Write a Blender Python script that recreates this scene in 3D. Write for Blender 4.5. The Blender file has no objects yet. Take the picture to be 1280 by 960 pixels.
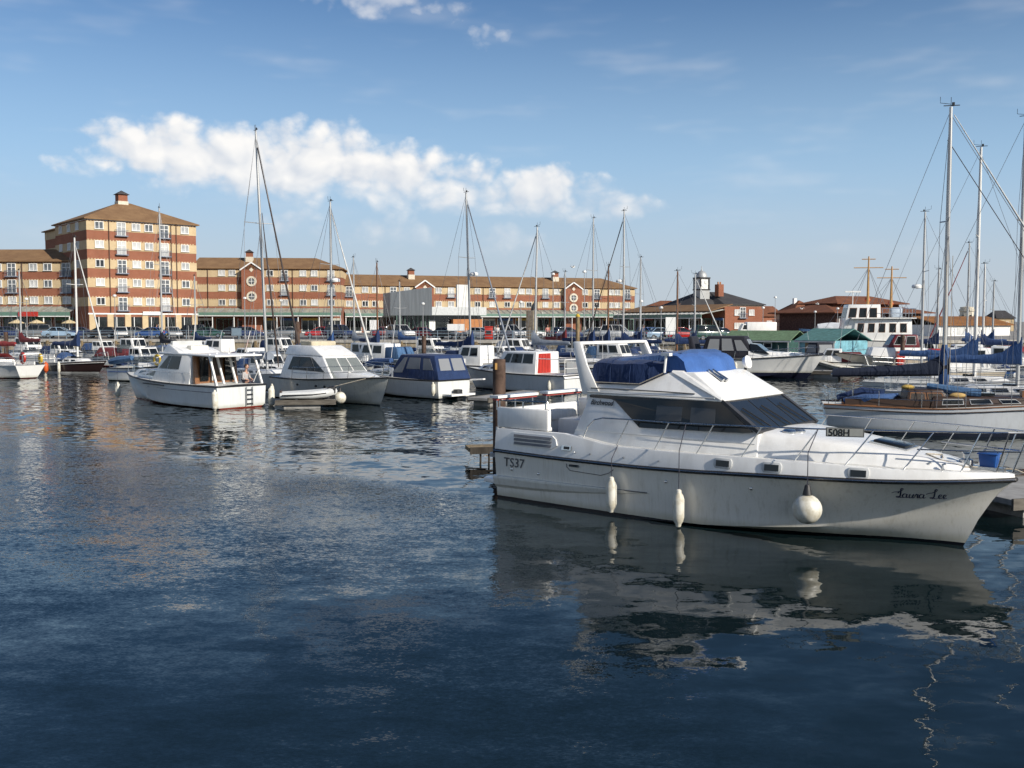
import bpy, bmesh, math, random
from mathutils import Vector, Matrix
random.seed(11)
R = math.radians
S = bpy.context.scene
COL = S.collection

# ------------------------------------------------------------------ camera, sky, sun, exposure
EYE = 4.1                       # metres above the water
FPX = 1240.0                    # focal length in photograph pixels (1280 wide)
PITCH = math.atan(78 / FPX)
cam_d = bpy.data.cameras.new('camera')
cam = bpy.data.objects.new('camera', cam_d); COL.objects.link(cam)
cam_d.sensor_width = 36.0
cam_d.lens = FPX * 36.0 / 1280.0
cam_d.clip_end = 30000
cam.location = (0, 0, EYE)
cam.rotation_euler = (math.pi / 2 - PITCH, 0, 0)
S.camera = cam

SUN_AZ = R(130)                 # clockwise from +Y
SUN_EL = R(29)
SUNV = Vector((math.sin(SUN_AZ) * math.cos(SUN_EL), math.cos(SUN_AZ) * math.cos(SUN_EL), math.sin(SUN_EL)))
sun_d = bpy.data.lights.new('sun', 'SUN')
sun_d.energy = 4.6; sun_d.angle = R(0.53); sun_d.color = (1.0, 0.93, 0.82)
sun = bpy.data.objects.new('sun', sun_d); COL.objects.link(sun)
sun.rotation_euler = (-SUNV).to_track_quat('-Z', 'Y').to_euler()
sun.location = (60, -20, 60)

S.view_settings.view_transform = 'Standard'
S.view_settings.look = 'None'
S.view_settings.exposure = 0.30
S.view_settings.gamma = 1.0
S.view_settings.use_curve_mapping = False
S.cycles.use_denoising = True
S.cycles.max_bounces = 5
S.cycles.diffuse_bounces = 2
S.cycles.glossy_bounces = 3
S.cycles.adaptive_threshold = 0.02
S.cycles.transparent_max_bounces = 8
S.cycles.caustics_reflective = False
S.cycles.caustics_refractive = False
S.cycles.sample_clamp_indirect = 6.0


class NT:
    """small helper to wire nodes"""
    def __init__(s, tree):
        s.t = tree; s.n = tree.nodes; s.l = tree.links
    def node(s, kind, **kw):
        n = s.n.new(kind)
        for k, v in kw.items(): setattr(n, k, v)
        return n
    def put(s, sock, v):
        if hasattr(v, 'is_output'): s.l.new(v, sock)
        elif v is not None: sock.default_value = v
    def math(s, op, a, b=None, c=None, clamp=False):
        n = s.n.new('ShaderNodeMath'); n.operation = op; n.use_clamp = clamp
        s.put(n.inputs[0], a); s.put(n.inputs[1], b); s.put(n.inputs[2], c)
        return n.outputs[0]
    def vmath(s, op, a, b=None):
        n = s.n.new('ShaderNodeVectorMath'); n.operation = op
        s.put(n.inputs[0], a); s.put(n.inputs[1], b)
        return n.outputs[0]
    def noise(s, vec, scale, detail=3, rough=.55, dist=0.0, out=0):
        n = s.n.new('ShaderNodeTexNoise')
        s.put(n.inputs['Vector'], vec); n.inputs['Scale'].default_value = scale
        n.inputs['Detail'].default_value = detail; n.inputs['Roughness'].default_value = rough
        n.inputs['Distortion'].default_value = dist
        return n.outputs[out]
    def ramp(s, v, a, b, to0=0.0, to1=1.0, smooth=True):
        n = s.n.new('ShaderNodeMapRange'); n.interpolation_type = 'SMOOTHSTEP' if smooth else 'LINEAR'
        s.put(n.inputs[0], v); s.put(n.inputs[1], a); s.put(n.inputs[2], b); s.put(n.inputs[3], to0); s.put(n.inputs[4], to1)
        return n.outputs[0]
    def mix(s, f, a, b, mode='MIX'):
        n = s.n.new('ShaderNodeMix'); n.data_type = 'RGBA'; n.blend_type = mode
        s.put(n.inputs[0], f); s.put(n.inputs[6], a); s.put(n.inputs[7], b)
        return n.outputs[2]
    def scale(s, vec, v3):
        n = s.n.new('ShaderNodeMapping'); s.put(n.inputs[0], vec); n.inputs['Scale'].default_value = v3
        return n.outputs[0]


def c4(c): return (c[0], c[1], c[2], 1.0)


def build_world():
    w = bpy.data.worlds.new('World'); S.world = w; w.use_nodes = True
    t = NT(w.node_tree); t.n.clear()
    sky = t.node('ShaderNodeTexSky', sky_type='NISHITA')
    sky.sun_disc = False; sky.sun_elevation = SUN_EL; sky.sun_rotation = SUN_AZ
    sky.altitude = 0; sky.air_density = 1.0; sky.dust_density = 0.4; sky.ozone_density = 2.0
    tc = t.node('ShaderNodeTexCoord')
    d = tc.outputs['Generated']
    sep = t.node('ShaderNodeSeparateXYZ'); t.l.new(d, sep.inputs[0])
    az = t.math('ARCTAN2', sep.outputs[0], sep.outputs[1])          # 0 along +Y, clockwise
    el = t.math('ARCSINE', sep.outputs[2])
    azd = t.math('MULTIPLY', az, 180 / math.pi); eld = t.math('MULTIPLY', el, 180 / math.pi)
    # warped coordinates give the billowing outline
    comb = t.node('ShaderNodeCombineXYZ'); t.put(comb.inputs[0], azd); t.put(comb.inputs[1], t.math('MULTIPLY', eld, 1.25))
    cv = comb.outputs[0]
    warp = t.noise(cv, .35, 1, .5, out=1)
    warpv = t.vmath('SUBTRACT', warp, (.5, .5, .5))
    wsep = t.node('ShaderNodeSeparateXYZ'); t.l.new(warpv, wsep.inputs[0])
    azw = t.math('MULTIPLY_ADD', wsep.outputs[0], 2.6, azd)
    elw = t.math('MULTIPLY_ADD', wsep.outputs[1], 1.4, eld)
    wv = t.vmath('ADD', cv, t.vmath('MULTIPLY', warpv, (1.6, 1.6, 0)))
    def billow(vec):                                                  # rounded heads with narrow creases
        out = None
        for sc, wt in ((.42, .66), (1.0, .30), (2.3, .09)):
            v = t.node('ShaderNodeTexVoronoi', voronoi_dimensions='2D', feature='F1'); t.put(v.inputs['Vector'], vec); v.inputs['Scale'].default_value = sc
            k = t.math('MULTIPLY_ADD', v.outputs['Distance'], -wt, wt)
            out = k if out is None else t.math('ADD', out, k)
        return out
    puff = billow(wv)
    # cumulus bank: (azimuth, elevation, half width, half height, strength)
    blobs = [(-20.8, 9.2, 3.2, 1.7, .95), (-18.0, 8.9, 4.4, 2.1, 1.1), (-14.0, 8.8, 4.4, 2.3, 1.2), (-10.0, 8.5, 4.4, 2.2, 1.2), (-6.0, 8.0, 4.4, 2.0, 1.1),
             (-2.2, 7.5, 4.0, 1.8, 1.05), (1.8, 7.2, 4.2, 1.8, 1.05), (5.6, 6.5, 3.6, 1.2, .85),
             (-24.0, 8.2, 2.2, .8, .42), (-12.4, 5.4, 3.2, 1.5, .62), (-7.0, 5.0, 3.4, 1.6, .68), (-.2, 4.6, 3.6, 1.3, .62),
             (-8.4, 18.0, 4.6, 1.8, .85), (-4.0, 17.0, 2.8, 1.0, .55), (-1.2, 15.8, 1.8, 1.3, .4)]
    # clouds go on round the unseen sky, with cover added for fill light
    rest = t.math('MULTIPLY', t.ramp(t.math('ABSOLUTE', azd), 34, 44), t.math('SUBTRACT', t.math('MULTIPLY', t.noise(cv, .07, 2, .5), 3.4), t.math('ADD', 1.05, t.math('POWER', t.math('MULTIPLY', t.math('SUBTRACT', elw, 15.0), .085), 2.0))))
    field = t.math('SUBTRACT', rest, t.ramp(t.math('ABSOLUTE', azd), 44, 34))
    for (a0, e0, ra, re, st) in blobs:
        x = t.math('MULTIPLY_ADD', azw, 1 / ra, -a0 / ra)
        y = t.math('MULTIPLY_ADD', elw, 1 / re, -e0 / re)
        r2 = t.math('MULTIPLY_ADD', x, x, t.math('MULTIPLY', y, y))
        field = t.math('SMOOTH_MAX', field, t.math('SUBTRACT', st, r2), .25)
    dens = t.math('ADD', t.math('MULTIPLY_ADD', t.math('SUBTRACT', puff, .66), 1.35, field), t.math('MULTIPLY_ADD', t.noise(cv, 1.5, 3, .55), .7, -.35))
    # firm at the crown, dissolving into the milky air at the foot
    soft = t.ramp(eld, 9.0, 5.0)
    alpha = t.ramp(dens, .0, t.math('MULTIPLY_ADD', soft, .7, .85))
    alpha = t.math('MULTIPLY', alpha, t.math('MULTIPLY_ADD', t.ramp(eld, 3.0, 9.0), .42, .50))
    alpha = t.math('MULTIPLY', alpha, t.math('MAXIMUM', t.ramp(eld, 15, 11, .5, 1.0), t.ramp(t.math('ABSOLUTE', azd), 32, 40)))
    wisp = t.noise(t.scale(cv, (.10, .32, 1)), 1.0, 3, .6)
    thin = t.math('MULTIPLY', t.ramp(wisp, .5, .8), t.math('MULTIPLY', t.ramp(eld, 1, 6), t.ramp(eld, 26, 12)))
    alpha = t.math('MAXIMUM', alpha, t.math('MULTIPLY', thin, .22))
    shade = billow(t.vmath('ADD', wv, (.55, .6, 0)))
    lit = t.math('ADD', t.ramp(eld, 5.0, 9.5, .12, .62), t.math('MULTIPLY', t.math('SUBTRACT', puff, shade), 1.3))
    cl = t.mix(t.math('MINIMUM', t.math('MAXIMUM', lit, 0.0), 1.0), CLOUD_LO, CLOUD_HI)
    # milky air low over the land
    low = t.ramp(eld, 21, 1.0)
    skyc = t.mix(1.0, sky.outputs[0], SKY_TINT, 'MULTIPLY')
    skyc = t.mix(t.math('MULTIPLY', low, .9), skyc, t.mix(t.ramp(eld, 1, 10), MILK, MILK_UP))
    mixc = t.mix(t.math('MINIMUM', alpha, 1.0), skyc, cl)
    bg = t.node('ShaderNodeBackground'); t.l.new(mixc, bg.inputs[0]); bg.inputs[1].default_value = SKY_STRENGTH
    # clear sky overhead and nothing below the horizon: the clouds need not be worked out there
    bg2 = t.node('ShaderNodeBackground'); t.l.new(skyc, bg2.inputs[0]); bg2.inputs[1].default_value = SKY_STRENGTH
    band = t.math('MULTIPLY', t.math('GREATER_THAN', sep.outputs[2], -.005), t.math('LESS_THAN', sep.outputs[2], .56))
    ms = t.node('ShaderNodeMixShader'); t.l.new(band, ms.inputs[0]); t.l.new(bg2.outputs[0], ms.inputs[1]); t.l.new(bg.outputs[0], ms.inputs[2])
    out = t.node('ShaderNodeOutputWorld'); t.l.new(ms.outputs[0], out.inputs[0])
    w.cycles.sampling_method = 'MANUAL'; w.cycles.sample_map_resolution = 256


SKY_STRENGTH = 0.135
SKY_TINT = (.33, .455, .585, 1)
MILK = (3.25, 3.65, 4.1, 1)
MILK_UP = (2.8, 4.05, 5.3, 1)
CLOUD_LO = (4.3, 4.5, 4.85, 1)
CLOUD_HI = (6.3, 6.1, 5.85, 1)
build_world()


# ------------------------------------------------------------------ where a point of the photograph lies in the place
def ray(px, py):
    u = (px - 640) / FPX; v = (480 - py) / FPX; c, s = math.cos(PITCH), math.sin(PITCH)
    return u, c + v * s, -s + v * c
def ground(px, py, z=0.0):
    d = ray(px, py); k = (z - EYE) / d[2]
    return Vector((d[0] * k, d[1] * k, z))
def at(px, py, Y):
    d = ray(px, py); k = Y / d[1]
    return Vector((d[0] * k, Y, EYE + d[2] * k))
def zat(py, Y): return at(640, py, Y).z
def xat(px, Y): return (px - 640) / FPX * Y


# ------------------------------------------------------------------ meshes
class MB:
    def __init__(s): s.v = []; s.f = []; s.m = []
    def add(s, vs, fs, mi=0):
        o = len(s.v); s.v += [tuple(v) for v in vs]
        for f in fs: s.f.append(tuple(o + i for i in f)); s.m.append(mi)
        return s
    def box(s, x0, x1, y0, y1, z0, z1, mi=0):
        return s.add([(x0, y0, z0), (x1, y0, z0), (x1, y1, z0), (x0, y1, z0), (x0, y0, z1), (x1, y0, z1), (x1, y1, z1), (x0, y1, z1)],
                     [(0, 3, 2, 1), (4, 5, 6, 7), (0, 1, 5, 4), (1, 2, 6, 5), (2, 3, 7, 6), (3, 0, 4, 7)], mi)
    def beam(s, a, b, w, h, mi=0):
        a, b = Vector(a), Vector(b); d = (b - a).normalized()
        up = Vector((0, 0, 1)) if abs(d.z) < .95 else Vector((1, 0, 0))
        x = d.cross(up).normalized() * (w / 2); y = x.cross(d).normalized() * (h / 2)
        vs = [a - x - y, a + x - y, a + x + y, a - x + y, b - x - y, b + x - y, b + x + y, b - x + y]
        return s.add(vs, [(0, 3, 2, 1), (4, 5, 6, 7), (0, 1, 5, 4), (1, 2, 6, 5), (2, 3, 7, 6), (3, 0, 4, 7)], mi)
    def tube(s, pts, r, n=6, mi=0, caps=True):
        pts = [Vector(p) for p in pts]; rs = r if isinstance(r, (list, tuple)) else [r] * len(pts)
        rings = []; prev = None
        for i, p in enumerate(pts):
            d = (pts[min(i + 1, len(pts) - 1)] - pts[max(i - 1, 0)])
            d = d.normalized() if d.length > 1e-9 else Vector((0, 0, 1))
            if prev is None: u = d.orthogonal().normalized()
            else:
                u = prev - d * prev.dot(d)
                u = u.normalized() if u.length > 1e-6 else d.orthogonal().normalized()
            prev = u; w = d.cross(u)
            rings.append([p + (u * math.cos(2 * math.pi * k / n) + w * math.sin(2 * math.pi * k / n)) * rs[i] for k in range(n)])
        return s.loft(rings, True, caps, mi)
    def loft(s, rings, closed=True, caps=True, mi=0):
        n = len(rings[0]); vs = [p for r in rings for p in r]; fs = []
        for i in range(len(rings) - 1):
            for k in range(n if closed else n - 1):
                a = i * n + k; b = i * n + (k + 1) % n
                fs.append((a, b, b + n, a + n))
        if caps and closed and n > 2:
            fs.append(tuple(range(n - 1, -1, -1))); fs.append(tuple((len(rings) - 1) * n + k for k in range(n)))
        return s.add(vs, fs, mi)
    def slab(s, pts, off):
        """polygon given a thickness along off"""
        a = [Vector(p) for p in pts]; b = [p + Vector(off) for p in a]
        return s.loft([a, b])
    def lathe(s, prof, n=12, c=(0, 0, 0), mi=0):
        rings = [[(c[0] + r * math.cos(2 * math.pi * k / n), c[1] + r * math.sin(2 * math.pi * k / n), c[2] + z) for k in range(n)] for r, z in prof]
        return s.loft(rings, True, True, mi)
    def ball(s, c, r, n=12, m=8, sx=1, sy=1, sz=1):
        rings = []
        for j in range(m + 1):
            a = -math.pi / 2 + math.pi * j / m; rr = max(r * math.cos(a), 1e-4)
            rings.append([(c[0] + sx * rr * math.cos(2 * math.pi * k / n), c[1] + sy * rr * math.sin(2 * math.pi * k / n), c[2] + sz * r * math.sin(a)) for k in range(n)])
        return s.loft(rings)
    def xf(s, m):
        s.v = [tuple(m @ Vector(v)) for v in s.v]; return s
    def mesh(s, name, mats, smooth=False, bevel=0, seg=2):
        me = bpy.data.meshes.new(name); me.from_pydata(s.v, [], s.f)
        for m in (mats if isinstance(mats, (list, tuple)) else [mats]): me.materials.append(m)
        me.polygons.foreach_set('material_index', s.m)
        bm = bmesh.new(); bm.from_mesh(me)
        bmesh.ops.remove_doubles(bm, verts=bm.verts, dist=1e-5)
        bmesh.ops.recalc_face_normals(bm, faces=bm.faces)
        if bevel:
            es = [e for e in bm.edges if len(e.link_faces) == 2 and e.calc_face_angle(0) > .35]
            bmesh.ops.bevel(bm, geom=es, offset=bevel, segments=seg, profile=.5, affect='EDGES', clamp_overlap=True)
        bm.to_mesh(me); bm.free()
        if smooth or bevel:
            me.shade_smooth(); me.set_sharp_from_angle(angle=R(38))
        return me
    def build(s, name, mats, parent=None, smooth=False, bevel=0, seg=2):
        return place(name, s.mesh(name, mats, smooth, bevel, seg), parent)


def place(name, me, parent=None, loc=(0, 0, 0), rz=0.0, scale=None):
    o = bpy.data.objects.new(name, me); COL.objects.link(o)
    o.parent = parent; o.location = loc; o.rotation_euler = (0, 0, rz)
    if scale is not None: o.scale = scale
    return o
def tag(o, label, cat, group=None, kind=None):
    if label: o['label'] = label
    if cat: o['category'] = cat
    if group: o['group'] = group
    if kind: o['kind'] = kind
    return o
def thing(name, label, cat, loc=(0, 0, 0), rz=0.0, group=None):
    o = bpy.data.objects.new(name, None); COL.objects.link(o); o.empty_display_size = .3
    o.location = loc; o.rotation_euler = (0, 0, rz)
    return tag(o, label, cat, group)
def copy_tree(o, parent=None):
    c = o.copy(); COL.objects.link(c); c.parent = parent
    for ch in list(o.children): copy_tree(ch, c)
    return c
def struct(name, mb, mats, **k):
    o = mb.build(name, mats, **k); o['kind'] = 'structure'; return o


def cr(keys, t):
    """smooth monotone-ish interpolation through (t, value) keys"""
    n = len(keys)
    if t <= keys[0][0]: return keys[0][1]
    if t >= keys[-1][0]: return keys[-1][1]
    for i in range(n - 1):
        if keys[i][0] <= t <= keys[i + 1][0]: break
    t0, v0 = keys[i]; t1, v1 = keys[i + 1]
    def tang(j):
        if j == 0: return (keys[1][1] - keys[0][1]) / (keys[1][0] - keys[0][0])
        if j == n - 1: return (keys[-1][1] - keys[-2][1]) / (keys[-1][0] - keys[-2][0])
        a = (keys[j][1] - keys[j - 1][1]) / (keys[j][0] - keys[j - 1][0]); b = (keys[j + 1][1] - keys[j][1]) / (keys[j + 1][0] - keys[j][0])
        return 0 if a * b <= 0 else 2 * a * b / (a + b)
    h = t1 - t0; u = (t - t0) / h; m0 = tang(i) * h; m1 = tang(i + 1) * h
    return (2 * u ** 3 - 3 * u ** 2 + 1) * v0 + (u ** 3 - 2 * u ** 2 + u) * m0 + (-2 * u ** 3 + 3 * u ** 2) * v1 + (u ** 3 - u ** 2) * m1


# ------------------------------------------------------------------ materials
MATS = {}
def mat(name, col, rough=.5, metal=0.0, var=.08, vscale=3.0, bump=0.0, bscale=40.0, spec=.5, col2=None, coat=0.0, stretch=(1, 1, 1), amount=None, edge=(.35, .7)):
    """principled material whose colour drifts between two close tones, with fine relief"""
    if name in MATS: return MATS[name]
    m = bpy.data.materials.new(name); m.use_nodes = True; MATS[name] = m
    t = NT(m.node_tree); b = t.n['Principled BSDF']
    tc = t.node('ShaderNodeTexCoord'); co = tc.outputs['Object']
    v = t.scale(co, stretch)
    n = t.noise(v, vscale, 4, .6)
    dark = col2 or tuple(c * (1 - 2.2 * var) for c in col)
    base = t.mix(t.ramp(n, edge[0], edge[1]), c4(dark), c4(col))
    if amount: base = t.mix(amount, c4(col), base)
    t.l.new(base, b.inputs['Base Color'])
    b.inputs['Metallic'].default_value = metal; b.inputs['Specular IOR Level'].default_value = spec
    t.put(b.inputs['Roughness'], t.ramp(n, .2, .8, min(1, rough * 1.25), rough * .8))
    if coat: b.inputs['Coat Weight'].default_value = coat; b.inputs['Coat Roughness'].default_value = .08
    if bump:
        bn = t.node('ShaderNodeBump'); bn.inputs['Distance'].default_value = bump; bn.inputs['Strength'].default_value = 1
        t.l.new(t.noise(v, bscale, 4, .6), bn.inputs['Height']); t.l.new(bn.outputs[0], b.inputs['Normal'])
    return m


def hull_mat(name, col, boot=(.02, .02, .025), bz=.07, stain=.25, band=None, bottom=None):
    """painted or gelcoat hull: antifouling below the boot line, weed and rust streaks running down from the sheer"""
    if name in MATS: return MATS[name]
    m = bpy.data.materials.new(name); m.use_nodes = True; MATS[name] = m
    t = NT(m.node_tree); b = t.n['Principled BSDF']
    tc = t.node('ShaderNodeTexCoord'); co = tc.outputs['Object']
    sep = t.node('ShaderNodeSeparateXYZ'); t.l.new(co, sep.inputs[0]); z = sep.outputs[2]
    streak = t.noise(t.scale(co, (6, 6, .5)), 1.6, 5, .65)
    blot = t.noise(co, 1.1, 4, .6)
    c = t.mix(t.ramp(blot, .35, .75), c4(tuple(k * .93 for k in col)), c4(col))
    fine = t.noise(t.scale(co, (16, 16, .7)), 1.5, 4, .6); c = t.mix(t.math('MULTIPLY', t.ramp(fine, .52, .72), stain * .8), c, c4((col[0] * .72, col[1] * .68, col[2] * .55)))
    c = t.mix(t.math('MULTIPLY', t.ramp(streak, .50, .72), stain), c, c4(tuple(k * .55 for k in (col[0], col[1] * .95, col[2] * .82))))
    scum = t.math('MULTIPLY', t.ramp(t.math('MULTIPLY_ADD', blot, .18, z), bz + .30, bz + .09), .6)
    c = t.mix(scum, c, c4((col[0] * .5, col[1] * .48, col[2] * .36)))
    if band:
        for (z0, z1, bc) in band:
            f = t.math('MULTIPLY', t.math('GREATER_THAN', z, z0), t.math('LESS_THAN', z, z1)); c = t.mix(f, c, c4(bc))
    wl = t.math('LESS_THAN', t.math('MULTIPLY_ADD', t.math('SUBTRACT', blot, .5), .02, z), bz)
    c = t.mix(wl, c, c4(boot))
    t.l.new(c, b.inputs['Base Color']); b.inputs['Roughness'].default_value = .22
    b.inputs['Coat Weight'].default_value = .25; b.inputs['Coat Roughness'].default_value = .06
    return m


def brick_mat(name, a, b_, mortar, scale=4.4):
    if name in MATS: return MATS[name]
    m = bpy.data.materials.new(name); m.use_nodes = True; MATS[name] = m
    t = NT(m.node_tree); b = t.n['Principled BSDF']
    tc = t.node('ShaderNodeTexCoord'); sep = t.node('ShaderNodeSeparateXYZ'); t.l.new(tc.outputs['Object'], sep.inputs[0])
    cb = t.node('ShaderNodeCombineXYZ'); t.put(cb.inputs[0], t.math('ADD', sep.outputs[0], sep.outputs[1])); t.put(cb.inputs[1], sep.outputs[2])
    br = t.node('ShaderNodeTexBrick'); t.l.new(cb.outputs[0], br.inputs['Vector'])
    br.inputs['Color1'].default_value = c4(a); br.inputs['Color2'].default_value = c4(b_); br.inputs['Mortar'].default_value = c4(mortar)
    br.inputs['Scale'].default_value = scale; br.inputs['Mortar Size'].default_value = .012; br.inputs['Brick Width'].default_value = 1.0; br.inputs['Row Height'].default_value = .33
    n = t.noise(tc.outputs['Object'], .35, 5, .65)
    c = t.mix(t.ramp(n, .3, .75), t.mix(1.0, br.outputs[0], (.80, .78, .76, 1), 'MULTIPLY'), br.outputs[0])
    t.l.new(c, b.inputs['Base Color']); b.inputs['Roughness'].default_value = .85; b.inputs['Specular IOR Level'].default_value = .25
    return m


def tile_mat(name, a, b_, pitch=.33):
    if name in MATS: return MATS[name]
    m = bpy.data.materials.new(name); m.use_nodes = True; MATS[name] = m
    t = NT(m.node_tree); b = t.n['Principled BSDF']
    tc = t.node('ShaderNodeTexCoord'); co = tc.outputs['Object']
    n = t.noise(co, .5, 5, .7); n2 = t.noise(co, 5, 3, .6)
    c = t.mix(t.ramp(t.math('MULTIPLY_ADD', n2, .4, n), .5, .95), c4(b_), c4(a))
    sep = t.node('ShaderNodeSeparateXYZ'); t.l.new(co, sep.inputs[0])
    saw = t.math('FRACT', t.math('MULTIPLY', sep.outputs[2], 1 / (pitch * .45)))
    c = t.mix(t.math('MULTIPLY', t.math('LESS_THAN', saw, .16), .35), c, (a[0] * .3, a[1] * .3, a[2] * .3, 1))
    t.l.new(c, b.inputs['Base Color']); b.inputs['Roughness'].default_value = .9; b.inputs['Specular IOR Level'].default_value = .2
    return m


def canvas(name, col):
    """weathered canvas with folds and faded streaks"""
    if name in MATS: return MATS[name]
    m = bpy.data.materials.new(name); m.use_nodes = True; MATS[name] = m
    t = NT(m.node_tree); b = t.n['Principled BSDF']
    tc = t.node('ShaderNodeTexCoord'); co = tc.outputs['Object']
    n = t.noise(co, 1.7, 4, .6); fold = t.noise(t.scale(co, (5, 2.2, .9)), 1.0, 4, .62, 1.2)
    c = t.mix(t.ramp(n, .3, .75), c4(tuple(k * .8 for k in col)), c4(tuple(min(1, k * 1.12) for k in col)))
    c = t.mix(t.math('MULTIPLY', t.ramp(fold, .62, .78), .25), c, c4(tuple(min(1, k * 1.6 + .03) for k in col)))
    t.l.new(c, b.inputs['Base Color']); b.inputs['Roughness'].default_value = .8; b.inputs['Specular IOR Level'].default_value = .25
    b.inputs['Sheen Weight'].default_value = .08
    bn = t.node('ShaderNodeBump'); bn.inputs['Distance'].default_value = .05; bn.inputs['Strength'].default_value = .9
    t.l.new(fold, bn.inputs['Height']); t.l.new(bn.outputs[0], b.inputs['Normal'])
    return m


def glass(name, col=(.010, .012, .013), rough=.04, see=0.0):
    """tinted pane; with see > 0 part of the light passes through"""
    if name in MATS: return MATS[name]
    m = bpy.data.materials.new(name); m.use_nodes = True; MATS[name] = m
    t = NT(m.node_tree); b = t.n['Principled BSDF']
    b.inputs['Base Color'].default_value = c4(col); b.inputs['Roughness'].default_value = rough
    b.inputs['Specular IOR Level'].default_value = .42
    if see:
        tr = t.node('ShaderNodeBsdfTransparent'); tr.inputs[0].default_value = (.82, .86, .86, 1)
        mx = t.node('ShaderNodeMixShader'); mx.inputs[0].default_value = see
        t.l.new(b.outputs[0], mx.inputs[1]); t.l.new(tr.outputs[0], mx.inputs[2])
        t.l.new(mx.outputs[0], t.n['Material Output'].inputs[0])
    return m


WHITE = mat('white_gelcoat', (.83, .82, .79), .28, var=.08, vscale=1.2, coat=.2, stretch=(2.5, 2.5, .8), col2=(.73, .715, .68), edge=(.3, .6))
CREAM = mat('cream_gelcoat', (.70, .67, .58), .35, var=.06, vscale=1.4)
GREYW = mat('grey_white_paint', (.58, .59, .58), .4, var=.08, vscale=1.6)
DECK = mat('deck_paint', (.66, .65, .61), .6, var=.08, vscale=5, bump=.002, bscale=120)
STEEL = mat('stainless_steel', (.62, .62, .61), .25, 1.0, var=.06)
ALU = mat('mast_aluminium', (.52, .52, .51), .42, .55, var=.1, vscale=1.2, stretch=(3, 3, .6))
ALUW = mat('mast_white', (.72, .71, .68), .4, var=.08, stretch=(3, 3, .6))
MASTWOOD = mat('mast_wood', (.20, .09, .04), .45, var=.15, stretch=(4, 4, .5))
WIRE = mat('rigging_wire', (.22, .22, .23), .4, .6)
BLACK = mat('black_rubber', (.018, .018, .02), .5, var=.1)
ROPE = mat('rope', (.45, .40, .32), .9, var=.12, vscale=30)
ROPED = mat('dark_rope', (.05, .05, .07), .9, var=.12, vscale=30)
TEAK = mat('varnished_wood', (.26, .115, .045), .35, var=.16, vscale=4, stretch=(.7, 5, 5), coat=.3)
TEAKD = mat('dark_wood', (.055, .030, .019), .5, var=.16, vscale=4, stretch=(.7, 5, 5))
NAVY = canvas('navy_canvas', (.016, .036, .105))
BLUE = canvas('blue_canvas', (.04, .09, .22))
BRIGHTBLUE = canvas('bright_blue_canvas', (.045, .12, .34))
FADEBLUE = canvas('faded_blue_canvas', (.06, .13, .25))
REDC = canvas('red_canvas', (.28, .03, .03))
MAROON = canvas('maroon_canvas', (.13, .02, .025))
BLACKC = canvas('black_canvas', (.016, .017, .026))
GREYC = canvas('grey_canvas', (.22, .25, .30))
WHITEC = canvas('white_canvas', (.6, .6, .58))
BEIGEC = canvas('beige_canvas', (.5, .44, .32))
DKGLASS = glass('dark_glass')
CLGLASS = glass('clear_glass', (.06, .07, .075), .03, .5)
VINYL = glass('clear_vinyl', (.34, .35, .36), .16, .35)
REDP = mat('red_paint', (.46, .035, .022), .4, var=.08)
ORANGE = mat('orange_paint', (.6, .10, .02), .45)
YELLOW = mat('yellow_buoy', (.62, .42, .04), .5)
FENDER = mat('fender_vinyl', (.70, .68, .60), .4, var=.09, vscale=5, col2=(.48, .44, .34), edge=(.3, .62))
RUST = mat('rusty_steel', (.11, .065, .045), .85, var=.22, vscale=3, bump=.01, bscale=14)
GREYMETAL = mat('grey_metal', (.33, .34, .35), .45, .4)
NAVYP = mat('navy_paint', (.014, .022, .06), .3, coat=.3)
SKIN = mat('skin', (.48, .27, .19), .6)
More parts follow.
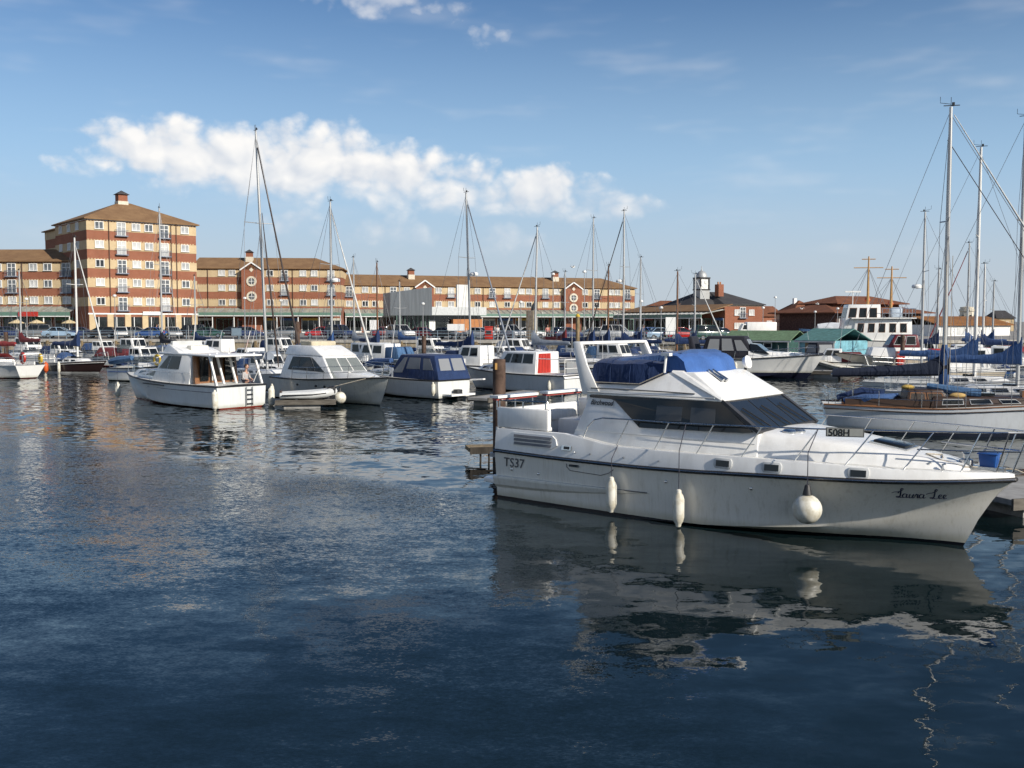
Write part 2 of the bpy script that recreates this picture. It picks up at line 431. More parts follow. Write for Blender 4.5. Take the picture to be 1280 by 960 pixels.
# ------------------------------------------------------------------ water, ground, quay
QZ = 1.9
def water_mat():
    m = bpy.data.materials.new('harbour_water'); m.use_nodes = True
    t = NT(m.node_tree); b = t.n['Principled BSDF']
    tc = t.node('ShaderNodeTexCoord'); co = tc.outputs['Object']
    sep = t.node('ShaderNodeSeparateXYZ'); t.l.new(co, sep.inputs[0]); X, Y = sep.outputs[0], sep.outputs[1]
    big = t.noise(co, .055, 3, .5); mid = t.noise(co, .16, 3, .55)
    # breeze ruffles the open water on the left; the berths and the lee of the near hull lie calm
    line = t.math('ADD', t.math('MULTIPLY', X, -.75), t.math('MULTIPLY', Y, -1.0))
    line = t.math('ADD', line, t.math('MULTIPLY', t.math('SUBTRACT', mid, .5), 3.5))
    gust = t.ramp(line, -23.6, -20.8)
    lee = t.ramp(t.math('ADD', t.math('MULTIPLY_ADD', X, 1.0, t.math('MULTIPLY', Y, .25)), t.math('MULTIPLY', t.math('SUBTRACT', big, .5), 6.0)), 3.0, 6.5)
    gust = t.math('MULTIPLY', gust, t.math('SUBTRACT', 1.0, t.math('MULTIPLY', lee, .92)))
    patch = t.math('MULTIPLY_ADD', t.ramp(mid, .38, .62), .5, .5)
    rough = t.math('MULTIPLY', gust, patch)
    rot = t.node('ShaderNodeMapping'); t.l.new(co, rot.inputs[0]); rot.inputs['Rotation'].default_value = (0, 0, R(24)); rot.inputs['Scale'].default_value = (1, 1.9, 1)
    rv = rot.outputs[0]
    # slopes of the surface, from the long lazy swell down to cat's-paws
    far = t.ramp(Y, 19, 44)
    near = t.ramp(Y, 27, 13)
    tot = None
    for sc, det, amp in ((.30, 1, .10), (1.1, 2, .135), (2.6, 1, t.math('MULTIPLY_ADD', far, .18, .04)),
                         (9.0, 2, t.math('MULTIPLY_ADD', rough, t.math('MULTIPLY_ADD', near, -.68, .78), .02)), (26.0, 1, t.math('MULTIPLY_ADD', rough, t.math('MULTIPLY_ADD', near, -.56, .70), .01))):
        n = t.vmath('SUBTRACT', t.noise(rv, sc, det, .5, .3 if sc < 3 else 0.0, out=1), (.5, .5, .5))
        k = t.node('ShaderNodeVectorMath', operation='SCALE'); t.l.new(n, k.inputs[0]); t.put(k.inputs['Scale'], amp)
        tot = k.outputs[0] if tot is None else t.vmath('ADD', tot, k.outputs[0])
    nrm = t.vmath('NORMALIZE', t.vmath('MULTIPLY_ADD', tot, (1.0, 1.0, 0.0)))
    ma = nrm.node.inputs[0].links[0].from_node; ma.inputs[2].default_value = (0, 0, 1)
    t.l.new(nrm, b.inputs['Normal'])
    b.inputs['Base Color'].default_value = (.005, .0115, .013, 1)
    b.inputs['Roughness'].default_value = .015; b.inputs['IOR'].default_value = 1.33
    b.inputs['Specular IOR Level'].default_value = .5
    return m


EDGE = [(-420, 150), (-160, 133), (-60, 124), (0, 116.5), (24, 108), (34, 112), (60, 118), (200, 112), (420, 105)]
w = MB(); w.add([(-420, -60, 0), (420, -60, 0), (420, 160, 0), (-420, 160, 0)], [(0, 1, 2, 3)])
struct('water', w, water_mat())
BED = mat('harbour_mud', (.05, .045, .035), .9)
bed = MB(); bed.add([(-420, -60, -3), (420, -60, -3), (420, 160, -3), (-420, 160, -3)], [(0, 1, 2, 3)])
struct('harbour_bed', bed, BED)

PAVE = mat('quay_paving', (.30, .28, .25), .85, var=.12, vscale=.6, bump=.01, bscale=6)
g = MB(); far = [(420, 9000), (9000, 9000), (-9000, 9000), (-420, 9000)]
pts = [(-9000, 150)] + EDGE + [(9000, 105)]
vs = [(x, y, QZ) for x, y in pts] + [(9000, 9000, QZ), (-9000, 9000, QZ)]
g.add(vs, [tuple(range(len(vs)))])
struct('ground', g, PAVE)
ASPH = mat('car_park_asphalt', (.07, .07, .072), .9, var=.12, vscale=.8)
road = MB(); off = [(x, y + 3.2) for x, y in EDGE[1:5]]
vs = [(x, y, QZ + .006) for x, y in off] + [(x + 3, y + 17, QZ + .006) for x, y in reversed(off)]
road.add(vs, [tuple(range(len(vs)))]); struct('car_park', road, ASPH)

STONE = mat('quay_stone', (.40, .34, .24), .9, var=.2, vscale=1.2, bump=.03, bscale=3, col2=(.24, .19, .12))
COPING = mat('coping_stone', (.46, .43, .38), .85, var=.12, vscale=2)
TIMBER = mat('weathered_timber', (.30, .22, .12), .9, var=.22, vscale=2.5, stretch=(3, 3, .5), bump=.01, bscale=20)
TIMBERD = mat('wet_timber', (.045, .036, .026), .8, var=.2, vscale=3, stretch=(3, 3, .6))
RAILBLUE = mat('railing_paint', (.20, .27, .33), .5)
CONC = mat('pontoon_concrete', (.33, .32, .30), .9, var=.15, vscale=2, bump=.006, bscale=18)
PLANK = mat('pontoon_planks', (.24, .21, .17), .9, var=.2, vscale=2, stretch=(9, .6, 1))

wall_names = ['sandy stone quay wall left of the brick tower', 'sandy stone quay wall below the brick tower', 'sandy stone quay wall below the parked cars in the middle',
              'timber-faced quay wall below the low green-trimmed colonnade', 'short quay wall turning behind the green-roofed shed', 'quay wall behind the white fishing ship', 'quay wall at the far right behind the workboats']
def piece(a, b):
    a, b = Vector((*a, 0)), Vector((*b, 0)); d = b - a
    return a, d.length, math.atan2(d.y, d.x)
for i, nm in enumerate(wall_names):
    a, Ln, rz = piece(EDGE[i + 1] if i < 7 else EDGE[i], EDGE[i + 2])
    q = thing('quay_wall', nm, 'quay wall', a, rz)
    MB().box(0, Ln, 0, 1.2, -3, QZ - .32).build('wall_face', STONE, q)
    MB().box(-.02, Ln + .02, -.12, 1.25, QZ - .32, QZ + .03).build('coping', COPING, q)
    step = 1.5 if i == 3 else 4.5
    post = MB().box(-.15, .15, -.34, -.002, -2.5, QZ - .15).mesh('timber_fender', TIMBER)
    nposts = min(int(Ln / step), 26)
    for k in range(nposts): place('timber_fender', post, q, (step * (k + .5), 0, 0))
    MB().box(0, Ln, -.003 + .0, .0, -2.5, .55).build('weed_line', TIMBERD, q)
rail_names = ['blue-grey tubular railing at the quay edge at far left', 'blue-grey railing on the quay below the brick tower', 'blue-grey railing in front of the cars by the grey pavilion', 'blue-grey railing above the timber-faced quay wall']
for i, nm in enumerate(rail_names):
    a, Ln, rz = piece(EDGE[i + (1 if i else 1)], EDGE[i + 2])
    q = thing('quay_railing', nm, 'railing', a + Vector((0, 0, QZ)), rz)
    x0 = max(0, Ln - 60) if i == 0 else 0
    for zz in (.45, .8, 1.12): MB().tube([(x0, .35, zz), (Ln, .35, zz)], .028, 5).build('rail', RAILBLUE, q)
    pm = MB().tube([(0, .35, .0), (0, .35, 1.16)], .04, 6).mesh('post', RAILBLUE)
    n = int((Ln - x0) / 2.2)
    for k in range(n + 1): place('post', pm, q, (x0 + k * (Ln - x0) / n, 0, 0))

# ------------------------------------------------------------------ buildings
BRICK = brick_mat('red_brick', (.31, .118, .068), (.26, .096, .056), (.34, .235, .17))
BUFF = brick_mat('buff_brick', (.59, .46, .28), (.54, .415, .245), (.52, .445, .34))
ORBRICK = brick_mat('orange_brick', (.50, .22, .09), (.44, .18, .07), (.4, .3, .2))
ROOFT = tile_mat('brown_roof_tile', (.27, .165, .085), (.19, .11, .058))
ROOFR = tile_mat('red_brown_tile', (.23, .095, .05), (.15, .062, .036))
SLATE = tile_mat('dark_slate', (.075, .072, .072), (.05, .048, .05), .25)
WFRAME = mat('white_window_frame', (.78, .78, .76), .5, var=.03)
PANES = [mat('pane_net_curtain', (.46, .47, .47), .12, var=.18, vscale=1.1, spec=.6), mat('pane_grey', (.15, .165, .18), .08, var=.25, vscale=1.3, spec=.7), mat('pane_pale', (.62, .62, .60), .15, var=.12, vscale=1.3, spec=.6), mat('pane_dark', (.04, .045, .05), .06, var=.3, vscale=1.3, spec=.7)]
BALC = mat('balcony_blue_grey', (.16, .19, .25), .5)
GREENP = mat('green_fascia', (.115, .21, .165), .5, var=.06)
CANOPY = mat('canopy_glazing', (.34, .35, .30), .35, var=.16, vscale=.7)
SHOPD = mat('shop_glass', (.025, .03, .03), .08, var=.3, vscale=.8, spec=.7)
STONEW = mat('pale_render', (.66, .60, .48), .8)
LEADG = mat('lead_grey', (.42, .43, .43), .5, .3)
CLADG = mat('grey_cladding', (.30, .32, .33), .45, .35, var=.08, vscale=.8, stretch=(4, 4, .3))
CLADW = mat('pale_cladding', (.66, .66, .63), .5, var=.05, vscale=.8)
PIPE = mat('brown_downpipe', (.09, .045, .03), .6)


def win_mesh(w_, h_, mull=1, trans=False):
    m = MB(); t_ = .09; d = .12
    m.box(-w_ / 2, w_ / 2, -d, 0, h_ / 2 - t_, h_ / 2); m.box(-w_ / 2 - .05, w_ / 2 + .05, -d - .06, 0, -h_ / 2, -h_ / 2 + t_)
    m.box(-w_ / 2, -w_ / 2 + t_, -d, 0, -h_ / 2 + t_, h_ / 2 - t_); m.box(w_ / 2 - t_, w_ / 2, -d, 0, -h_ / 2 + t_, h_ / 2 - t_)
    for k in range(mull):
        x = -w_ / 2 + w_ * (k + 1) / (mull + 1); m.box(x - .045, x + .045, -d + .01, 0, -h_ / 2 + t_, h_ / 2 - t_)
    if trans: m.box(-w_ / 2 + t_, w_ / 2 - t_, -d + .02, 0, .28, .36)
    return m.mesh('window', WFRAME)
WIN = win_mesh(1.28, 1.15); FRENCH = win_mesh(1.35, 2.05, 1, True); WIDE = win_mesh(1.7, 1.15, 2)
def pane_mesh(w_, h_, m): return MB().box(-w_ / 2 + .05, w_ / 2 - .05, -.05, -.01, -h_ / 2 + .05, h_ / 2 - .05).mesh('pane', m)
PW = [pane_mesh(1.28, 1.15, m) for m in PANES]; PF = [pane_mesh(1.35, 2.05, m) for m in PANES]
def juliet():
    m = MB()
    for z in (-1.0, -.15): m.box(-.95, .95, -.42, -.38, z - .03, z + .03); m.box(-.95, -.91, -.4, 0, z - .03, z + .03); m.box(.91, .95, -.4, 0, z - .03, z + .03)
    for k in range(13): m.box(-.93 + k * .155 - .012, -.93 + k * .155 + .012, -.41, -.39, -1.0, -.15)
    m.box(-.95, .95, -.42, 0, -1.12, -1.04)
    return m.mesh('balcony_railing', BALC)
JUL = juliet()
rw = random.Random(5)
def window(parent, x, z, kind='w', y=0.0, rz=0.0):
    if kind == 'f':
        o = place('window', FRENCH, parent, (x, y, z), rz); place('pane', PF[rw.choice([0, 1, 1, 2])], o); place('balcony_railing', JUL, o)
    else:
        o = place('window', WIN, parent, (x, y, z), rz); place('pane', PW[rw.choice([0, 0, 2, 2, 1, 3])], o)
    return o


def hip(m, x0, x1, y0, y1, z, h, over=.45, hl=None, hr=None):
    """hipped roof over a rectangle"""
    x0 -= over; x1 += over; y0 -= over; y1 += over; w_ = y1 - y0
    if hl is None: hl = w_ / 2
    if hr is None: hr = w_ / 2
    ym = (y0 + y1) / 2
    a = [(x0, y0, z), (x1, y0, z), (x1, y1, z), (x0, y1, z), (x0, y0, z + .16), (x1, y0, z + .16), (x1, y1, z + .16), (x0, y1, z + .16), (x0 + hl, ym, z + h), (x1 - hr, ym, z + h)]
    f = [(0, 3, 2, 1), (0, 1, 5, 4), (1, 2, 6, 5), (2, 3, 7, 6), (3, 0, 4, 7), (4, 5, 9, 8), (6, 7, 8, 9), (5, 6, 9), (7, 4, 8)]
    m.add(a, f); return m


def bands(parent, x0, x1, y0, y1, zs, h=1.34, front_only=False):
    for z in zs:
        MB().box(x0 - .035, x1 + .035, y0 - .035, y1 + .035, z - h / 2, z + h / 2).build('buff_band', BUFF, parent)
        d = MB(); n = int((x1 - x0) / .46)
        for k in range(n): d.box(x0 + (k + .2) * .46, x0 + (k + .2) * .46 + .2, y0 - .05, y0 - .01, z + h / 2 - .02, z + h / 2 + .17)
        o = d.build('dentil_course', BUFF, parent); o['kind'] = 'stuff'


def cupola(parent, x, y, z, s=1.0, fin=True):
    o = MB().box(x - .8 * s, x + .8 * s, y - .8 * s, y + .8 * s, z - 1.2, z + .5 * s).build('turret_base', STONEW, parent)
    MB().box(x - .72 * s, x + .72 * s, y - .72 * s, y + .72 * s, z + .5 * s, z + 1.55 * s).build('turret', BRICK, parent)
    r = MB(); b_ = 1.0 * s
    r.add([(x - b_, y - b_, z + 1.55 * s), (x + b_, y - b_, z + 1.55 * s), (x + b_, y + b_, z + 1.55 * s), (x - b_, y + b_, z + 1.55 * s), (x, y, z + 2.25 * s)], [(0, 3, 2, 1), (0, 1, 4), (1, 2, 4), (2, 3, 4), (3, 0, 4)])
    r.build('turret_roof', SLATE, parent)


def canopy(parent, x0, x1, z, depth=3.0, col=4.2, sign=None, glass_m=CANOPY, shop=True):
    n = max(1, int(round((x1 - x0) / col))); st = (x1 - x0) / n
    MB().slab([(x0, -.06, z + .95), (x1, -.06, z + .95), (x1, -depth, z + .12), (x0, -depth, z + .12)], (0, 0, .07)).build('canopy_roof', glass_m, parent)
    rib = MB().beam((0, -.08, z + 1.06), (0, -depth, z + .235), .1, .1).mesh('canopy_rib', LEADG)
    for k in range(int((x1 - x0) / 1.4) + 1): place('canopy_rib', rib, parent, (x0 + .05 + k * 1.4, 0, 0))
    MB().box(x0, x1, -depth - .06, -depth + .1, z - .42, z + .14).build('fascia', GREENP, parent)
    MB().box(x0, x1, -depth - .1, -depth + .05, z - .56, z - .43).build('white_gutter', WFRAME, parent)
    cm = MB().tube([(0, -depth + .2, 0), (0, -depth + .2, z - .57)], .09, 8).mesh('column', WFRAME)
    for k in range(n + 1): place('column', cm, parent, (x0 + .15 + k * (x1 - x0 - .3) / n, 0, 0))
    if shop:
        for k in range(n):
            a = x0 + k * st + .25; b_ = x0 + (k + 1) * st - .25
            kind = rw.random()
            f = MB(); f.box(a, b_, -.14, -.01, .0, .25); f.box(a, b_, -.14, -.01, 2.65, 2.8); f.box(a, a + .1, -.14, -.01, .25, 2.65); f.box(b_ - .1, b_, -.14, -.01, .25, 2.65)
            for q in (.36, .66): f.box(a + (b_ - a) * q - .04, a + (b_ - a) * q + .04, -.13, -.01, .25, 2.65)
            o = f.build('shop_front', WFRAME if kind < .6 else GREENP, parent)
            MB().box(a + .1, b_ - .1, -.08, -.02, .25, 2.65).build('shop_pane', SHOPD, o)
            if kind < .75:
                c = rw.choice([(.45, .06, .04), (.05, .12, .3), (.6, .58, .5), (.09, .2, .12), (.55, .35, .05)])
                MB().box(a + .2, b_ - .2, -.26, -.15, 2.42, 2.86).build('shop_sign', mat('sign_%.2f_%.2f' % c[:2], c, .5), parent)


def gable_bay(parent, x0, x1, z1, rounds, y=-1.1):
    xm = (x0 + x1) / 2; p = 1.25
    MB().slab([(x0, y, 0), (x1, y, 0), (x1, y, z1), (xm, y, z1 + p), (x0, y, z1)], (0, -y + .5, 0)).build('gable_bay', BRICK, parent)
    v = MB(); v.beam((x0 - .25, y - .08, z1 - .12), (xm, y - .08, z1 + p + .12), .22, .24); v.beam((xm, y - .081, z1 + p + .12), (x1 + .25, y - .081, z1 - .12), .22, .24)
    v.build('barge_board', WFRAME, parent)
    MB().slab([(xm - .42, y - .07, z1 - .05), (xm, y - .07, z1 - .47), (xm + .42, y - .07, z1 - .05), (xm, y - .07, z1 + .37)], (0, .1, 0)).build('diamond_panel', STONEW, parent)
    for z in rounds:
        rot = Matrix.Translation((xm, y, z)) @ Matrix.Rotation(R(90), 4, 'X')
        pr = [(.62, -.02), (.98, -.02), (.98, .12), (.62, .12), (.62, -.02)]
        o = MB().loft([[(a_ * math.cos(math.pi * k / 10), a_ * math.sin(math.pi * k / 10), b_) for k in range(20)] for a_, b_ in pr], True, False).xf(rot).build('round_window', STONEW, parent)
        MB().lathe([(.64, .0), (.64, .06)], 20).xf(rot).build('pane', PANES[1], o)
        MB().box(xm - .04, xm + .04, y - .12, y, z - .62, z + .62).build('glazing_bar', WFRAME, o)
        MB().box(xm - .62, xm + .62, y - .118, y, z - .04, z + .04).build('glazing_bar', WFRAME, o)
    r = MB(); r.add([(x0 - .2, y, z1), (x0 - .2, y + 4, z1), (xm, y, z1 + p), (xm, y + 4, z1 + p), (x1 + .2, y, z1), (x1 + .2, y + 4, z1)], [(0, 1, 3, 2), (2, 3, 5, 4), (0, 2, 4), (1, 5, 3)])
    r.build('bay_roof', ROOFT, parent)


def block(label, p0, p1, name='apartment_block', cat='building'):
    a = Vector((p0[0], p0[1], QZ)); d = Vector((p1[0] - p0[0], p1[1] - p0[1], 0))
    return thing(name, label, cat, a, math.atan2(d.y, d.x)), d.length
def upx(px, a, d_, Ln):
    """distance along a front whose left foot is a and direction d_, where the photograph's column px meets it"""
    k = (px - 640) / FPX
    return (k * a[1] - a[0]) / (d_[0] - k * d_[1])

FL = 2.82
# --- brick tower
p0, p1 = (-63.0, 148.0), (-50.3, 159.0)
T, TW = block('six-storey banded red and buff brick tower with brown hipped roof', p0, p1, 'apartment_tower', 'tower')
EAVE = 17.4
MB().box(0, TW, 0, 15, 0, EAVE).build('wall', BRICK, T)
MB().box(1.3, TW - .5, 15, 25, 0, EAVE - .3).build('rear_wall', BRICK, T)
zr = [EAVE - .95 - FL * k for k in range(5)]
bands(T, 0, TW, 0, 15, zr)
for z in zr: MB().box(1.265, TW - .465, 14.9, 25.035, z - .67, z + .67).build('rear_buff_band', BUFF, T)
MB().box(-.06, TW + .06, -.07, 15.06, EAVE - .12, EAVE - .003).build('eaves_board', WFRAME, T)
hip(MB(), 0, TW, 0, 15, EAVE, 3.6).build('roof', ROOFT, T)
hip(MB(), 1.3, TW - .5, 11, 25, EAVE - .3, 2.9).build('rear_roof', ROOFT, T)
cupola(T, TW / 2 - .5, 7.5, EAVE + 3.3, 1.0)
d_ = ((p1[0] - p0[0]) / TW, (p1[1] - p0[1]) / TW)
for px, k in ((127.5, 'w'), (155, 'f'), (173.3, 'w'), (189, 'w'), (208.2, 'f'), (233.6, 'w')):
    u = upx(px, p0, d_, TW)
    for z in zr: window(T, u, z + (.1 if k == 'w' else -.3), k, -.03)
for y in (4, 8, 12):
    for z in zr[:4]: window(T, 0, z + .1, 'w', y, R(-90)).location.x = -.03
for px in (139.5, 216.5, 223): MB().tube([(upx(px, p0, d_, TW), -.12, 3.5), (upx(px, p0, d_, TW), -.12, EAVE)], .07, 6).build('downpipe', PIPE, T)
MB().box(-.1, TW + .1, -.14, 0, 3.28, 3.48).build('string_course', WFRAME, T)
n = 6
for k in range(n):
    a = .5 + k * (TW - 1) / n; b_ = a + (TW - 1) / n
    MB().box(a - .45, a + .45, -.12, .0, 0, 3.28).build('pier', BUFF, T)
    o = MB().box(a + .5, b_ - .5, -.03, -.001, 0, 2.9).build('arcade_opening', SHOPD, T)
    MB().box(a + .9, a + 1.0, -.06, -.03, 0, 2.9).build('mullion', WFRAME, o)
MB().box(TW - .95, TW - .05, -.12, 0, 0, 3.28).build('pier', BUFF, T)
MB().box(8.0, 11.0, -.3, -.15, 3.2, 3.75).build('sign_board', WFRAME, T)

# --- left wing
p0, p1 = (-99.0, 154.6), (-66.6, 153.4)
A, LN = block('four-storey banded brick wing at far left with sloping glass canopy', p0, p1)
E0 = 11.4; FW = 2.54
MB().box(0, LN, 0, 11, 0, E0).build('wall', BRICK, A)
zr = [E0 - .9 - FW * k for k in range(3)]
bands(A, 0, LN, 0, 11, zr, 1.22)
hip(MB(), 0, LN, 0, 11, E0, 2.3, .4, 3, .3).build('roof', ROOFT, A)
d_ = ((p1[0] - p0[0]) / LN, (p1[1] - p0[1]) / LN)
for px, k in ((-60, 'w'), (-40, 'f'), (-20, 'w'), (0.5, 'w'), (18, 'f'), (45, 'w'), (63, 'w'), (86, 'f')):
    u = upx(px, p0, d_, LN)
    for j, z in enumerate(zr): window(A, u, z + (.06 if k == 'w' or j == 2 else -.32), k if j < 2 else 'w', -.03)
for px in (31, 97): MB().tube([(upx(px, p0, d_, LN), -.12, 4), (upx(px, p0, d_, LN), -.12, E0)], .07, 6).build('downpipe', PIPE, A)
canopy(A, 0, LN - .2, 3.5, 3.0)
MB().box(LN - 8, LN - 5, -3.3, -3.1, 3.0, 3.7).build('sign_board', REDP, A)
E1 = 12.4
zr = [E1 - .95 - FL * k for k in range(3)]

# --- wing right of the tower with the gabled bay
p0, p1 = (-61.5, 192.0), (-33.2, 194.6)
B_, LN = block('four-storey banded brick range right of the tower with round-windowed gable', p0, p1)
MB().box(0, LN, 0, 12, 0, E1).build('wall', BRICK, B_)
bands(B_, 0, LN, 0, 12, zr)
hip(MB(), 0, LN, 0, 12, E1, 2.5, .45, .5, 6).build('roof', ROOFT, B_)
d_ = ((p1[0] - p0[0]) / LN, (p1[1] - p0[1]) / LN)
for px, k in ((279, 'w'), (292, 'w'), (339, 'w'), (357, 'f'), (380, 'w'), (394, 'w'), (415, 'f')):
    u = upx(px, p0, d_, LN)
    for j, z in enumerate(zr): window(B_, u, z + (.1 if k == 'w' or j == 2 else -.3), k if j < 2 else 'w', -.03)
for px in (261.5, 367): MB().tube([(upx(px, p0, d_, LN), -.12, 4), (upx(px, p0, d_, LN), -.12, E1)], .07, 6).build('downpipe', PIPE, B_)
gable_bay(B_, upx(304.5, p0, d_, LN), upx(329.5, p0, d_, LN), E1 - .2, (zr[0] - 1.5, zr[1] - 1.6))
cupola(B_, upx(309.5, p0, d_, LN), 4, E1 + 2.1, .85)
canopy(B_, 0, LN, 3.8, 3.2)

# --- long range in the middle
p0, p1 = (-34.2, 200.5), (27.4, 222.5)
Cc, LN = block('long low banded brick range with two gabled bays and glass canopy', p0, p1)
E2 = 9.5
zr2 = [E2 - .95, E2 - .95 - FL]
MB().box(0, LN, 0, 12, 0, E2).build('wall', BRICK, Cc)
bands(Cc, 0, LN, 0, 12, zr2)
hip(MB(), 0, LN, 0, 12, E2, 2.5, .45, 1.0, 6).build('roof', ROOFT, Cc)
d_ = ((p1[0] - p0[0]) / LN, (p1[1] - p0[1]) / LN)
for px, k in ((437, 'f'), (457, 'w'), (469.5, 'w'), (492, 'f'), (509, 'w'), (548.5, 'w'), (564, 'f'), (597, 'w'), (615.3, 'f'), (634, 'f'), (652, 'w'), (661, 'w'), (681.5, 'f'), (695.5, 'w'), (731, 'w'), (745.5, 'f'), (763.5, 'w'), (771, 'w'), (783.5, 'f')):
    u = upx(px, p0, d_, LN)
    window(Cc, u, zr2[0] + (.1 if k == 'w' else -.3), k, -.03); window(Cc, u, zr2[1] + .1, 'w', -.03)
for px in (482, 604, 671): MB().tube([(upx(px, p0, d_, LN), -.12, 4), (upx(px, p0, d_, LN), -.12, E2)], .07, 6).build('downpipe', PIPE, Cc)
gable_bay(Cc, upx(519, p0, d_, LN), upx(541, p0, d_, LN), E2 - .2, (zr2[1] + .5,))
gable_bay(Cc, upx(704, p0, d_, LN), upx(724.5, p0, d_, LN), E2 - .2, (zr2[0] - 1.2, zr2[1] - .6))
cupola(Cc, upx(520, p0, d_, LN), 4, E2 + 2.1, .85); cupola(Cc, upx(702, p0, d_, LN), 4, E2 + 2.1, .85)
canopy(Cc, 0, LN, 3.7, 3.2)

# --- low colonnade running on to the right
D_, LN = block('low colonnade with tiled lean-to roof and green fascia right of the long range', (24.9, 201.0), (37.6, 175.5), 'colonnade')
MB().box(0, LN, 0, 1.6, 0, 4.2).build('wall', BRICK, D_)
MB().slab([(0, -3.4, 3.95), (LN, -3.4, 3.95), (LN, 1.7, 5.2), (0, 1.7, 5.2)], (0, 0, .14)).build('roof', ROOFT, D_)
canopy(D_, 0, LN, 3.3, 5.2, 3.6)
E_, LN = block('low building with brown hipped roof behind the colonnade', (29.5, 232.0), (44, 232.0), 'shop_building')
MB().box(0, LN, 0, 12, 0, 4.6).build('wall', BRICK, E_)
hip(MB(), 0, LN, 0, 12, 4.6, 2.6).build('roof', ROOFR, E_)
for k in range(4): window(E_, 2 + 5 * k, 3, 'w', -.03)

# --- custom house with clock turret
p0, p1 = (xat(905, 186), 186.0), (xat(953, 190), 190.0)
K, LN = block('old red brick customs house with dark slate roof and white clock turret', p0, p1, 'customs_house')
MB().box(0, LN, 0, 17, 0, 5.3).build('wall', BRICK, K)
MB().box(-.1, LN + .1, -.1, 17.1, 5.1, 5.297).build('cornice', STONEW, K)
MB().box(-5.0, -.003, 2, 14, 0, 4.9).build('side_range', BRICK, K)
hip(MB(), 0, LN, 0, 17, 5.3, 2.7, .4, 3.4, 3.4).build('roof', SLATE, K)
hip(MB(), -5.0, 3, 2, 14, 4.9, 2.9, .4, 4.5, 1).build('side_roof', SLATE, K)
for k, u in enumerate((2.9, 4.2, 6.3)): window(K, u, 3.9, 'f' if k == 1 else 'w', -.03); window(K, u, 1.4, 'w', -.03)
for y in (5, 9, 12): window(K, LN, 3.6, 'w', y, R(90)).location.x = LN + .03
MB().box(1.2, 2.4, 3.4, 4.6, 7.0, 9.3).build('chimney', BRICK, K)
for q in (1.5, 2.05): MB().lathe([(.17, 0), (.13, .5)], 8, (q, 4, 9.28)).build('chimney_pot', ORBRICK, K)
ct = MB().box(-1.9, .3, 5, 7.2, 6.4, 8.4).build('clock_turret', LEADG, K)
MB().box(-1.75, .15, 5.15, 7.05, 8.4, 10.4).build('clock_stage', WFRAME, ct)
MB().box(-2.0, .4, 4.9, 7.3, 10.4, 10.65).build('turret_cornice', SLATE, ct)
MB().box(-2.0, .4, 4.9, 7.3, 8.2, 8.42).build('turret_base_moulding', SLATE, ct)
MB().lathe([(1.1, 0), (1.08, .35), (.9, .8), (.55, 1.15), (.2, 1.3), (.08, 1.6), (.05, 2.2)], 14, (-.8, 6.1, 10.64)).build('dome', LEADG, ct, smooth=True)
for rz_, pos in ((0, (-.8, 5.12, 9.4)), (R(90), (.18, 6.1, 9.4)), (R(-90), (-1.78, 6.1, 9.4))):
    fm = Matrix.Translation(pos) @ Matrix.Rotation(rz_, 4, 'Z') @ Matrix.Rotation(R(90), 4, 'X')
    MB().lathe([(.78, -.04), (.8, .04), (.02, .045)], 20).xf(fm).build('clock_face', mat('clock_white', (.75, .75, .72), .4), ct)
    h = MB(); h.box(-.03, .03, .0, .6, .05, .07); h.box(0, .42, -.03, .03, .05, .07)
    h.xf(fm).build('clock_hands', BLACK, ct)
for q in (-1.8, .2):
    for y in (5.1, 7.1): MB().box(q - .12, q + .12, y - .12, y + .12, 8.42, 10.4).build('corner_post', SLATE, ct)

# --- small houses right of it
p0, p1 = (xat(953, 196), 196.0), (xat(978, 198), 198.0)
H1, LN = block('small brick house with brown pitched roof right of the customs house', p0, p1, 'house')
MB().box(0, LN, 0, 7, 0, 3.3).build('wall', BRICK, H1)
MB().slab([(-.3, -.4, 3.2), (LN + .3, -.4, 3.2), (LN + .3, 3.5, 5.2), (-.3, 3.5, 5.2)], (0, 0, .12)).build('roof', ROOFR, H1)
window(H1, 1.5, 1.8); MB().box(2.4, 3.3, -.05, 0, 0, 2.1).build('door', SHOPD, H1)
p0, p1 = (xat(969, 190), 190.0), (xat(991, 184), 184.0)
H2, LN = block('white-gabled house with dark hipped roof beside the moored white cruiser', p0, p1, 'house')
MB().box(0, LN, 0, 6, 0, 3.6).build('wall', STONEW, H2)
hip(MB(), 0, LN, 0, 6, 3.6, 2.6, .5).build('roof', ROOFR, H2)
MB().box(.6, LN - .6, -1.1, .5, 2.4, 2.6).build('balcony', GREYMETAL, H2)
for q in (.9, 2.4): window(H2, q, 1.9, 'w', -.03)
MB().box(LN * .4, LN * .4 + .6, 2, 2.6, 5, 6.6).build('chimney', WFRAME, H2)

# --- pavilion with tiered brown roofs
p0, p1 = (xat(1044, 165), 165.0), (xat(1152, 172), 172.0)
V, LN = block('dark brick pavilion with two-tier brown roof behind the white ship', p0, p1, 'pavilion')
MB().box(0, LN, 0, 15, 0, 3.6).build('wall', mat('dark_brick', (.10, .05, .04), .8, var=.2), V)
hip(MB(), 0, LN, 0, 15, 3.6, 1.9, 1.5, 5, 5).build('lower_roof', ROOFR, V)
MB().box(3.2, LN - 1.5, 4, 12, 3.6, 5.3).build('upper_wall', BRICK, V)
hip(MB(), 3.2, LN - 1.0, 3.4, 12.6, 5.2, 1.5, .7, 4, 4).build('upper_roof', ROOFR, V)
for k in range(7):
    o = MB().box(.6 + k * 2.1, 2.1 + k * 2.1, -.05, .0, 1.2, 3.1).build('window', WFRAME, V)
    MB().box(.72 + k * 2.1, 1.98 + k * 2.1, -.07, -.04, 1.32, 2.98).build('pane', PANES[1], o)
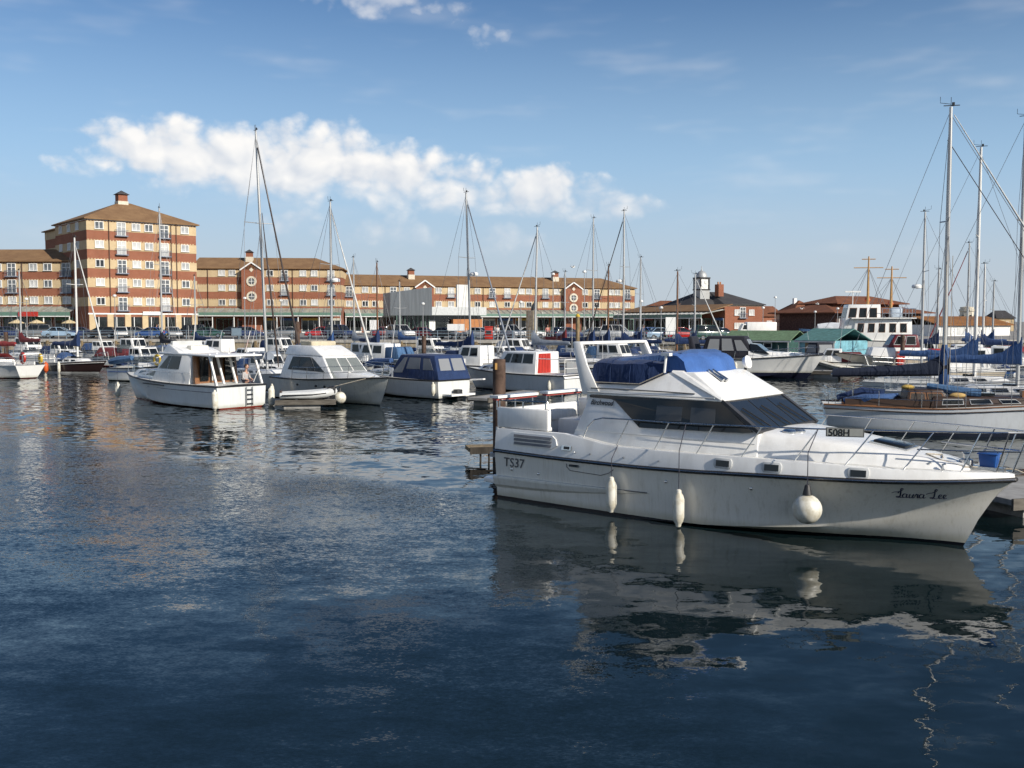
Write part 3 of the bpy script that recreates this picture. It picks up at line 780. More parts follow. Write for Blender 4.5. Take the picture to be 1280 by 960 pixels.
for k in range(4): MB().box(.4 + k * 4, .6 + k * 4, -1.3, -1.1, 0, 3.55).build('post', PIPE, V)

# --- boathouse with white walls, round tower and a house further right
p0, p1 = (xat(1172, 150), 150.0), (xat(1262, 158), 158.0)
G, LN = block('low white-walled boathouse with orange-brown roof at far right', p0, p1, 'boathouse')
MB().box(0, LN, 0, 9, 0, 1.7).build('wall', WFRAME, G)
MB().slab([(-.4, -.5, 1.6), (LN + .4, -.5, 1.6), (LN + .4, 4.5, 2.9), (-.4, 4.5, 2.9)], (0, 0, .15)).build('roof', tile_mat('orange_tile', (.30, .135, .045), (.2, .09, .035)), G)
MB().slab([(-.4, 9.5, 1.6), (LN + .4, 9.5, 1.6), (LN + .4, 4.5, 2.9), (-.4, 4.5, 2.9)], (0, 0, .15)).build('rear_roof', ROOFR, G)
for k in range(3): MB().box(1 + 3.2 * k, 3 + 3.2 * k, -.05, 0, .2, 1.5).build('door', GREYW, G)
rt = thing('round_tower', 'pale round stone tower rising behind the boathouse', 'tower', (xat(1207, 240), 240, QZ))
MB().lathe([(1.7, 0), (1.55, 4.6), (1.75, 4.7), (1.75, 5.2), (1.5, 5.2), (1.5, 5.7), (.1, 5.9)], 16).build('drum', STONEW, rt)
for k in range(5): MB().box(-.2 + math.cos(k * 1.2 - 2.6) * 1.6, .2 + math.cos(k * 1.2 - 2.6) * 1.6, math.sin(k * 1.2 - 2.6) * 1.6 - .2, math.sin(k * 1.2 - 2.6) * 1.6 + .2, 2.6, 3.8).build('opening', SHOPD, rt)
hh = thing('house', 'small buff house with dark roof right of the round tower', 'house', (xat(1245, 230), 230, QZ))
MB().box(0, 4, 0, 6, 0, 2.9).build('wall', BUFF, hh); hip(MB(), 0, 4, 0, 6, 2.9, 1.9, .3, 1, 1).build('roof', SLATE, hh); window(hh, 2, 1.6)

# --- grey clad pavilion in front of the long range
p0, p1 = (xat(494, 160), 160.0), (xat(606, 167), 167.0)
M_, LN = block('modern grey clad harbour pavilion with raked screen wall', p0, p1, 'harbour_pavilion')
d_ = ((p1[0] - p0[0]) / LN, (p1[1] - p0[1]) / LN)
u1 = upx(533, p0, d_, LN); u2 = upx(571, p0, d_, LN); u3 = upx(586, p0, d_, LN)
MB().slab([(0, 2.2, 3.2), (u1, -2.6, 3.2), (u1, -2.6, 7.7), (0, 2.2, 6.9)], (.3, 4.5, 0)).build('screen_wall', CLADG, M_)
MB().box(u1 + .01, LN, -.7, 8, 3.25, 4.6).build('roof_fascia', mat('zinc_fascia', (.50, .52, .52), .5, .2), M_)
MB().box(u2, u3, -.2, .3, 4.6, 8.3).build('pale_slab', CLADW, M_)
MB().box(.4, LN - .2, 1.2, 7.5, 0, 3.2).build('ground_floor', SHOPD, M_)
MB().box(u2 - .5, LN - .3, .3, 1.2, 0, 2.6).build('brick_panel', ORBRICK, M_)
for k in range(9): MB().box(.6 + k * .7, .68 + k * .7, .9, 1.0, 0, 3.2).build('glazing_post', GREENP, M_)
MB().box(u1 + .8, u1 + 2.0, 1.05, 1.25, .2, 2.4).build('door', WFRAME, M_)
print('setting built')
# ------------------------------------------------------------------ boat building kit (local x forward, y to port, z up from the waterline)
class Hull:
    def __init__(s, L0, stem, zs, bs, bc, zc, zk=-.45, rake=0.0, p=1.25, nt=20):
        s.L0, s.stem, s.zs, s.bs, s.bc, s.zc, s.zk, s.rake, s.p, s.nt = L0, stem, zs, bs, bc, zc, zk, rake, p, nt
    def x(s, t, z): return t * s.L0 + (cr(s.stem, z) - s.L0) * t ** 3 - s.rake * max(z, 0) * (1 - t) ** 6
    def pt(s, t, v):
        zc, zs = cr(s.zc, t), cr(s.zs, t); bc, bs = cr(s.bc, t), cr(s.bs, t)
        if v < 0:
            k = 1 + v; zk = s.zk + (zc - s.zk) * max(0, (t - .8) / .2) * .35; z = zk + (zc - zk) * k; y = bc * k
        else: z = zc + (zs - zc) * v; y = bc + (bs - bc) * v ** (s.p if t > .4 else 1 + (s.p - 1) * t / .4)
        return Vector((s.x(t, z), y, z))
    def mesh(s, rows=(-1, -.5, 0, .2, .4, .6, .8, 1)):
        m = MB(); n = s.nt; ts = [1 - (1 - k / n) ** 1.25 for k in range(n + 1)]
        for sg in (1, -1):
            rings = [[(p.x, sg * p.y, p.z) for p in (s.pt(t, v) for v in rows)] for t in ts]
            m.loft(rings, False, False)
        sec = [s.pt(0, v) for v in rows]
        m.add([(p.x, -p.y, p.z) for p in sec] + [(p.x, p.y, p.z) for p in reversed(sec)], [tuple(range(2 * len(sec)))])
        return m
    def tx(s, x, z=None):
        lo, hi = 0.0, 1.0
        for _ in range(26):
            mid = (lo + hi) / 2; zz = cr(s.zs, mid) if z is None else z
            if s.x(mid, zz) < x: lo = mid
            else: hi = mid
        return lo
    def sheer(s, x):
        t = s.tx(x); return cr(s.bs, t), cr(s.zs, t)
    def side(s, x, z):
        t = s.tx(x, z); zc, zs = cr(s.zc, t), cr(s.zs, t); v = min(1, max(0, (z - zc) / (zs - zc)))
        return s.pt(t, v).y
    def edge(s, t0=0.0, t1=1.0, inset=0.0, dz=0.0, sg=1, n=20):
        out = []
        for k in range(n + 1):
            t = t0 + (t1 - t0) * k / n; p = s.pt(t, 1); out.append(Vector((p.x, sg * max(p.y - inset, 0), p.z + dz)))
        return out
    def deck(s, t0=0.0, t1=1.0, dz=-.02, camber=.05, inset=.01, n=22):
        m = MB(); rings = []
        for k in range(n + 1):
            t = t0 + (t1 - t0) * k / n; p = s.pt(t, 1); b_ = max(p.y - inset, .005)
            rings.append([(p.x, b_ * q, p.z + dz + camber * (1 - q * q) * min(1, b_)) for q in (-1, -.6, -.2, .2, .6, 1)])
        return m.loft(rings, False, False)


def motor_hull(L, B, fs, fb, overhang=.09, nt=18):
    h = B / 2
    return Hull(L * (1 - overhang), [(-.5, L * (1 - overhang * 1.5)), (0, L * (1 - overhang)), (fb * .6, L * (1 - overhang * .35)), (fb + .05, L)],
                [(0, fs), (.4, fs + .1 * (fb - fs)), (.75, fs + .55 * (fb - fs)), (1, fb)],
                [(0, .91 * h), (.3, h), (.6, .95 * h), (.78, .72 * h), (.9, .40 * h), (1, .015)],
                [(0, .86 * h), (.3, .92 * h), (.6, .78 * h), (.8, .42 * h), (.92, .15 * h), (1, .01)],
                [(0, .05), (.5, .1), (.8, .3), (1, fb * .5)], -.45, 0, 1.35, nt)
def yacht_hull(L, B, fs, fb, stern=.62, rake=.25, nt=18):
    h = B / 2
    return Hull(L * .88, [(-.5, L * .80), (0, L * .88), (fb, L)], [(0, fs), (.35, fs * .93), (.7, fs + .4 * (fb - fs)), (1, fb)],
                [(0, stern * h), (.25, .88 * h), (.48, h), (.7, .82 * h), (.87, .45 * h), (1, .015)],
                [(0, stern * .62 * h), (.25, .76 * h), (.48, .9 * h), (.7, .66 * h), (.87, .28 * h), (1, .01)],
                [(0, .12), (.3, -.05), (.7, -.05), (1, .2)], -.6, rake, .85, nt)


def house(m, x0, x1, z0, z1, w0, w1, rf=.3, ra=.1, ti=.08, z0f=None, z1f=None):
    """tapered deckhouse added to m; returns its faces as quads (bl, br, tr, tl) seen from outside"""
    zf = z0 if z0f is None else z0f; z1f = z1 if z1f is None else z1f
    V_ = Vector
    b = dict(sa=V_((x0, -w0, z0)), sf=V_((x1, -w1, zf)), pf=V_((x1, w1, zf)), pa=V_((x0, w0, z0)))
    u = dict(sa=V_((x0 + ra, -w0 + ti, z1)), sf=V_((x1 - rf, -w1 + ti, z1f)), pf=V_((x1 - rf, w1 - ti, z1f)), pa=V_((x0 + ra, w0 - ti, z1)))
    ks = ('sa', 'sf', 'pf', 'pa')
    m.loft([[b[k] for k in ks], [u[k] for k in ks]])
    return dict(S=(b['sa'], b['sf'], u['sf'], u['sa']), P=(b['pf'], b['pa'], u['pa'], u['pf']), F=(b['sf'], b['pf'], u['pf'], u['sf']), A=(b['pa'], b['sa'], u['sa'], u['pa']), T=(u['sa'], u['sf'], u['pf'], u['pa']))
def quv(q, u, v):
    return (q[0] * (1 - u) + q[1] * u) * (1 - v) + (q[3] * (1 - u) + q[2] * u) * v
def panel(q, poly, out=.014, sink=.012):
    n = (q[1] - q[0]).cross(q[3] - q[0]).normalized()
    p = [quv(q, u, v) for u, v in poly]
    return MB().loft([[a - n * sink for a in p], [a + n * out for a in p]])
def rect(u0, u1, v0, v1, s0=0.0, s1=0.0): return [(u0, v0), (u1, v0), (u1 + s1, v1), (u0 + s0, v1)]
def glaze(parent, q, rects, m=None, frame=None, name='window', fw=.05):
    for r in rects:
        poly = rect(*r) if len(r) in (4, 6) and not isinstance(r[0], tuple) else r
        if frame:
            cu = sum(p[0] for p in poly) / len(poly); cv_ = sum(p[1] for p in poly) / len(poly)
            lu = (q[1] - q[0]).length; lv = (q[3] - q[0]).length
            big = [(u + (fw / lu if u > cu else -fw / lu), v + (fw / lv if v > cv_ else -fw / lv)) for u, v in poly]
            o = panel(q, big, .012).build(name, frame, parent)
            panel(q, poly, .022).build('pane', m or DKGLASS, o)
        else: panel(q, poly, .016).build(name, m or DKGLASS, parent)


def railing(parent, pts, h, every=2, r=.014, lines=(1.0,), lean=0.0, m=None, name='guard_rail', post='stanchion', shape=6):
    """posts on the deck edge points with one or more lines on them"""
    m = m or STEEL; top = [Vector((p[0] + lean, p[1], p[2] + h)) for p in pts]
    for k in lines:
        MB().tube([Vector(p) + (q - Vector(p)) * k for p, q in zip(pts, top)], r, shape).build(name, m, parent)
    for p, q in list(zip(pts, top))[::every]: MB().tube([p, q], r * 1.05, shape).build(post, m, parent)


def fender(label, parent_obj, x, y, z, L=.62, r=.12, ball=False, rope=.6, m=None, group=None, tie=None):
    """hangs from a boat on its own line: a thing of its own"""
    M = parent_obj.matrix_basis
    o = thing('ball_fender' if ball else 'fender', label, 'fender', M @ Vector((x, y, z)), 0, group)
    if ball:
        MB().ball((0, 0, 0), r, 18, 12).build('float', m or FENDER, o, smooth=True)
        MB().lathe([(.05, r * .9), (.09, r * .98), (.05, r + .16), (.04, r + .18)], 10).build('eye', BLACK, o, smooth=True)
        top = r + .17
    else:
        MB().lathe([(.02, -L / 2 - .07), (.05, -L / 2 - .05), (.06, -L / 2), (r * .8, -L / 2 + .05), (r, -L / 2 + .13), (r, L / 2 - .13), (r * .8, L / 2 - .05), (.06, L / 2), (.05, L / 2 + .06), (.02, L / 2 + .08)], 14).build('float', m or FENDER, o, smooth=True)
        top = L / 2 + .06
    end = Vector((0, 0, top + rope)) if tie is None else M @ Vector(tie) - o.location
    MB().tube([(0, 0, top), (0, 0, top + (end.z - top) * .6), end], .009, 5).build('rope', ROPED, o)
    return o


def anchor_pt(px, py, z=0.0): return ground(px, py, z)


def sail_cover(x0, x1, z0, z1, h0, h1, w0=.16, w1=.08, n=10, up=0.0):
    """canvas laid over a boom, from the mast (x0) to the boom end (x1)"""
    m = MB(); rings = []
    for k in range(n + 1):
        t = k / n; x = x0 + (x1 - x0) * t; z = z0 + (z1 - z0) * t; h = h0 + (h1 - h0) * t ** .7; w_ = w0 + (w1 - w0) * t
        h += up * max(0, 1 - t * 3.5) ** 1.5; wob = .03 * math.sin(k * 2.3) * (1 if 0 < k < n else 0)
        rings.append([(x, w_ * .8, z - .05), (x, w_, z + h * .3), (x, w_ * .55, z + h * .75 + wob), (x, 0, z + h + wob), (x, -w_ * .55, z + h * .75 + wob), (x, -w_, z + h * .3), (x, -w_ * .8, z - .05), (x, 0, z - .12)])
    return m.loft(rings)


def yacht(label, pos, heading, L=9.0, B=2.9, fs=.85, fb=1.15, hullm=None, mast=11.0, mast_x=.56, mastm=None, cover=NAVY, jib=None, hood=None, wood=False, lean=(0, 0), spreaders=1, detail=1,
          radar=False, windex=True, boom=True, group='sailing yachts in the marina', deckm=None, stern=.62, rail=True, backstay=True, jib_r=.06, roof=True, name='sailing_yacht', fly=True, stripe=None):
    mastm = mastm or ALU; hullm = hullm or hull_mat('yacht_white', (.74, .74, .72), (.05, .012, .012))
    o = thing(name, label, 'sailing boat', (pos[0], pos[1], 0), heading, group)
    H = yacht_hull(L, B, fs, fb, stern)
    H.mesh().build('hull', hullm, o, smooth=True)
    H.deck().build('deck', deckm or DECK, o, smooth=True)
    tr = MB()
    for sg in (1, -1): tr.tube(H.edge(0, 1, 0, .02, sg), .03, 5)
    tr.build('toe_rail', TEAK if wood else ALU, o)
    if stripe:
        st = MB()
        for sg in (1, -1): st.tube(H.edge(0, .985, -.006, -.12, sg), .022, 5)
        st.build('hull_stripe', stripe, o)
    zd = lambda x: H.sheer(x)[1]
    mx = L * mast_x
    if roof:
        c = MB(); q = house(c, L * .33, L * .74, zd(L * .4), zd(L * .4) + .42, B * .33, B * .2, .5, .12, .07, zd(L * .74), zd(L * .74) + .22)
        c.build('coachroof', TEAKD if wood else WHITE, o, bevel=.05)
        for side in 'SP':
            ws = [(.10, .27, .30, .72), (.34, .51, .30, .72), (.6, .74, .3, .7)] if side == 'S' else [(.9, .73, .30, .72), (.66, .49, .30, .72), (.4, .26, .3, .7)]
            ws = [(min(a, b), max(a, b), c0, c1) for a, b, c0, c1 in ws]
            glaze(o, q[side], ws, DKGLASS, ALU if detail else None, fw=.03)
        MB().box(L * .5, L * .5 + .55, -.27, .27, zd(L * .5) + .38, zd(L * .5) + .47).build('hatch', DKGLASS, o)
        MB().box(L * .04, L * .33, -B * .3, B * .3, zd(L * .2) - .03, zd(L * .2) + .07).build('cockpit_floor', TEAK if wood else DECK, o)
        for sg in (1, -1): MB().beam((L * .05, sg * B * .27, zd(L * .1) + .13), (L * .33, sg * B * .31, zd(L * .3) + .2), .09, .26).build('coaming', TEAKD if wood else WHITE, o)
        MB().tube([(L * .08, 0, fs), (L * .08 + .05, 0, fs + .75)], .035, 6).build('helm_post', STEEL, o)
    if hood:
        m = MB(); rings = []
        for k in range(6):
            a = k / 5; x = L * .335 + a * .95; hh = .95 * math.cos(a * 1.25) ** .6; ww = B * .3
            rings.append([(x + .12 * (1 - abs(s_)), ww * s_, zd(L * .35) + .3 + hh * (1 - abs(s_) ** 3.2) * .62) for s_ in (-1, -.8, -.45, 0, .45, .8, 1)])
        m.loft(rings, False, False); sh = m.build('spray_hood', hood, o, smooth=True)
    # mast and rig
    zb = zd(mx) + (.38 if roof else .05); top = Vector((mx + lean[0], lean[1], mast))
    foot = Vector((mx, 0, zb - .3)); mp = lambda k: foot + (top - foot) * k
    MB().tube([foot, mp(.5), mp(.8), top], [.085, .085, .08, .06], 10).build('mast', mastm, o, smooth=True)
    mh = MB(); mh.tube([top, top + Vector((0, 0, .35))], .012, 4); mh.tube([top + Vector((0, 0, .1)), top + Vector((-.35, .1, .18)), top + Vector((-.35, .1, .4))], .012, 4)
    mh.tube([top + Vector((.3, 0, .05)), top + Vector((-.25, 0, .05))], .02, 4); mh.lathe([(.05, 0), (.05, .13)], 6, tuple(top + Vector((.08, 0, .03))))
    mh.build('masthead_gear', BLACK, o)
    ks = [.62] if spreaders == 1 else [.42, .70]
    chain = H.sheer(mx - .1); cy, cz = chain[0] - .05, chain[1]
    rig = MB()
    for k in ks:
        p = mp(k); w_ = B * (.34 if k < .6 else .30)
        for sg in (1, -1): MB().tube([p, p + Vector((-.12, sg * w_, .05))], .026, 5).build('spreader', mastm, o)
    for sg in (1, -1):
        pts = [Vector((mx - .1, sg * cy, cz))] + [mp(k) + Vector((-.12, sg * B * (.34 if k < .6 else .30), .05)) for k in ks] + [mp(.985)]
        rig.tube(pts, .011, 4); rig.tube([Vector((mx - .45, sg * cy, cz)), mp(ks[0] - .02)], .01, 4); rig.tube([Vector((mx + .3, sg * cy, cz)), mp(ks[0] - .02)], .01, 4)
    bow = Vector((L * .985, 0, fb + .03))
    rig.tube([bow, mp(.975)], .012, 4)
    if backstay: rig.tube([Vector((L * .01, 0, fs)), mp(.99)], .011, 4)
    rig.build('rigging', WIRE, o)
    if jib is not None:
        a, b_ = bow + Vector((0, 0, .35)), mp(.93) + Vector((.12, 0, 0)); d = b_ - a
        MB().tube([a, a + d * .05, a + d * .3, a + d * .7, a + d], [.03, jib_r * 1.1, jib_r, jib_r * .75, .03], 8).build('furled_jib', jib, o, smooth=True)
        MB().lathe([(.02, 0), (.12, .01), (.12, .1), (.03, .12)], 10, tuple(bow + Vector((-.02, 0, .2)))).build('furling_drum', BLACK, o)
    if boom:
        zb2 = zb + .95; bl = L * .40
        MB().tube([(mx - .12, 0, zb2), (mx - bl, 0, zb2 + .1)], .055, 8).build('boom', mastm, o)
        if cover is not None:
            sail_cover(mx + .14, mx - bl + .1, zb2 + .05, zb2 + .12, .42, .18, .19, .09, up=.75).build('sail_cover', cover, o, smooth=True)
        MB().tube([(mx - bl + .3, 0, zb2), (mx - bl + .5, 0, fs + .2)], .015, 4).build('mainsheet', ROPE, o)
    if radar:
        p = mp(.52); MB().lathe([(.08, -.06), (.3, -.04), (.32, .08), (.26, .18), (.1, .22)], 14, (p.x + .42, 0, p.z)).build('radar_dome', WHITE, o, smooth=True)
        MB().beam(p, (p.x + .42, 0, p.z - .06), .06, .05).build('radar_bracket', WHITE, o)
    if rail:
        for sg in (1, -1): railing(o, H.edge(.04, .93, .07, .02, sg, 12), .6, 2 if detail else 4, .012, (1.0, .5), name='lifeline')
        pu = MB()
        e = [H.edge(.93, .93, .07, 0, s_, 1)[0] for s_ in (1, -1)]; tip = Vector((L * .99, 0, fb))
        pu.tube([e[0] + Vector((0, 0, .6)), tip + Vector((-.1, .2, .68)), tip + Vector((.02, 0, .68)), tip + Vector((-.1, -.2, .68)), e[1] + Vector((0, 0, .6))], .014, 5)
        for s_ in (1, -1): pu.tube([tip + Vector((-.12, .18 * s_, .68)), tip + Vector((-.35, .14 * s_, 0))], .014, 5)
        pu.build('pulpit', STEEL, o)
        pb = MB(); e = [H.edge(.04, .04, .07, 0, s_, 1)[0] for s_ in (1, -1)]
        for hh in (.62, .32): pb.tube([e[0] + Vector((0, 0, hh)), e[0] + Vector((-.3, -.1, hh)), e[1] + Vector((-.3, .1, hh)), e[1] + Vector((0, 0, hh))], .014, 5)
        for s_, q in ((1, e[0]), (-1, e[1])): pb.tube([q + Vector((-.28, -.1 * s_, .62)), q + Vector((-.24, -.1 * s_, 0))], .014, 5)
        pb.build('pushpit', STEEL, o)
    return o, H


def motorboat(label, pos, heading, L=8.0, B=2.9, fs=.95, fb=1.25, hullm=None, rubm=None, group='motor boats in the marina', name='motor_cruiser', cat='motor boat', deckm=None, overhang=.09):
    o = thing(name, label, cat, (pos[0], pos[1], 0), heading, group)
    H = motor_hull(L, B, fs, fb, overhang)
    H.mesh().build('hull', hullm or hull_mat('cruiser_white', (.74, .74, .72), (.02, .02, .03)), o, smooth=True)
    H.deck(0, 1, .0).build('deck', deckm or DECK, o, smooth=True)
    r = MB()
    for sg in (1, -1): r.tube(H.edge(0, 1, -.01, -.02, sg), .04, 6)
    p = H.pt(0, 1); r.tube([(p.x - .01, -p.y, p.z - .02), (p.x - .01, p.y, p.z - .02)], .04, 6)
    r.build('rub_rail', rubm or BLACK, o)
    return o, H


def bow_rail(o, H, t0=.45, h=.6, lean=.1, every=3, lines=(1.0,)):
    for sg in (1, -1): railing(o, H.edge(t0, .97, .07, .0, sg, 12), h, every, .014, lines, lean, name='bow_rail')


def cabin(o, name, m, bevel, x0, x1, z0, z1, w0, w1, rf=.3, ra=.1, ti=.08, z0f=None, z1f=None):
    b = MB(); q = house(b, x0, x1, z0, z1, w0, w1, rf, ra, ti, z0f, z1f); b.build(name, m, o, bevel=bevel); return q


def text_mesh(txt, shear=0.0, size=1.0, offset=0.0):
    c = bpy.data.curves.new('lettering', 'FONT'); c.body = txt; c.shear = shear; c.size = size; c.offset = offset; c.resolution_u = 3
    t = bpy.data.objects.new('lettering', c); COL.objects.link(t)
    bpy.context.view_layer.update()
    me = bpy.data.meshes.new_from_object(t.evaluated_get(bpy.context.evaluated_depsgraph_get()))
    bpy.data.objects.remove(t); bpy.data.curves.remove(c)
    return me
# ------------------------------------------------------------------ the near motor cruiser
HEAD = R(-39.96)
MAIN_HULL = hull_mat('near_hull_gelcoat', (.80, .77, .69), (.012, .012, .016), .06, .36)
mb = thing('motor_cruiser', 'large white flybridge motor cruiser with blue covers, lettered Laura Lee, nearest the camera', 'motor boat', (.717, 24.25, 0), HEAD)
MH = Hull(9.85, [(-.5, 9.5), (0, 9.85), (.44, 10.04), (.75, 10.22), (1.0, 10.38), (1.31, 10.68)],
          [(0, 1.12), (.2, 1.10), (.36, 1.10), (.5, 1.13), (.66, 1.19), (.85, 1.23), (1, 1.31)],
          [(0, 1.74), (.2, 1.80), (.5, 1.80), (.65, 1.70), (.78, 1.42), (.88, 1.02), (.95, .56), (1, .02)],
          [(0, 1.64), (.2, 1.68), (.5, 1.64), (.65, 1.38), (.78, .96), (.88, .52), (.95, .22), (1, .01)],
          [(0, -.04), (.3, -.02), (.5, .04), (.7, .16), (.85, .34), (1, .72)], -.55, 0, 1.5, 34)
MH.mesh((-1, -.6, -.25, 0, .15, .3, .5, .7, .85, 1)).build('hull', MAIN_HULL, mb, smooth=True)
r = MB()
for sg in (1, -1): r.tube(MH.edge(0, 1, -.02, 0, sg, 40), .042, 8)
p = MH.pt(0, 1); r.tube([(-.02, -p.y, p.z), (-.02, p.y, p.z)], .042, 8)
r.build('rub_rail', BLACK, mb, smooth=True)
r = MB()
for sg in (1, -1): r.tube(MH.edge(0, 1, -.062, 0.005, sg, 40), .012, 6)
r.build('rub_rail_insert', STEEL, mb)
# moulded knuckle and stern spray rails
for sg in (1, -1):
    k = MB(); rings = []
    for i in range(13):
        x = -.02 + 4.2 * i / 12; z = .53 + .05 * i / 12; y = MH.side(x, z); w_ = .09 * (1 - (i / 12) ** 3) + .004
        k_ = 1 - .9 * (i / 12) ** 2; rings.append([(x, sg * (y - .05), z + .02), (x, sg * (y + w_), z + .0), (x, sg * (y + w_), z - .05 * k_), (x, sg * (y + w_ * .5), z - .2 * k_), (x, sg * (y - .05), z - .3 * k_)])
    k.loft(rings).build('spray_rail', MAIN_HULL, mb)
DZ = [(0, 1.64), (2.0, 1.65), (2.6, 1.58), (3.4, 1.48), (5, 1.48), (6.2, 1.50), (8.1, 1.47), (9.05, 1.44), (9.9, 1.44), (10.5, 1.43), (10.7, 1.40)]
def dk(x, inset=.0):
    b_, z = MH.sheer(min(x, 10.66)); return max(b_ - .055 - inset, .0), cr(DZ, x)
XS = [0, .3, .8, 1.4, 2.0, 2.3, 2.6, 3.0, 3.4, 4, 4.6, 5.2, 5.8, 6.4, 7, 7.6, 8.2, 8.7, 9.1, 9.5, 9.8, 10.1, 10.3, 10.45, 10.57, 10.66]
for sg in (1, -1):
    rings = []
    for x in XS:
        b_, z = MH.sheer(x); b2, z2 = dk(x)
        rings.append([(x, sg * (b_ + .004), z - .03), (x, sg * (b_ - .002), z + .05), (x, sg * (b2 + .012), z2 - .03), (x, sg * b2, z2), (x, sg * max(b2 - .1, 0), z2 + .002), (x, sg * max(b2 - .12, 0), z - .03)])
    MB().loft(rings).build('bulwark', WHITE, mb, smooth=True)
d = MB(); rings = []
for x in [q for q in XS if q >= 2.3]:
    b2, z2 = dk(x, .08); rings.append([(x, b2 * q, z2 - .012 + .05 * (1 - q * q) * min(1, b2)) for q in (-1, -.7, -.3, 0, .3, .7, 1)])
d.loft(rings, False, False).build('foredeck', DECK, mb, smooth=True)
MB().box(0.02, 2.4, -1.6, 1.6, 1.0, 1.06).build('cockpit_floor', DECK, mb)
MB().box(-.0, .06, -1.7, 1.7, 1.13, 1.66).build('transom_top', WHITE, mb)
# aft coamings round the cockpit
MB().box(.02, 1.52, -1.69, -1.55, 1.655, 2.13).build('coaming', WHITE, mb, bevel=.04)
MB().box(.02, 2.45, 1.50, 1.64, 1.655, 2.16).build('coaming', WHITE, mb, bevel=.04)
MB().box(-.03, .11, -1.5, 1.45, 1.66, 2.08).build('coaming', WHITE, mb, bevel=.04)
MB().box(.35, 1.3, .2, 1.45, 1.06, 1.75).build('cockpit_seat', WHITE, mb, bevel=.05)
MB().box(2.3, 2.42, -1.3, 1.3, 1.06, 2.5).build('cabin_bulkhead', WHITE, mb)
MB().box(2.28, 2.3, -.4, .4, 1.1, 2.35).build('cabin_door', DKGLASS, mb)
# transom rails with red-edged boards
for (a, b_) in ((-1.72, -.22), (.15, 1.62)):
    MB().beam((-.04, a, 2.355), (-.04, b_, 2.355), .26, .06).build('rail_board', WHITE, mb)
    MB().beam((-.02, a, 2.30), (-.02, b_, 2.30), .13, .05).build('rail_board_edge', mat('faded_red_board', (.34, .06, .05), .6), mb)
    for q in (.06, .5, .94): MB().tube([(-.02, a + (b_ - a) * q, 2.05), (-.02, a + (b_ - a) * q, 2.3)], .018, 6).build('rail_post', STEEL, mb)
for y in (-1.62, 1.57):
    MB().tube([(0, y, 2.28), (1.46, y, 2.30), (1.52, y, 2.1)], .018, 6).build('coaming_rail', STEEL, mb)
    for x in (.05, .75, 1.4): MB().tube([(x, y, 2.1), (x, y, 2.29)], .016, 6).build('rail_post', STEEL, mb)
MB().box(1.0, 1.5, -1.66, -1.5, 1.65, 1.74).build('mooring_cleat_pad', WHITE, mb, bevel=.02)
for x in (1.12, 1.34): MB().tube([(x, -1.58, 1.72), (x, -1.58, 1.82), (x + .08, -1.58, 1.84)], .018, 6).build('cleat', STEEL, mb)
# bathing platform
MB().slab([(-.55, -1.5, .30), (-.62, -1.3, .30), (-.62, 1.3, .30), (-.55, 1.5, .30), (.05, 1.66, .30), (.05, -1.66, .30)], (0, 0, .11)).build('bathing_platform', WHITE, mb, bevel=.02)

# deckhouse
dh = MB()
prof_b = [(2.1, 1.55, 1.60), (6.42, 1.62, 1.45)]
V3 = Vector
sa, sf, stf, sta = V3((2.03, -1.60, 1.38)), V3((6.46, -1.50, 1.38)), V3((5.62, -1.30, 2.52)), V3((2.44, -1.36, 2.52))
win_f = V3((6.42, -1.33, 1.95))
def mir(p): return V3((p.x, -p.y, p.z))
dh.loft([[sa, sf, win_f, stf, sta], [mir(q) for q in (sa, sf, win_f, stf, sta)]])
dh.build('deckhouse', WHITE, mb, bevel=.03)
qs = (V3((2.08, -1.56, 1.56)), V3((6.42, -1.46, 1.56)), V3((6.42, -1.295, 2.52)), V3((2.08, -1.365, 2.52)))
def uvs(x, z): return ((x - 2.08) / 4.34, (z - 1.56) / .96)
panel(qs, [uvs(*p) for p in [(2.45, 2.45), (2.44, 2.50), (5.60, 2.50), (6.32, 1.96), (6.1, 1.93), (3.78, 1.88), (3.12, 2.40), (3.0, 2.44)]], .022, .03).build('side_window', DKGLASS, mb)
qp = (mir(qs[1]), mir(qs[0]), mir(qs[3]), mir(qs[2]))
def uvp(x, z): return ((6.42 - x) / 4.34, (z - 1.56) / .96)
panel(qp, [uvp(*p) for p in [(2.45, 2.45), (2.44, 2.50), (5.60, 2.50), (6.32, 1.96), (3.78, 1.88), (3.12, 2.40)]][::-1], .022, .03).build('side_window', DKGLASS, mb)
for (x0, x1) in ((4.15, 4.75), (4.95, 5.5)):
    panel(qs, [uvs(*p) for p in [(x0, 2.05), (x1, 2.07), (x1, 2.36), (x0, 2.36)]], .026, .0).build('side_window_pane', glass('dim_glass', (.05, .055, .062), .06), mb)
panel(qs, [uvs(*p) for p in [(2.16, 1.72), (6.38, 1.72), (6.38, 1.735), (2.16, 1.735)]], .008, .0).build('moulding_line', GREYW, mb)
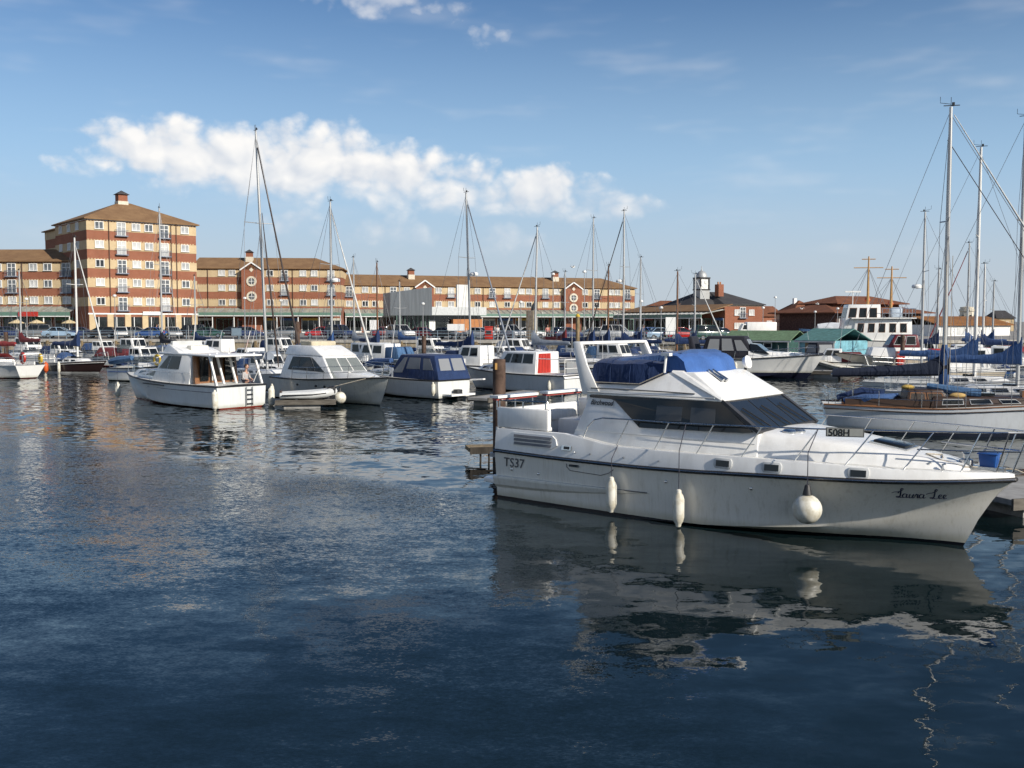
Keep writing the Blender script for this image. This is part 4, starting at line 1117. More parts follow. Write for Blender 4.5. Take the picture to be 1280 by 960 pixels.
# windscreen of three panes
wb, wt = V3((6.44, -1.33, 1.95)), V3((5.63, -1.26, 2.51))
qf = (wb, mir(wb), mir(wt), wt)
panel(qf, rect(.005, .995, .0, 1.0), .02, .03).build('windscreen_frame', mat('dark_frame', (.045, .045, .047), .5), mb)
for i, (a, b_) in enumerate(((.02, .325), (.345, .655), (.675, .98))):
    o = panel(qf, rect(a, b_, .05, .93), .032, 0).build('windscreen_pane', glass('screen_glass', (.018, .022, .026), .03), mb)
    c = quv(qf, (a + b_) / 2 + .02, .03) + V3((.05, 0, .05)); e = quv(qf, a + .08, .62) + V3((.045, 0, .05))
    w_ = MB(); w_.tube([c, e], .014, 5); w_.beam(e + (e - c) * .12 + V3((0, -.01, 0)), c + (e - c) * .35, .03, .03); w_.build('wiper', BLACK, mb)
for sg in (-1, 1): MB().beam((6.45, sg * 1.345, 1.955), (5.63, sg * 1.300, 2.525), .13, .07).build('screen_pillar', mat('dark_frame', (.045, .045, .047), .5), mb)
MB().box(6.2, 6.3, -1.36, -1.30, 2.0, 2.08).build('side_mirror', STEEL, mb)

# foredeck trunk
rings = []
for x, z, hw in ((6.30, 1.99, 1.36), (6.5, 1.965, 1.34), (7.2, 1.91, 1.20), (8.0, 1.83, .98), (8.8, 1.72, .72), (9.5, 1.60, .48), (9.85, 1.53, .34), (9.98, 1.47, .26)):
    b_, zz = dk(x); zz -= .03
    rings.append([(x, q * hw + (1 if q > 0 else -1 if q < 0 else 0) * o_, zz + (z - zz) * h) for q, o_, h in ((-1, .10, 0), (-1, .04, .45), (-.96, 0, .8), (-.86, 0, .95), (-.5, 0, 1.0), (0, 0, 1.03), (.5, 0, 1.0), (.86, 0, .95), (.96, 0, .8), (1, .04, .45), (1, .10, 0))])
MB().loft(rings).build('trunk_cabin', WHITE, mb, smooth=True)
MB().box(8.25, 8.85, -.3, .3, 1.74, 1.82).xf(Matrix.Translation((8.55, 0, 1.79)) @ Matrix.Rotation(R(9), 4, 'Y') @ Matrix.Translation((-8.55, 0, -1.78))).build('hatch', DKGLASS, mb, bevel=.02)
o = MB().box(8.2, 8.9, -.35, .35, 1.735, 1.79).xf(Matrix.Translation((8.55, 0, 1.77)) @ Matrix.Rotation(R(9), 4, 'Y') @ Matrix.Translation((-8.55, 0, -1.77))).build('hatch_frame', STEEL, mb)
for y in (-.75, -.5): MB().lathe([(.14, 0), (.14, .03), (.1, .07), (.02, .08)], 12, (7.0 + y * .3, y, 1.93)).build('deck_vent', STEEL, mb, smooth=True)
# opening ports in the bulwark
for x, w_ in ((5.87, .2), (6.84, .2), (8.36, .19)):
    z = 1.345; y0, y1 = -MH.sheer(x - w_)[0] - .0, -MH.sheer(x + w_)[0] - .0
    q = (V3((x - w_, y0 + .012, 1.215)), V3((x + w_, y1 + .012, 1.215)), V3((x + w_, y1 + .045, 1.475)), V3((x - w_, y0 + .045, 1.475)))
    o = panel(q, [(.02, .35), (.1, .14), (.9, .14), (.98, .35), (.98, .68), (.9, .9), (.1, .9), (.02, .68)], .03, .05).build('porthole', GREYW, mb, bevel=.012)
    panel(q, rect(.16, .84, .27, .73), .036, .0).build('pane', DKGLASS, o)
# engine-room vent louvres
for k in range(3):
    z = 1.515 - k * .085
    s_ = MB()
    q = (V3((.62, -1.79, z - .03)), V3((1.72, -1.815, z - .03)), V3((1.72, -1.80, z + .025)), V3((.62, -1.775, z + .025)))
    panel(q, [(0, 0), (.97, 0), (1, 1), (.0, 1)], .012, .03).build('vent_louvre', mat('louvre_grey', (.16, .165, .18), .5), mb)
q = (V3((.40, -1.765, 1.29)), V3((1.86, -1.805, 1.29)), V3((1.86, -1.77, 1.58)), V3((.40, -1.735, 1.58)))
panel(q, [(.0, .25), (.1, .05), (.9, .0), (1, .3), (.97, .75), (.9, 1), (.1, 1), (.0, .75)], .012, .03).build('vent_surround', WHITE, mb)
q = (V3((2.0, -1.815, 1.3)), V3((2.25, -1.815, 1.3)), V3((2.25, -1.80, 1.4)), V3((2.0, -1.80, 1.4)))
o = panel(q, rect(0, 1, 0, 1), .012, .03).build('outlet', STEEL, mb); panel(q, rect(.25, .85, .2, .8), .018, 0).build('outlet_hole', BLACK, o)
# hull locker outline
def on_side(x, z, out=.008):
    return V3((x, -(MH.side(x, z) + out), z))
MB().tube([on_side(*p) for p in ((2.12, 1.0), (2.12, .93), (2.2, .86), (3.0, .83), (3.22, .9), (3.35, .99))], .008, 5).build('locker_outline', mat('seam_grey', (.12, .12, .12), .6), mb)
MB().tube([on_side(*p) for p in ((2.2, .97), (2.45, .97))], .03, 6).build('locker_catch', STEEL, mb)
MB().tube([on_side(x, .53 + .05 * x / 4.2, .03) for x in (.05, .8, 1.6, 2.4, 3.2, 4.15)], .012, 5).build('knuckle_line', mat('seam_grey', (.12, .12, .12), .6), mb)

for x, z in ((.5, .72), (1.3, .69), (4.6, .86), (6.4, .9)):
    p_ = on_side(x, z); MB().ball(p_, .035, 10, 6, 1, .5, 1).build('skin_fitting', STEEL, mb, smooth=True)
for x in (2.35, 2.75, 3.6, 4.45): p_ = V3((x, -(MH.sheer(x)[0] - .005), 1.27)); MB().ball(p_, .02, 8, 5).build('bulwark_bolt', STEEL, mb)
# flybridge
fp = [(2.40, 2.52, 1.46), (5.66, 2.505, 1.36), (5.70, 2.54, 1.36), (4.86, 3.06, 1.10), (4.34, 3.06, 1.14), (3.70, 2.78, 1.30), (2.48, 2.75, 1.34)]
MB().loft([[V3((x, -y, z)) for x, z, y in fp], [V3((x, y, z)) for x, z, y in fp]]).build('flybridge', WHITE, mb, bevel=.025)
for sg in (-1, 1): MB().tube([(2.52, sg * 1.45, 2.66), (3.2, sg * 1.42, 2.665), (4.3, sg * 1.37, 2.655), (5.0, sg * 1.33, 2.64)], .014, 5).build('grab_rail', mat('seam_grey', (.12, .12, .12), .6), mb)
MB().tube([(2.46, -1.5, 2.58), (5.5, -1.42, 2.58)], .016, 5).build('roof_seam', GREYW, mb)
for sg in (-1, 1):
    MB().loft([[V3((4.36, sg * 1.16, 3.055)), V3((5.62, sg * 1.40, 2.55)), V3((5.66, sg * 1.37, 2.56)), V3((4.6, sg * 1.13, 3.06))], [V3((4.36, sg * 1.12, 3.09)), V3((5.62, sg * 1.36, 2.59)), V3((5.66, sg * 1.33, 2.59)), V3((4.6, sg * 1.09, 3.09))]]).build('brow_edge', WHITE, mb)
# seat cover (aft) and screen cover (front)
def wrinkle(m, amp, seed):
    rr = random.Random(seed)
    m.v = [(x + rr.uniform(-amp, amp), y + rr.uniform(-amp, amp) * .6, z + rr.uniform(-amp, amp)) for x, y, z in m.v]; return m
m = MB(); rings = []
for i in range(15):
    x = 2.48 + 1.72 * i / 14; zb = 2.765 if x < 3.7 else 2.765 + (x - 3.7) * .50; zt = 3.27 + .05 * math.sin(i * .9) * .3
    wb_ = 1.335 if x < 3.7 else 1.335 - (x - 3.7) * .25
    if i == 0: zt -= .05
    rings.append([(x, s_ * (wb_ + .02 - .07 * h ** 2 + .012 * math.sin(i * 2.1 + h * 4)), zb + (zt - zb) * h) for s_, h in ((-1, 0), (-1, .3), (-1, .6), (-1, .86))] + [(x, -wb_ + .16, zt), (x, -.5, zt + .04), (x, .5, zt + .04), (x, wb_ - .16, zt)] + [(x, s_ * (wb_ + .02 - .07 * h ** 2), zb + (zt - zb) * h) for s_, h in ((1, .86), (1, .6), (1, .3), (1, 0))])
m.loft(rings).build('seat_cover', NAVY, mb, smooth=True)
m = MB(); rings = []
for i in range(13):
    t = i / 12; x = 2.75 + (4.42 - 2.75) * t; zt = 3.305 + (3.50 - 3.305) * t; hw = 1.16 - .24 * t
    lo = 3.25 if t < .85 else 3.25 - (t - .85) * 1.1
    rings.append([(x, -hw, lo), (x, -hw + .06, zt - .05), (x, -hw * .6, zt), (x, 0, zt + .02 - .02 * math.sin(i * 1.7)), (x, hw * .6, zt), (x, hw - .06, zt - .05), (x, hw, lo)])
m.loft(rings).build('console_cover', BLUE, mb, smooth=True)
m = MB(); rings = []
for i in range(11):
    y = -1.08 + 2.16 * i / 10; c_ = 1 - (abs(y) / 1.08) ** 4; w_ = .015 * math.sin(i * 2.7)
    xf_ = 4.58 + .20 * c_; fr = .0
    rings.append([(4.15 + .08 * c_, y, 3.06), (4.2, y, 3.34 + .06 * c_), (4.27, y, 3.41 + .06 * c_ + w_ * .5), (4.44 + .05 * c_, y, 3.385 + .04 * c_), (xf_ - .06, y, 3.33 + .02 * c_), (xf_ + .02, y, 3.27), (xf_ + .05 + w_ * .5, y, 3.16), (xf_ + .10, y, 3.045)])
m.loft(rings).build('screen_cover', BRIGHTBLUE, mb, smooth=True)
for x in (2.95, 3.45, 3.9):
    zb = 2.765 if x < 3.7 else 2.765 + (x - 3.7) * .50; wb_ = 1.335 if x < 3.7 else 1.335 - (x - 3.7) * .25
    MB().tube([(x, -(wb_ + .026), zb + .02), (x, -(wb_ + .018), zb + .25), (x, -(wb_ - .02), 3.18), (x, -wb_ + .16, 3.285), (x, -.5, 3.325), (x, .5, 3.325)], .007, 5).build('cover_seam', NAVY, mb)
MB().tube([(2.47, -1.37, 2.79), (3.7, -1.37, 2.79), (4.2, -1.24, 3.03)], .012, 5).build('cover_cord', ROPE, mb)
MB().tube([(4.22, -1.22, 3.04), (4.26, -1.22, 3.40)], .028, 8).build('light_mast', WHITE, mb)
MB().box(4.17, 4.37, -1.28, -1.16, 3.39, 3.45).build('light_mast_head', WHITE, mb)
o = MB().lathe([(.02, -.06), (.12, -.04), (.15, .05), (.14, .06), (.02, .02)], 14).xf(Matrix.Translation((4.9, 1.12, 3.2)) @ Matrix.Rotation(R(75), 4, 'Y')).build('searchlight', WHITE, mb, smooth=True)
MB().tube([(4.88, 1.12, 3.02), (4.88, 1.12, 3.1)], .03, 6).build('searchlight_foot', BLACK, mb)
h = MB()
for k in (0, 1):
    a = V3((4.88 + .02 * k, -.55 + .14 * k, 3.10)); h.tube([a, a + V3((.34, .0, -.22))], [.02, .05], 8)
h.build('horn', STEEL, mb)
# radar arch raked aft
for sg in (-1, 1):
    MB().loft([[V3((2.30, sg * 1.47, 2.5)), V3((2.74, sg * 1.44, 2.56)), V3((2.70, sg * 1.36, 2.56)), V3((2.30, sg * 1.37, 2.5))], [V3((2.10, sg * 1.43, 3.16)), V3((2.38, sg * 1.41, 3.16)), V3((2.36, sg * 1.33, 3.16)), V3((2.10, sg * 1.33, 3.16))],
               [V3((1.96, sg * 1.37, 3.65)), V3((2.17, sg * 1.37, 3.65)), V3((2.17, sg * 1.27, 3.60)), V3((1.96, sg * 1.27, 3.60))]]).build('arch_leg', WHITE, mb, bevel=.025)
MB().slab([(1.95, -1.35, 3.59), (2.18, -1.35, 3.59), (2.18, 1.35, 3.59), (1.95, 1.35, 3.59)], (0, 0, .07)).build('arch_beam', WHITE, mb, bevel=.025)
# guard rails
SB = [(2.50, 1.70, 1.60), (2.62, 1.70, 1.85), (2.78, 1.68, 2.0), (2.98, 1.67, 2.05), (3.6, 1.68, 2.06), (4.6, 1.68, 2.06), (5.6, 1.66, 2.08), (6.6, 1.58, 2.10), (7.5, 1.40, 2.11), (8.5, 1.12, 2.13), (9.4, .78, 2.14), (10.1, .48, 2.15), (10.6, .28, 2.16), (10.82, .12, 2.16)]
for sg in (-1, 1):
    MB().tube([(x, sg * y, z) for x, y, z in SB] + [(10.86, 0, 2.16)], .015, 8).build('guard_rail', STEEL, mb)
    MB().tube([(9.2, sg * .72, 1.80), (9.8, sg * .50, 1.80), (10.4, sg * .27, 1.81), (10.78, sg * .1, 1.82)], .014, 6).build('lower_rail', STEEL, mb)
    for bx, tx_ in ((3.35, 3.66), (4.29, 4.62), (5.26, 5.62), (6.21, 6.60), (7.22, 7.62), (8.11, 8.56), (9.05, 9.50), (9.91, 10.2), (10.4, 10.62)):
        y, z = dk(bx, .05)
        for i in range(len(SB) - 1):
            if SB[i][0] <= tx_ <= SB[i + 1][0]:
                k = (tx_ - SB[i][0]) / (SB[i + 1][0] - SB[i][0]); ty = SB[i][1] + (SB[i + 1][1] - SB[i][1]) * k; tz = SB[i][2] + (SB[i + 1][2] - SB[i][2]) * k
        MB().tube([(bx, sg * y, z), (tx_, sg * ty, tz)], .0135, 7).build('stanchion', STEEL, mb)
MB().tube([(10.86, 0, 2.16), (10.62, 0, 1.43)], .017, 7).build('stanchion', STEEL, mb)
# bow fittings
MB().box(9.95, 10.5, -.09, .09, 1.43, 1.5).build('anchor_roller', STEEL, mb)
MB().lathe([(.12, 0), (.12, .1), (.06, .12), (.06, .2), (.1, .24)], 12, (9.85, .0, 1.5)).build('windlass', STEEL, mb, smooth=True)
for x in (9.35, 9.6): MB().tube([(x, -.55, 1.44), (x, -.55, 1.54), (x + .05, -.55, 1.56)], .02, 6).build('cleat', STEEL, mb)
MB().tube([(9.5, -.2, 1.62), (9.4, .1, 1.64), (9.2, -.2, 1.67), (9.5, -.35, 1.60), (9.9, -.3, 1.50), (10.2, .1, 1.48), (10.6, .3, 1.45), (11.6, 1.0, .95), (12.6, 1.6, .62)], .013, 5).build('mooring_line', ROPE, mb)
MB().tube([(.3, 1.6, 1.75), (-.6, 2.0, 1.1), (-1.2, 2.6, .6)], .014, 5).build('mooring_line', ROPE, mb)


# lettering, laid on the hull
def letter(name, me, fn, m):
    me.materials.clear(); me.materials.append(m)
    for v in me.vertices: v.co = fn(v.co.x, v.co.y)
    me.update()
    return place(name, me, mb)
LET_D = mat('lettering_dark_blue', (.015, .02, .06), .5); LET_G = mat('lettering_grey', (.10, .10, .11), .5); LET_K = mat('lettering_black', (.012, .012, .014), .5)
letter('lettering_model', text_mesh('TS37', .12, .30, .002), lambda u, v: on_side(.26 + u * 1.02, .775 + v, .012), LET_G)
letter('lettering_maker', text_mesh('Birchwood', .35, .15, .004), lambda u, v: quv(qs, *uvs(2.50 + u * .86, 2.30 + v)) + V3((0, -.04, .006)), LET_K)
# boat's name in a looping script
def cursive():
    L_ = [(.0, .62), (.10, .70), (.22, .78), (.30, .95), (.26, 1.05), (.18, .95), (.17, .7), (.16, .35), (.12, .08), (.02, .0), (-.08, .06), (-.02, .13), (.12, .06), (.25, .0), (.40, .05)]
    a_ = [(.52, .40), (.40, .45), (.30, .30), (.30, .12), (.38, .02), (.50, .12), (.55, .42), (.52, .15), (.56, .02), (.66, .10)]
    u_ = [(.66, .10), (.72, .42), (.68, .15), (.72, .02), (.82, .06), (.92, .42), (.88, .15), (.92, .02), (1.0, .10)]
    r_ = [(1.0, .10), (1.06, .44), (1.12, .38), (1.18, .40), (1.15, .15), (1.19, .03), (1.26, .12)]
    e_ = [(0, .12), (.12, .22), (.18, .36), (.12, .45), (.04, .34), (.04, .12), (.12, .02), (.24, .10)]
    s = [L_, [(x + .0, y) for x, y in a_], u_, r_, [(x + .97, y) for x, y in a_]]
    ox = 1.95
    s.append([(x + ox, y) for x, y in L_]); s.append([(x + ox + .38, y) for x, y in e_]); s.append([(x + ox + .64, y) for x, y in e_])
    s.append([(-.35, .50), (-.18, .62), (0.0, .62), (.05, .5)]); s.append([(ox - .32, .45), (ox - .16, .58), (ox, .62)])
    return s
m = MB()
for st in cursive():
    dense = []
    for i in range(len(st) - 1):
        p0 = st[max(i - 1, 0)]; p1 = st[i]; p2 = st[i + 1]; p3 = st[min(i + 2, len(st) - 1)]
        for k in range(5):
            t = k / 5
            dense.append(tuple(.5 * (2 * p1[j] + (p2[j] - p0[j]) * t + (2 * p0[j] - 5 * p1[j] + 4 * p2[j] - p3[j]) * t * t + (3 * p1[j] - p0[j] - 3 * p2[j] + p3[j]) * t ** 3) for j in (0, 1)))
    dense.append(st[-1])
    pts = []; rs = []
    for i, (x, y) in enumerate(dense):
        u, v = x * .262 + y * .06, y * .19
        pts.append(on_side(8.90 + u, .90 + v, .006)); dy = dense[min(i + 1, len(dense) - 1)][1] - dense[max(i - 1, 0)][1]
        rs.append(.013 if dy < -.02 else .0075)
    m.tube(pts, rs, 4)
m.build('lettering_name', LET_D, mb)
# dark registration plate tied to the rail
q = (V3((7.78, -1.40, 1.99)), V3((8.42, -1.21, 2.0)), V3((8.42, -1.21, 2.17)), V3((7.78, -1.40, 2.16)))
nb = panel(q, rect(0, 1, 0, 1), .012, .0).build('number_board', mat('number_board_grey', (.13, .13, .125), .6), mb)
me = text_mesh('508H', 0, .165, .003); me.materials.clear(); me.materials.append(mat('number_pale', (.008, .008, .008), .5))
panel(q, rect(.03, .97, .1, .9), .016, .0).build('number_ground', mat('number_ground_grey', (.42, .42, .38), .6), nb)
for v in me.vertices: v.co = quv(q, .08 + v.co.x / .64, .08 + v.co.y / .15) + V3((-.006, -.022, 0))
me.update(); place('lettering_number', me, nb)

fender('long white fender nearest the stern of the near cruiser', mb, 3.41, -1.95, .48, .62, .115, tie=(3.41, -1.72, 1.5))
fender('long white fender amidships on the near cruiser', mb, 5.02, -1.95, .39, .62, .115, tie=(5.02, -1.7, 2.06))
fender('round white ball fender hanging below the near cruiser\'s bow rail', mb, 7.63, -1.83, .68, 0, .27, True, tie=(7.62, -1.37, 2.11))
bk = thing('bucket', 'bright blue plastic bucket on the bow of the near cruiser', 'bucket', mb.matrix_basis @ Vector((10.22, .06, 1.46)), HEAD)
bp_ = mat('blue_plastic', (.02, .10, .36), .4)
MB().loft([[(-.13, -.11, 0), (.13, -.11, 0), (.13, .11, 0), (-.13, .11, 0)], [(-.16, -.14, .27), (.16, -.14, .27), (.16, .14, .27), (-.16, .14, .27)]]).build('pail', bp_, bk, bevel=.03)
MB().box(-.175, .175, -.155, .155, .26, .285).build('rim', bp_, bk, bevel=.01)
MB().tube([(-.15, 0, .28), (-.08, 0, .34), (.08, 0, .34), (.15, 0, .28)], .008, 5).build('handle', STEEL, bk)

# mooring pile and pontoons round the near berth
def pile(label, x, y, top, r=.17, m=RUST, cap=None, group='mooring piles'):
    o = thing('mooring_pile', label, 'mooring pile', (x, y, -3), 0, group)
    MB().lathe([(r, 0), (r, top + 2.8), (r * .96, top + 3)], 14).build('shaft', m, o, smooth=True)
    MB().lathe([(r + .006, 0), (r + .006, 3.5), (r * 1.0, 3.7)], 14).build('weed', TIMBERD, o, smooth=True)
    if cap: MB().lathe([(r * 1.12, 0), (r * 1.12, .12), (.04, .3)], 14, (0, 0, top + 3)).build('cap', cap, o, smooth=True)
    MB().lathe([(r + .09, 0), (r + .09, .1), (r + .01, .1), (r + .01, 0)], 14, (0, 0, 3.42)).build('guide_ring', GREYMETAL, o)
    return o
GREYT = mat('grey_timber', (.13, .115, .095), .9, var=.2, vscale=2.5, stretch=(.6, 3, 3))
def pontoon(label, a, b, wd=1.6, z=.45, m=CONC, group='floating pontoons', planks=False, edge=None):
    a, b = Vector((*a, 0)), Vector((*b, 0)); d = b - a; L_ = d.length
    o = thing('pontoon', label, 'pontoon', a, math.atan2(d.y, d.x), group)
    MB().box(0, L_, -wd / 2, wd / 2, z - .12, z).build('deck', PLANK if planks else m, o)
    MB().box(0, L_, -wd / 2 - .06, -wd / 2 - .001, z - .22, z + .02).build('edge_timber', edge or GREYT, o); MB().box(0, L_, wd / 2 + .001, wd / 2 + .06, z - .22, z + .02).build('edge_timber', edge or GREYT, o)
    fm = MB().box(0, 1.7, -wd / 2 + .08, wd / 2 - .08, -.25, z - .121).mesh('float', CONC)
    n = max(1, int(L_ / 3.2))
    for k in range(min(n, 14)): place('float', fm, o, (.4 + k * (L_ - 2.3) / max(1, n - 1), 0, 0))
    cm = MB().box(-.18, .18, -.04, .04, .06, .1).box(-.06, .06, -.03, .03, 0, .07).mesh('cleat', GREYMETAL)
    for k in range(min(n, 10)): place('cleat', cm, o, (1 + k * (L_ - 2) / max(1, n), -wd / 2 + .15, z))
    return o
po = at(624, 460, 27.0); pile('rusty steel pile with pale mark behind the stern of the near cruiser', po.x, po.y, 3.08, .175, RUST)
o_ = bpy.data.objects['mooring_pile']; MB().box(-.11, -.05, -.17, -.14, 5.80, 5.98).build('pale_mark', mat('ochre_mark', (.5, .28, .08), .7), o_)
a = ground(584, 558, .42)
o = thing('pontoon', 'dark timber finger pontoon end left of the near cruiser\'s stern', 'pontoon', (a.x, a.y, 0), R(11), 'floating pontoons')
MB().box(0, 6.5, -.4, .4, .30, .42).build('deck', TIMBER, o); MB().box(.02, 6.5, -.44, -.401, .24, .44).build('edge_timber', TIMBERD, o); MB().box(.9, 2.2, -.35, .35, -.2, .299).build('float', TIMBERD, o)
for x in (.35, .6): MB().tube([(x, -.3, .3), (x, -.3, -1.5)], .03, 6).build('ladder_rail', TIMBERD, o)
a = ground(1243, 628, .45); pontoon('grey weedy pontoon beyond the bow of the near cruiser', (a.x + .2, a.y + 1.6), (a.x + 8, a.y + 4.2), 2.4, .42, CONC)
print('near boat built')
# ------------------------------------------------------------------ boats of the front row
def wl(px, py): p = ground(px, py, 0); return (p.x, p.y)
HW = hull_mat('hull_bluish_white', (.66, .68, .68), (.16, .03, .02), .06, .25)
HG = hull_mat('hull_weathered_grey', (.56, .56, .52), (.03, .03, .03), .05, .45)
HB = hull_mat('hull_off_white', (.66, .67, .66), (.02, .02, .03), .06, .25)
HN = hull_mat('hull_navy', (.012, .018, .05), (.2, .2, .2), .07, .15)
HK = hull_mat('hull_black_maroon', (.035, .02, .02), (.5, .5, .48), .10, .1)
HC = hull_mat('hull_cream_red', (.66, .58, .46), (.20, .03, .02), .16, .3)
HR = hull_mat('hull_white_red_boot', (.72, .72, .70), (.22, .02, .02), .12, .2)
HBLU = hull_mat('hull_blue', (.03, .08, .22), (.3, .05, .04), .1, .2)

# --- white flybridge cruiser with wooden aft doors
c = (ground(267, 512) + ground(337, 508)) / 2
o, H = motorboat('white flybridge cruiser with open wood-panelled aft cabin and seated person', (c.x, c.y), R(141), 10.2, 3.05, 1.08, 1.40, HW)
b1 = o
q = cabin(o, 'fore_cabin', WHITE, .05, 4.9, 8.7, 1.12, 1.75, 1.25, .6, .5, .0, .08, 1.3, 1.62)
glaze(o, q['P'], [(.18, .42, .35, .82), (.47, .80, .35, .82)], DKGLASS, STEEL); glaze(o, q['S'], [(.2, .53, .35, .82), (.58, .82, .35, .82)], DKGLASS, STEEL)
q = cabin(o, 'wheelhouse', WHITE, .04, 2.3, 5.9, 1.08, 2.50, 1.36, 1.2, 1.05, -.1, .12)
glaze(o, q['P'], [[(.33, .50), (.66, .50), (.66, .94), (.33, .94)], [(.07, .52), (.30, .50), (.30, .94), (.22, .94)]], DKGLASS, GREYW)
glaze(o, q['S'], [(.36, .64, .5, .94), (.68, .9, .5, .9, 0, -.1)], DKGLASS, GREYW)
glaze(o, q['F'], [(.05, .33, .45, .93), (.36, .64, .45, .93), (.67, .95, .45, .93)], DKGLASS, GREYW)
MB().slab([(.15, -1.32, 2.44), (5.1, -1.2, 2.50), (5.1, 1.2, 2.50), (.15, 1.32, 2.44)], (0, 0, .09)).build('hardtop', WHITE, o, bevel=.03)
q = cabin(o, 'flybridge', WHITE, .05, 3.3, 5.2, 2.56, 2.70, 1.2, .95, .45, .3, .05, None, 3.02)
MB().slab([(4.45, -.85, 2.88), (4.65, -.8, 2.92), (4.5, -.78, 3.14), (4.4, -.82, 3.14)], (0, 1.66, 0)).build('flybridge_screen', GREYW, o)
MB().box(3.5, 3.9, -.6, .4, 2.6, 2.92).build('helm_seat', CREAM, o, bevel=.05)
bk_ = MB().slab([(2.0, -1.25, 1.12), (2.0, 1.25, 1.12), (2.15, 1.2, 2.56), (2.15, -1.2, 2.56)], (.08, 0, 0)).build('aft_bulkhead', TEAK, o)
for a, b_, m in ((-1.0, -.45, DKGLASS), (-.3, .2, TEAKD), (.25, .3, WHITE), (.5, .95, DKGLASS)): MB().box(1.93, 2.0, a, b_, 1.25, 2.4).build('door_panel', m, bk_)
for y in (-1.28, -.35, .35, 1.28): MB().beam((.15 if abs(y) > 1 else .9, y, 1.1), (.75 if abs(y) > 1 else 1.5, y * .98, 2.57), .09, .09).build('canopy_post', WHITE, o)
MB().box(.1, 2.0, -1.2, 1.2, .62, .66).build('cockpit_floor', TEAK, o)
for sg in (1, -1): MB().tube([H.side(0, .9) and Vector((x, sg * (H.side(x, .78) + .012), .78 + .01 * x)) for x in (.1, 1.5, 3, 4.5, 6, 7.5)], .018, 5).build('hull_stripe', NAVYP, o)
MB().tube([(4.2, 1.54, .98), (6.2, 1.44, 1.02)], .03, 5).build('air_vent', BLACK, o)
for sg in (1, -1): railing(o, H.edge(.22, .97, .07, .0, sg, 12), .55, 3, .014, (1.0,), .05, name='side_rail')
ld = MB()
for y in (-.55, -.2): ld.box(-.1, -.06, y - .02, y + .02, .1, 1.0)
for z in (.2, .42, .64, .86): ld.box(-.1, -.06, -.55, -.2, z - .02, z + .02)
ld.build('stern_ladder', STEEL, o)
MB().tube([(2.6, .9, 2.7), (2.2, .95, 4.6)], .016, 5).build('aerial', WHITE, o); MB().tube([(.3, -.9, 1.2), (-.5, -1.0, 2.6)], .02, 5).build('ensign_staff', WHITE, o)
fender('white fender at the left corner of the flybridge cruiser\'s transom', o, -.08, 1.55, .45, .85, .15, rope=.4)
fender('white fender at the right corner of the flybridge cruiser\'s transom', o, -.12, -1.62, .45, .9, .16, rope=.4)
a = ground(158, 494); fender('white fender floating off the bow of the flybridge cruiser', o, 9.6, .9, .5, .7, .14, rope=.8)


def flag(label, base, h=1.3, w_=.8, m=None, rz=0.0, tilt=.25):
    f = thing('flag', label, 'flag', base, rz)
    MB().tube([(0, 0, 0), (tilt, 0, h)], .018, 6).build('staff', WHITE, f)
    g_ = MB(); rows = []
    for i in range(7):
        x = i / 6; rows.append([(tilt * .95 + .02 - x * .25 * w_, math.sin(i * 1.1) * .05, h - .05 - x * w_ * .75 - .02), (tilt * .6 - x * .25 * w_, math.sin(i * 1.1 + .5) * .06, h - .55 - x * w_ * .6)])
    g_.loft(rows, False, False).build('cloth', m or REDC, f, smooth=True)
    return f
flag('red flag on a leaning staff at the stern of the flybridge cruiser', b1.matrix_basis @ Vector((.1, -.3, 2.66)), 1.0, .7, REDC, R(10))


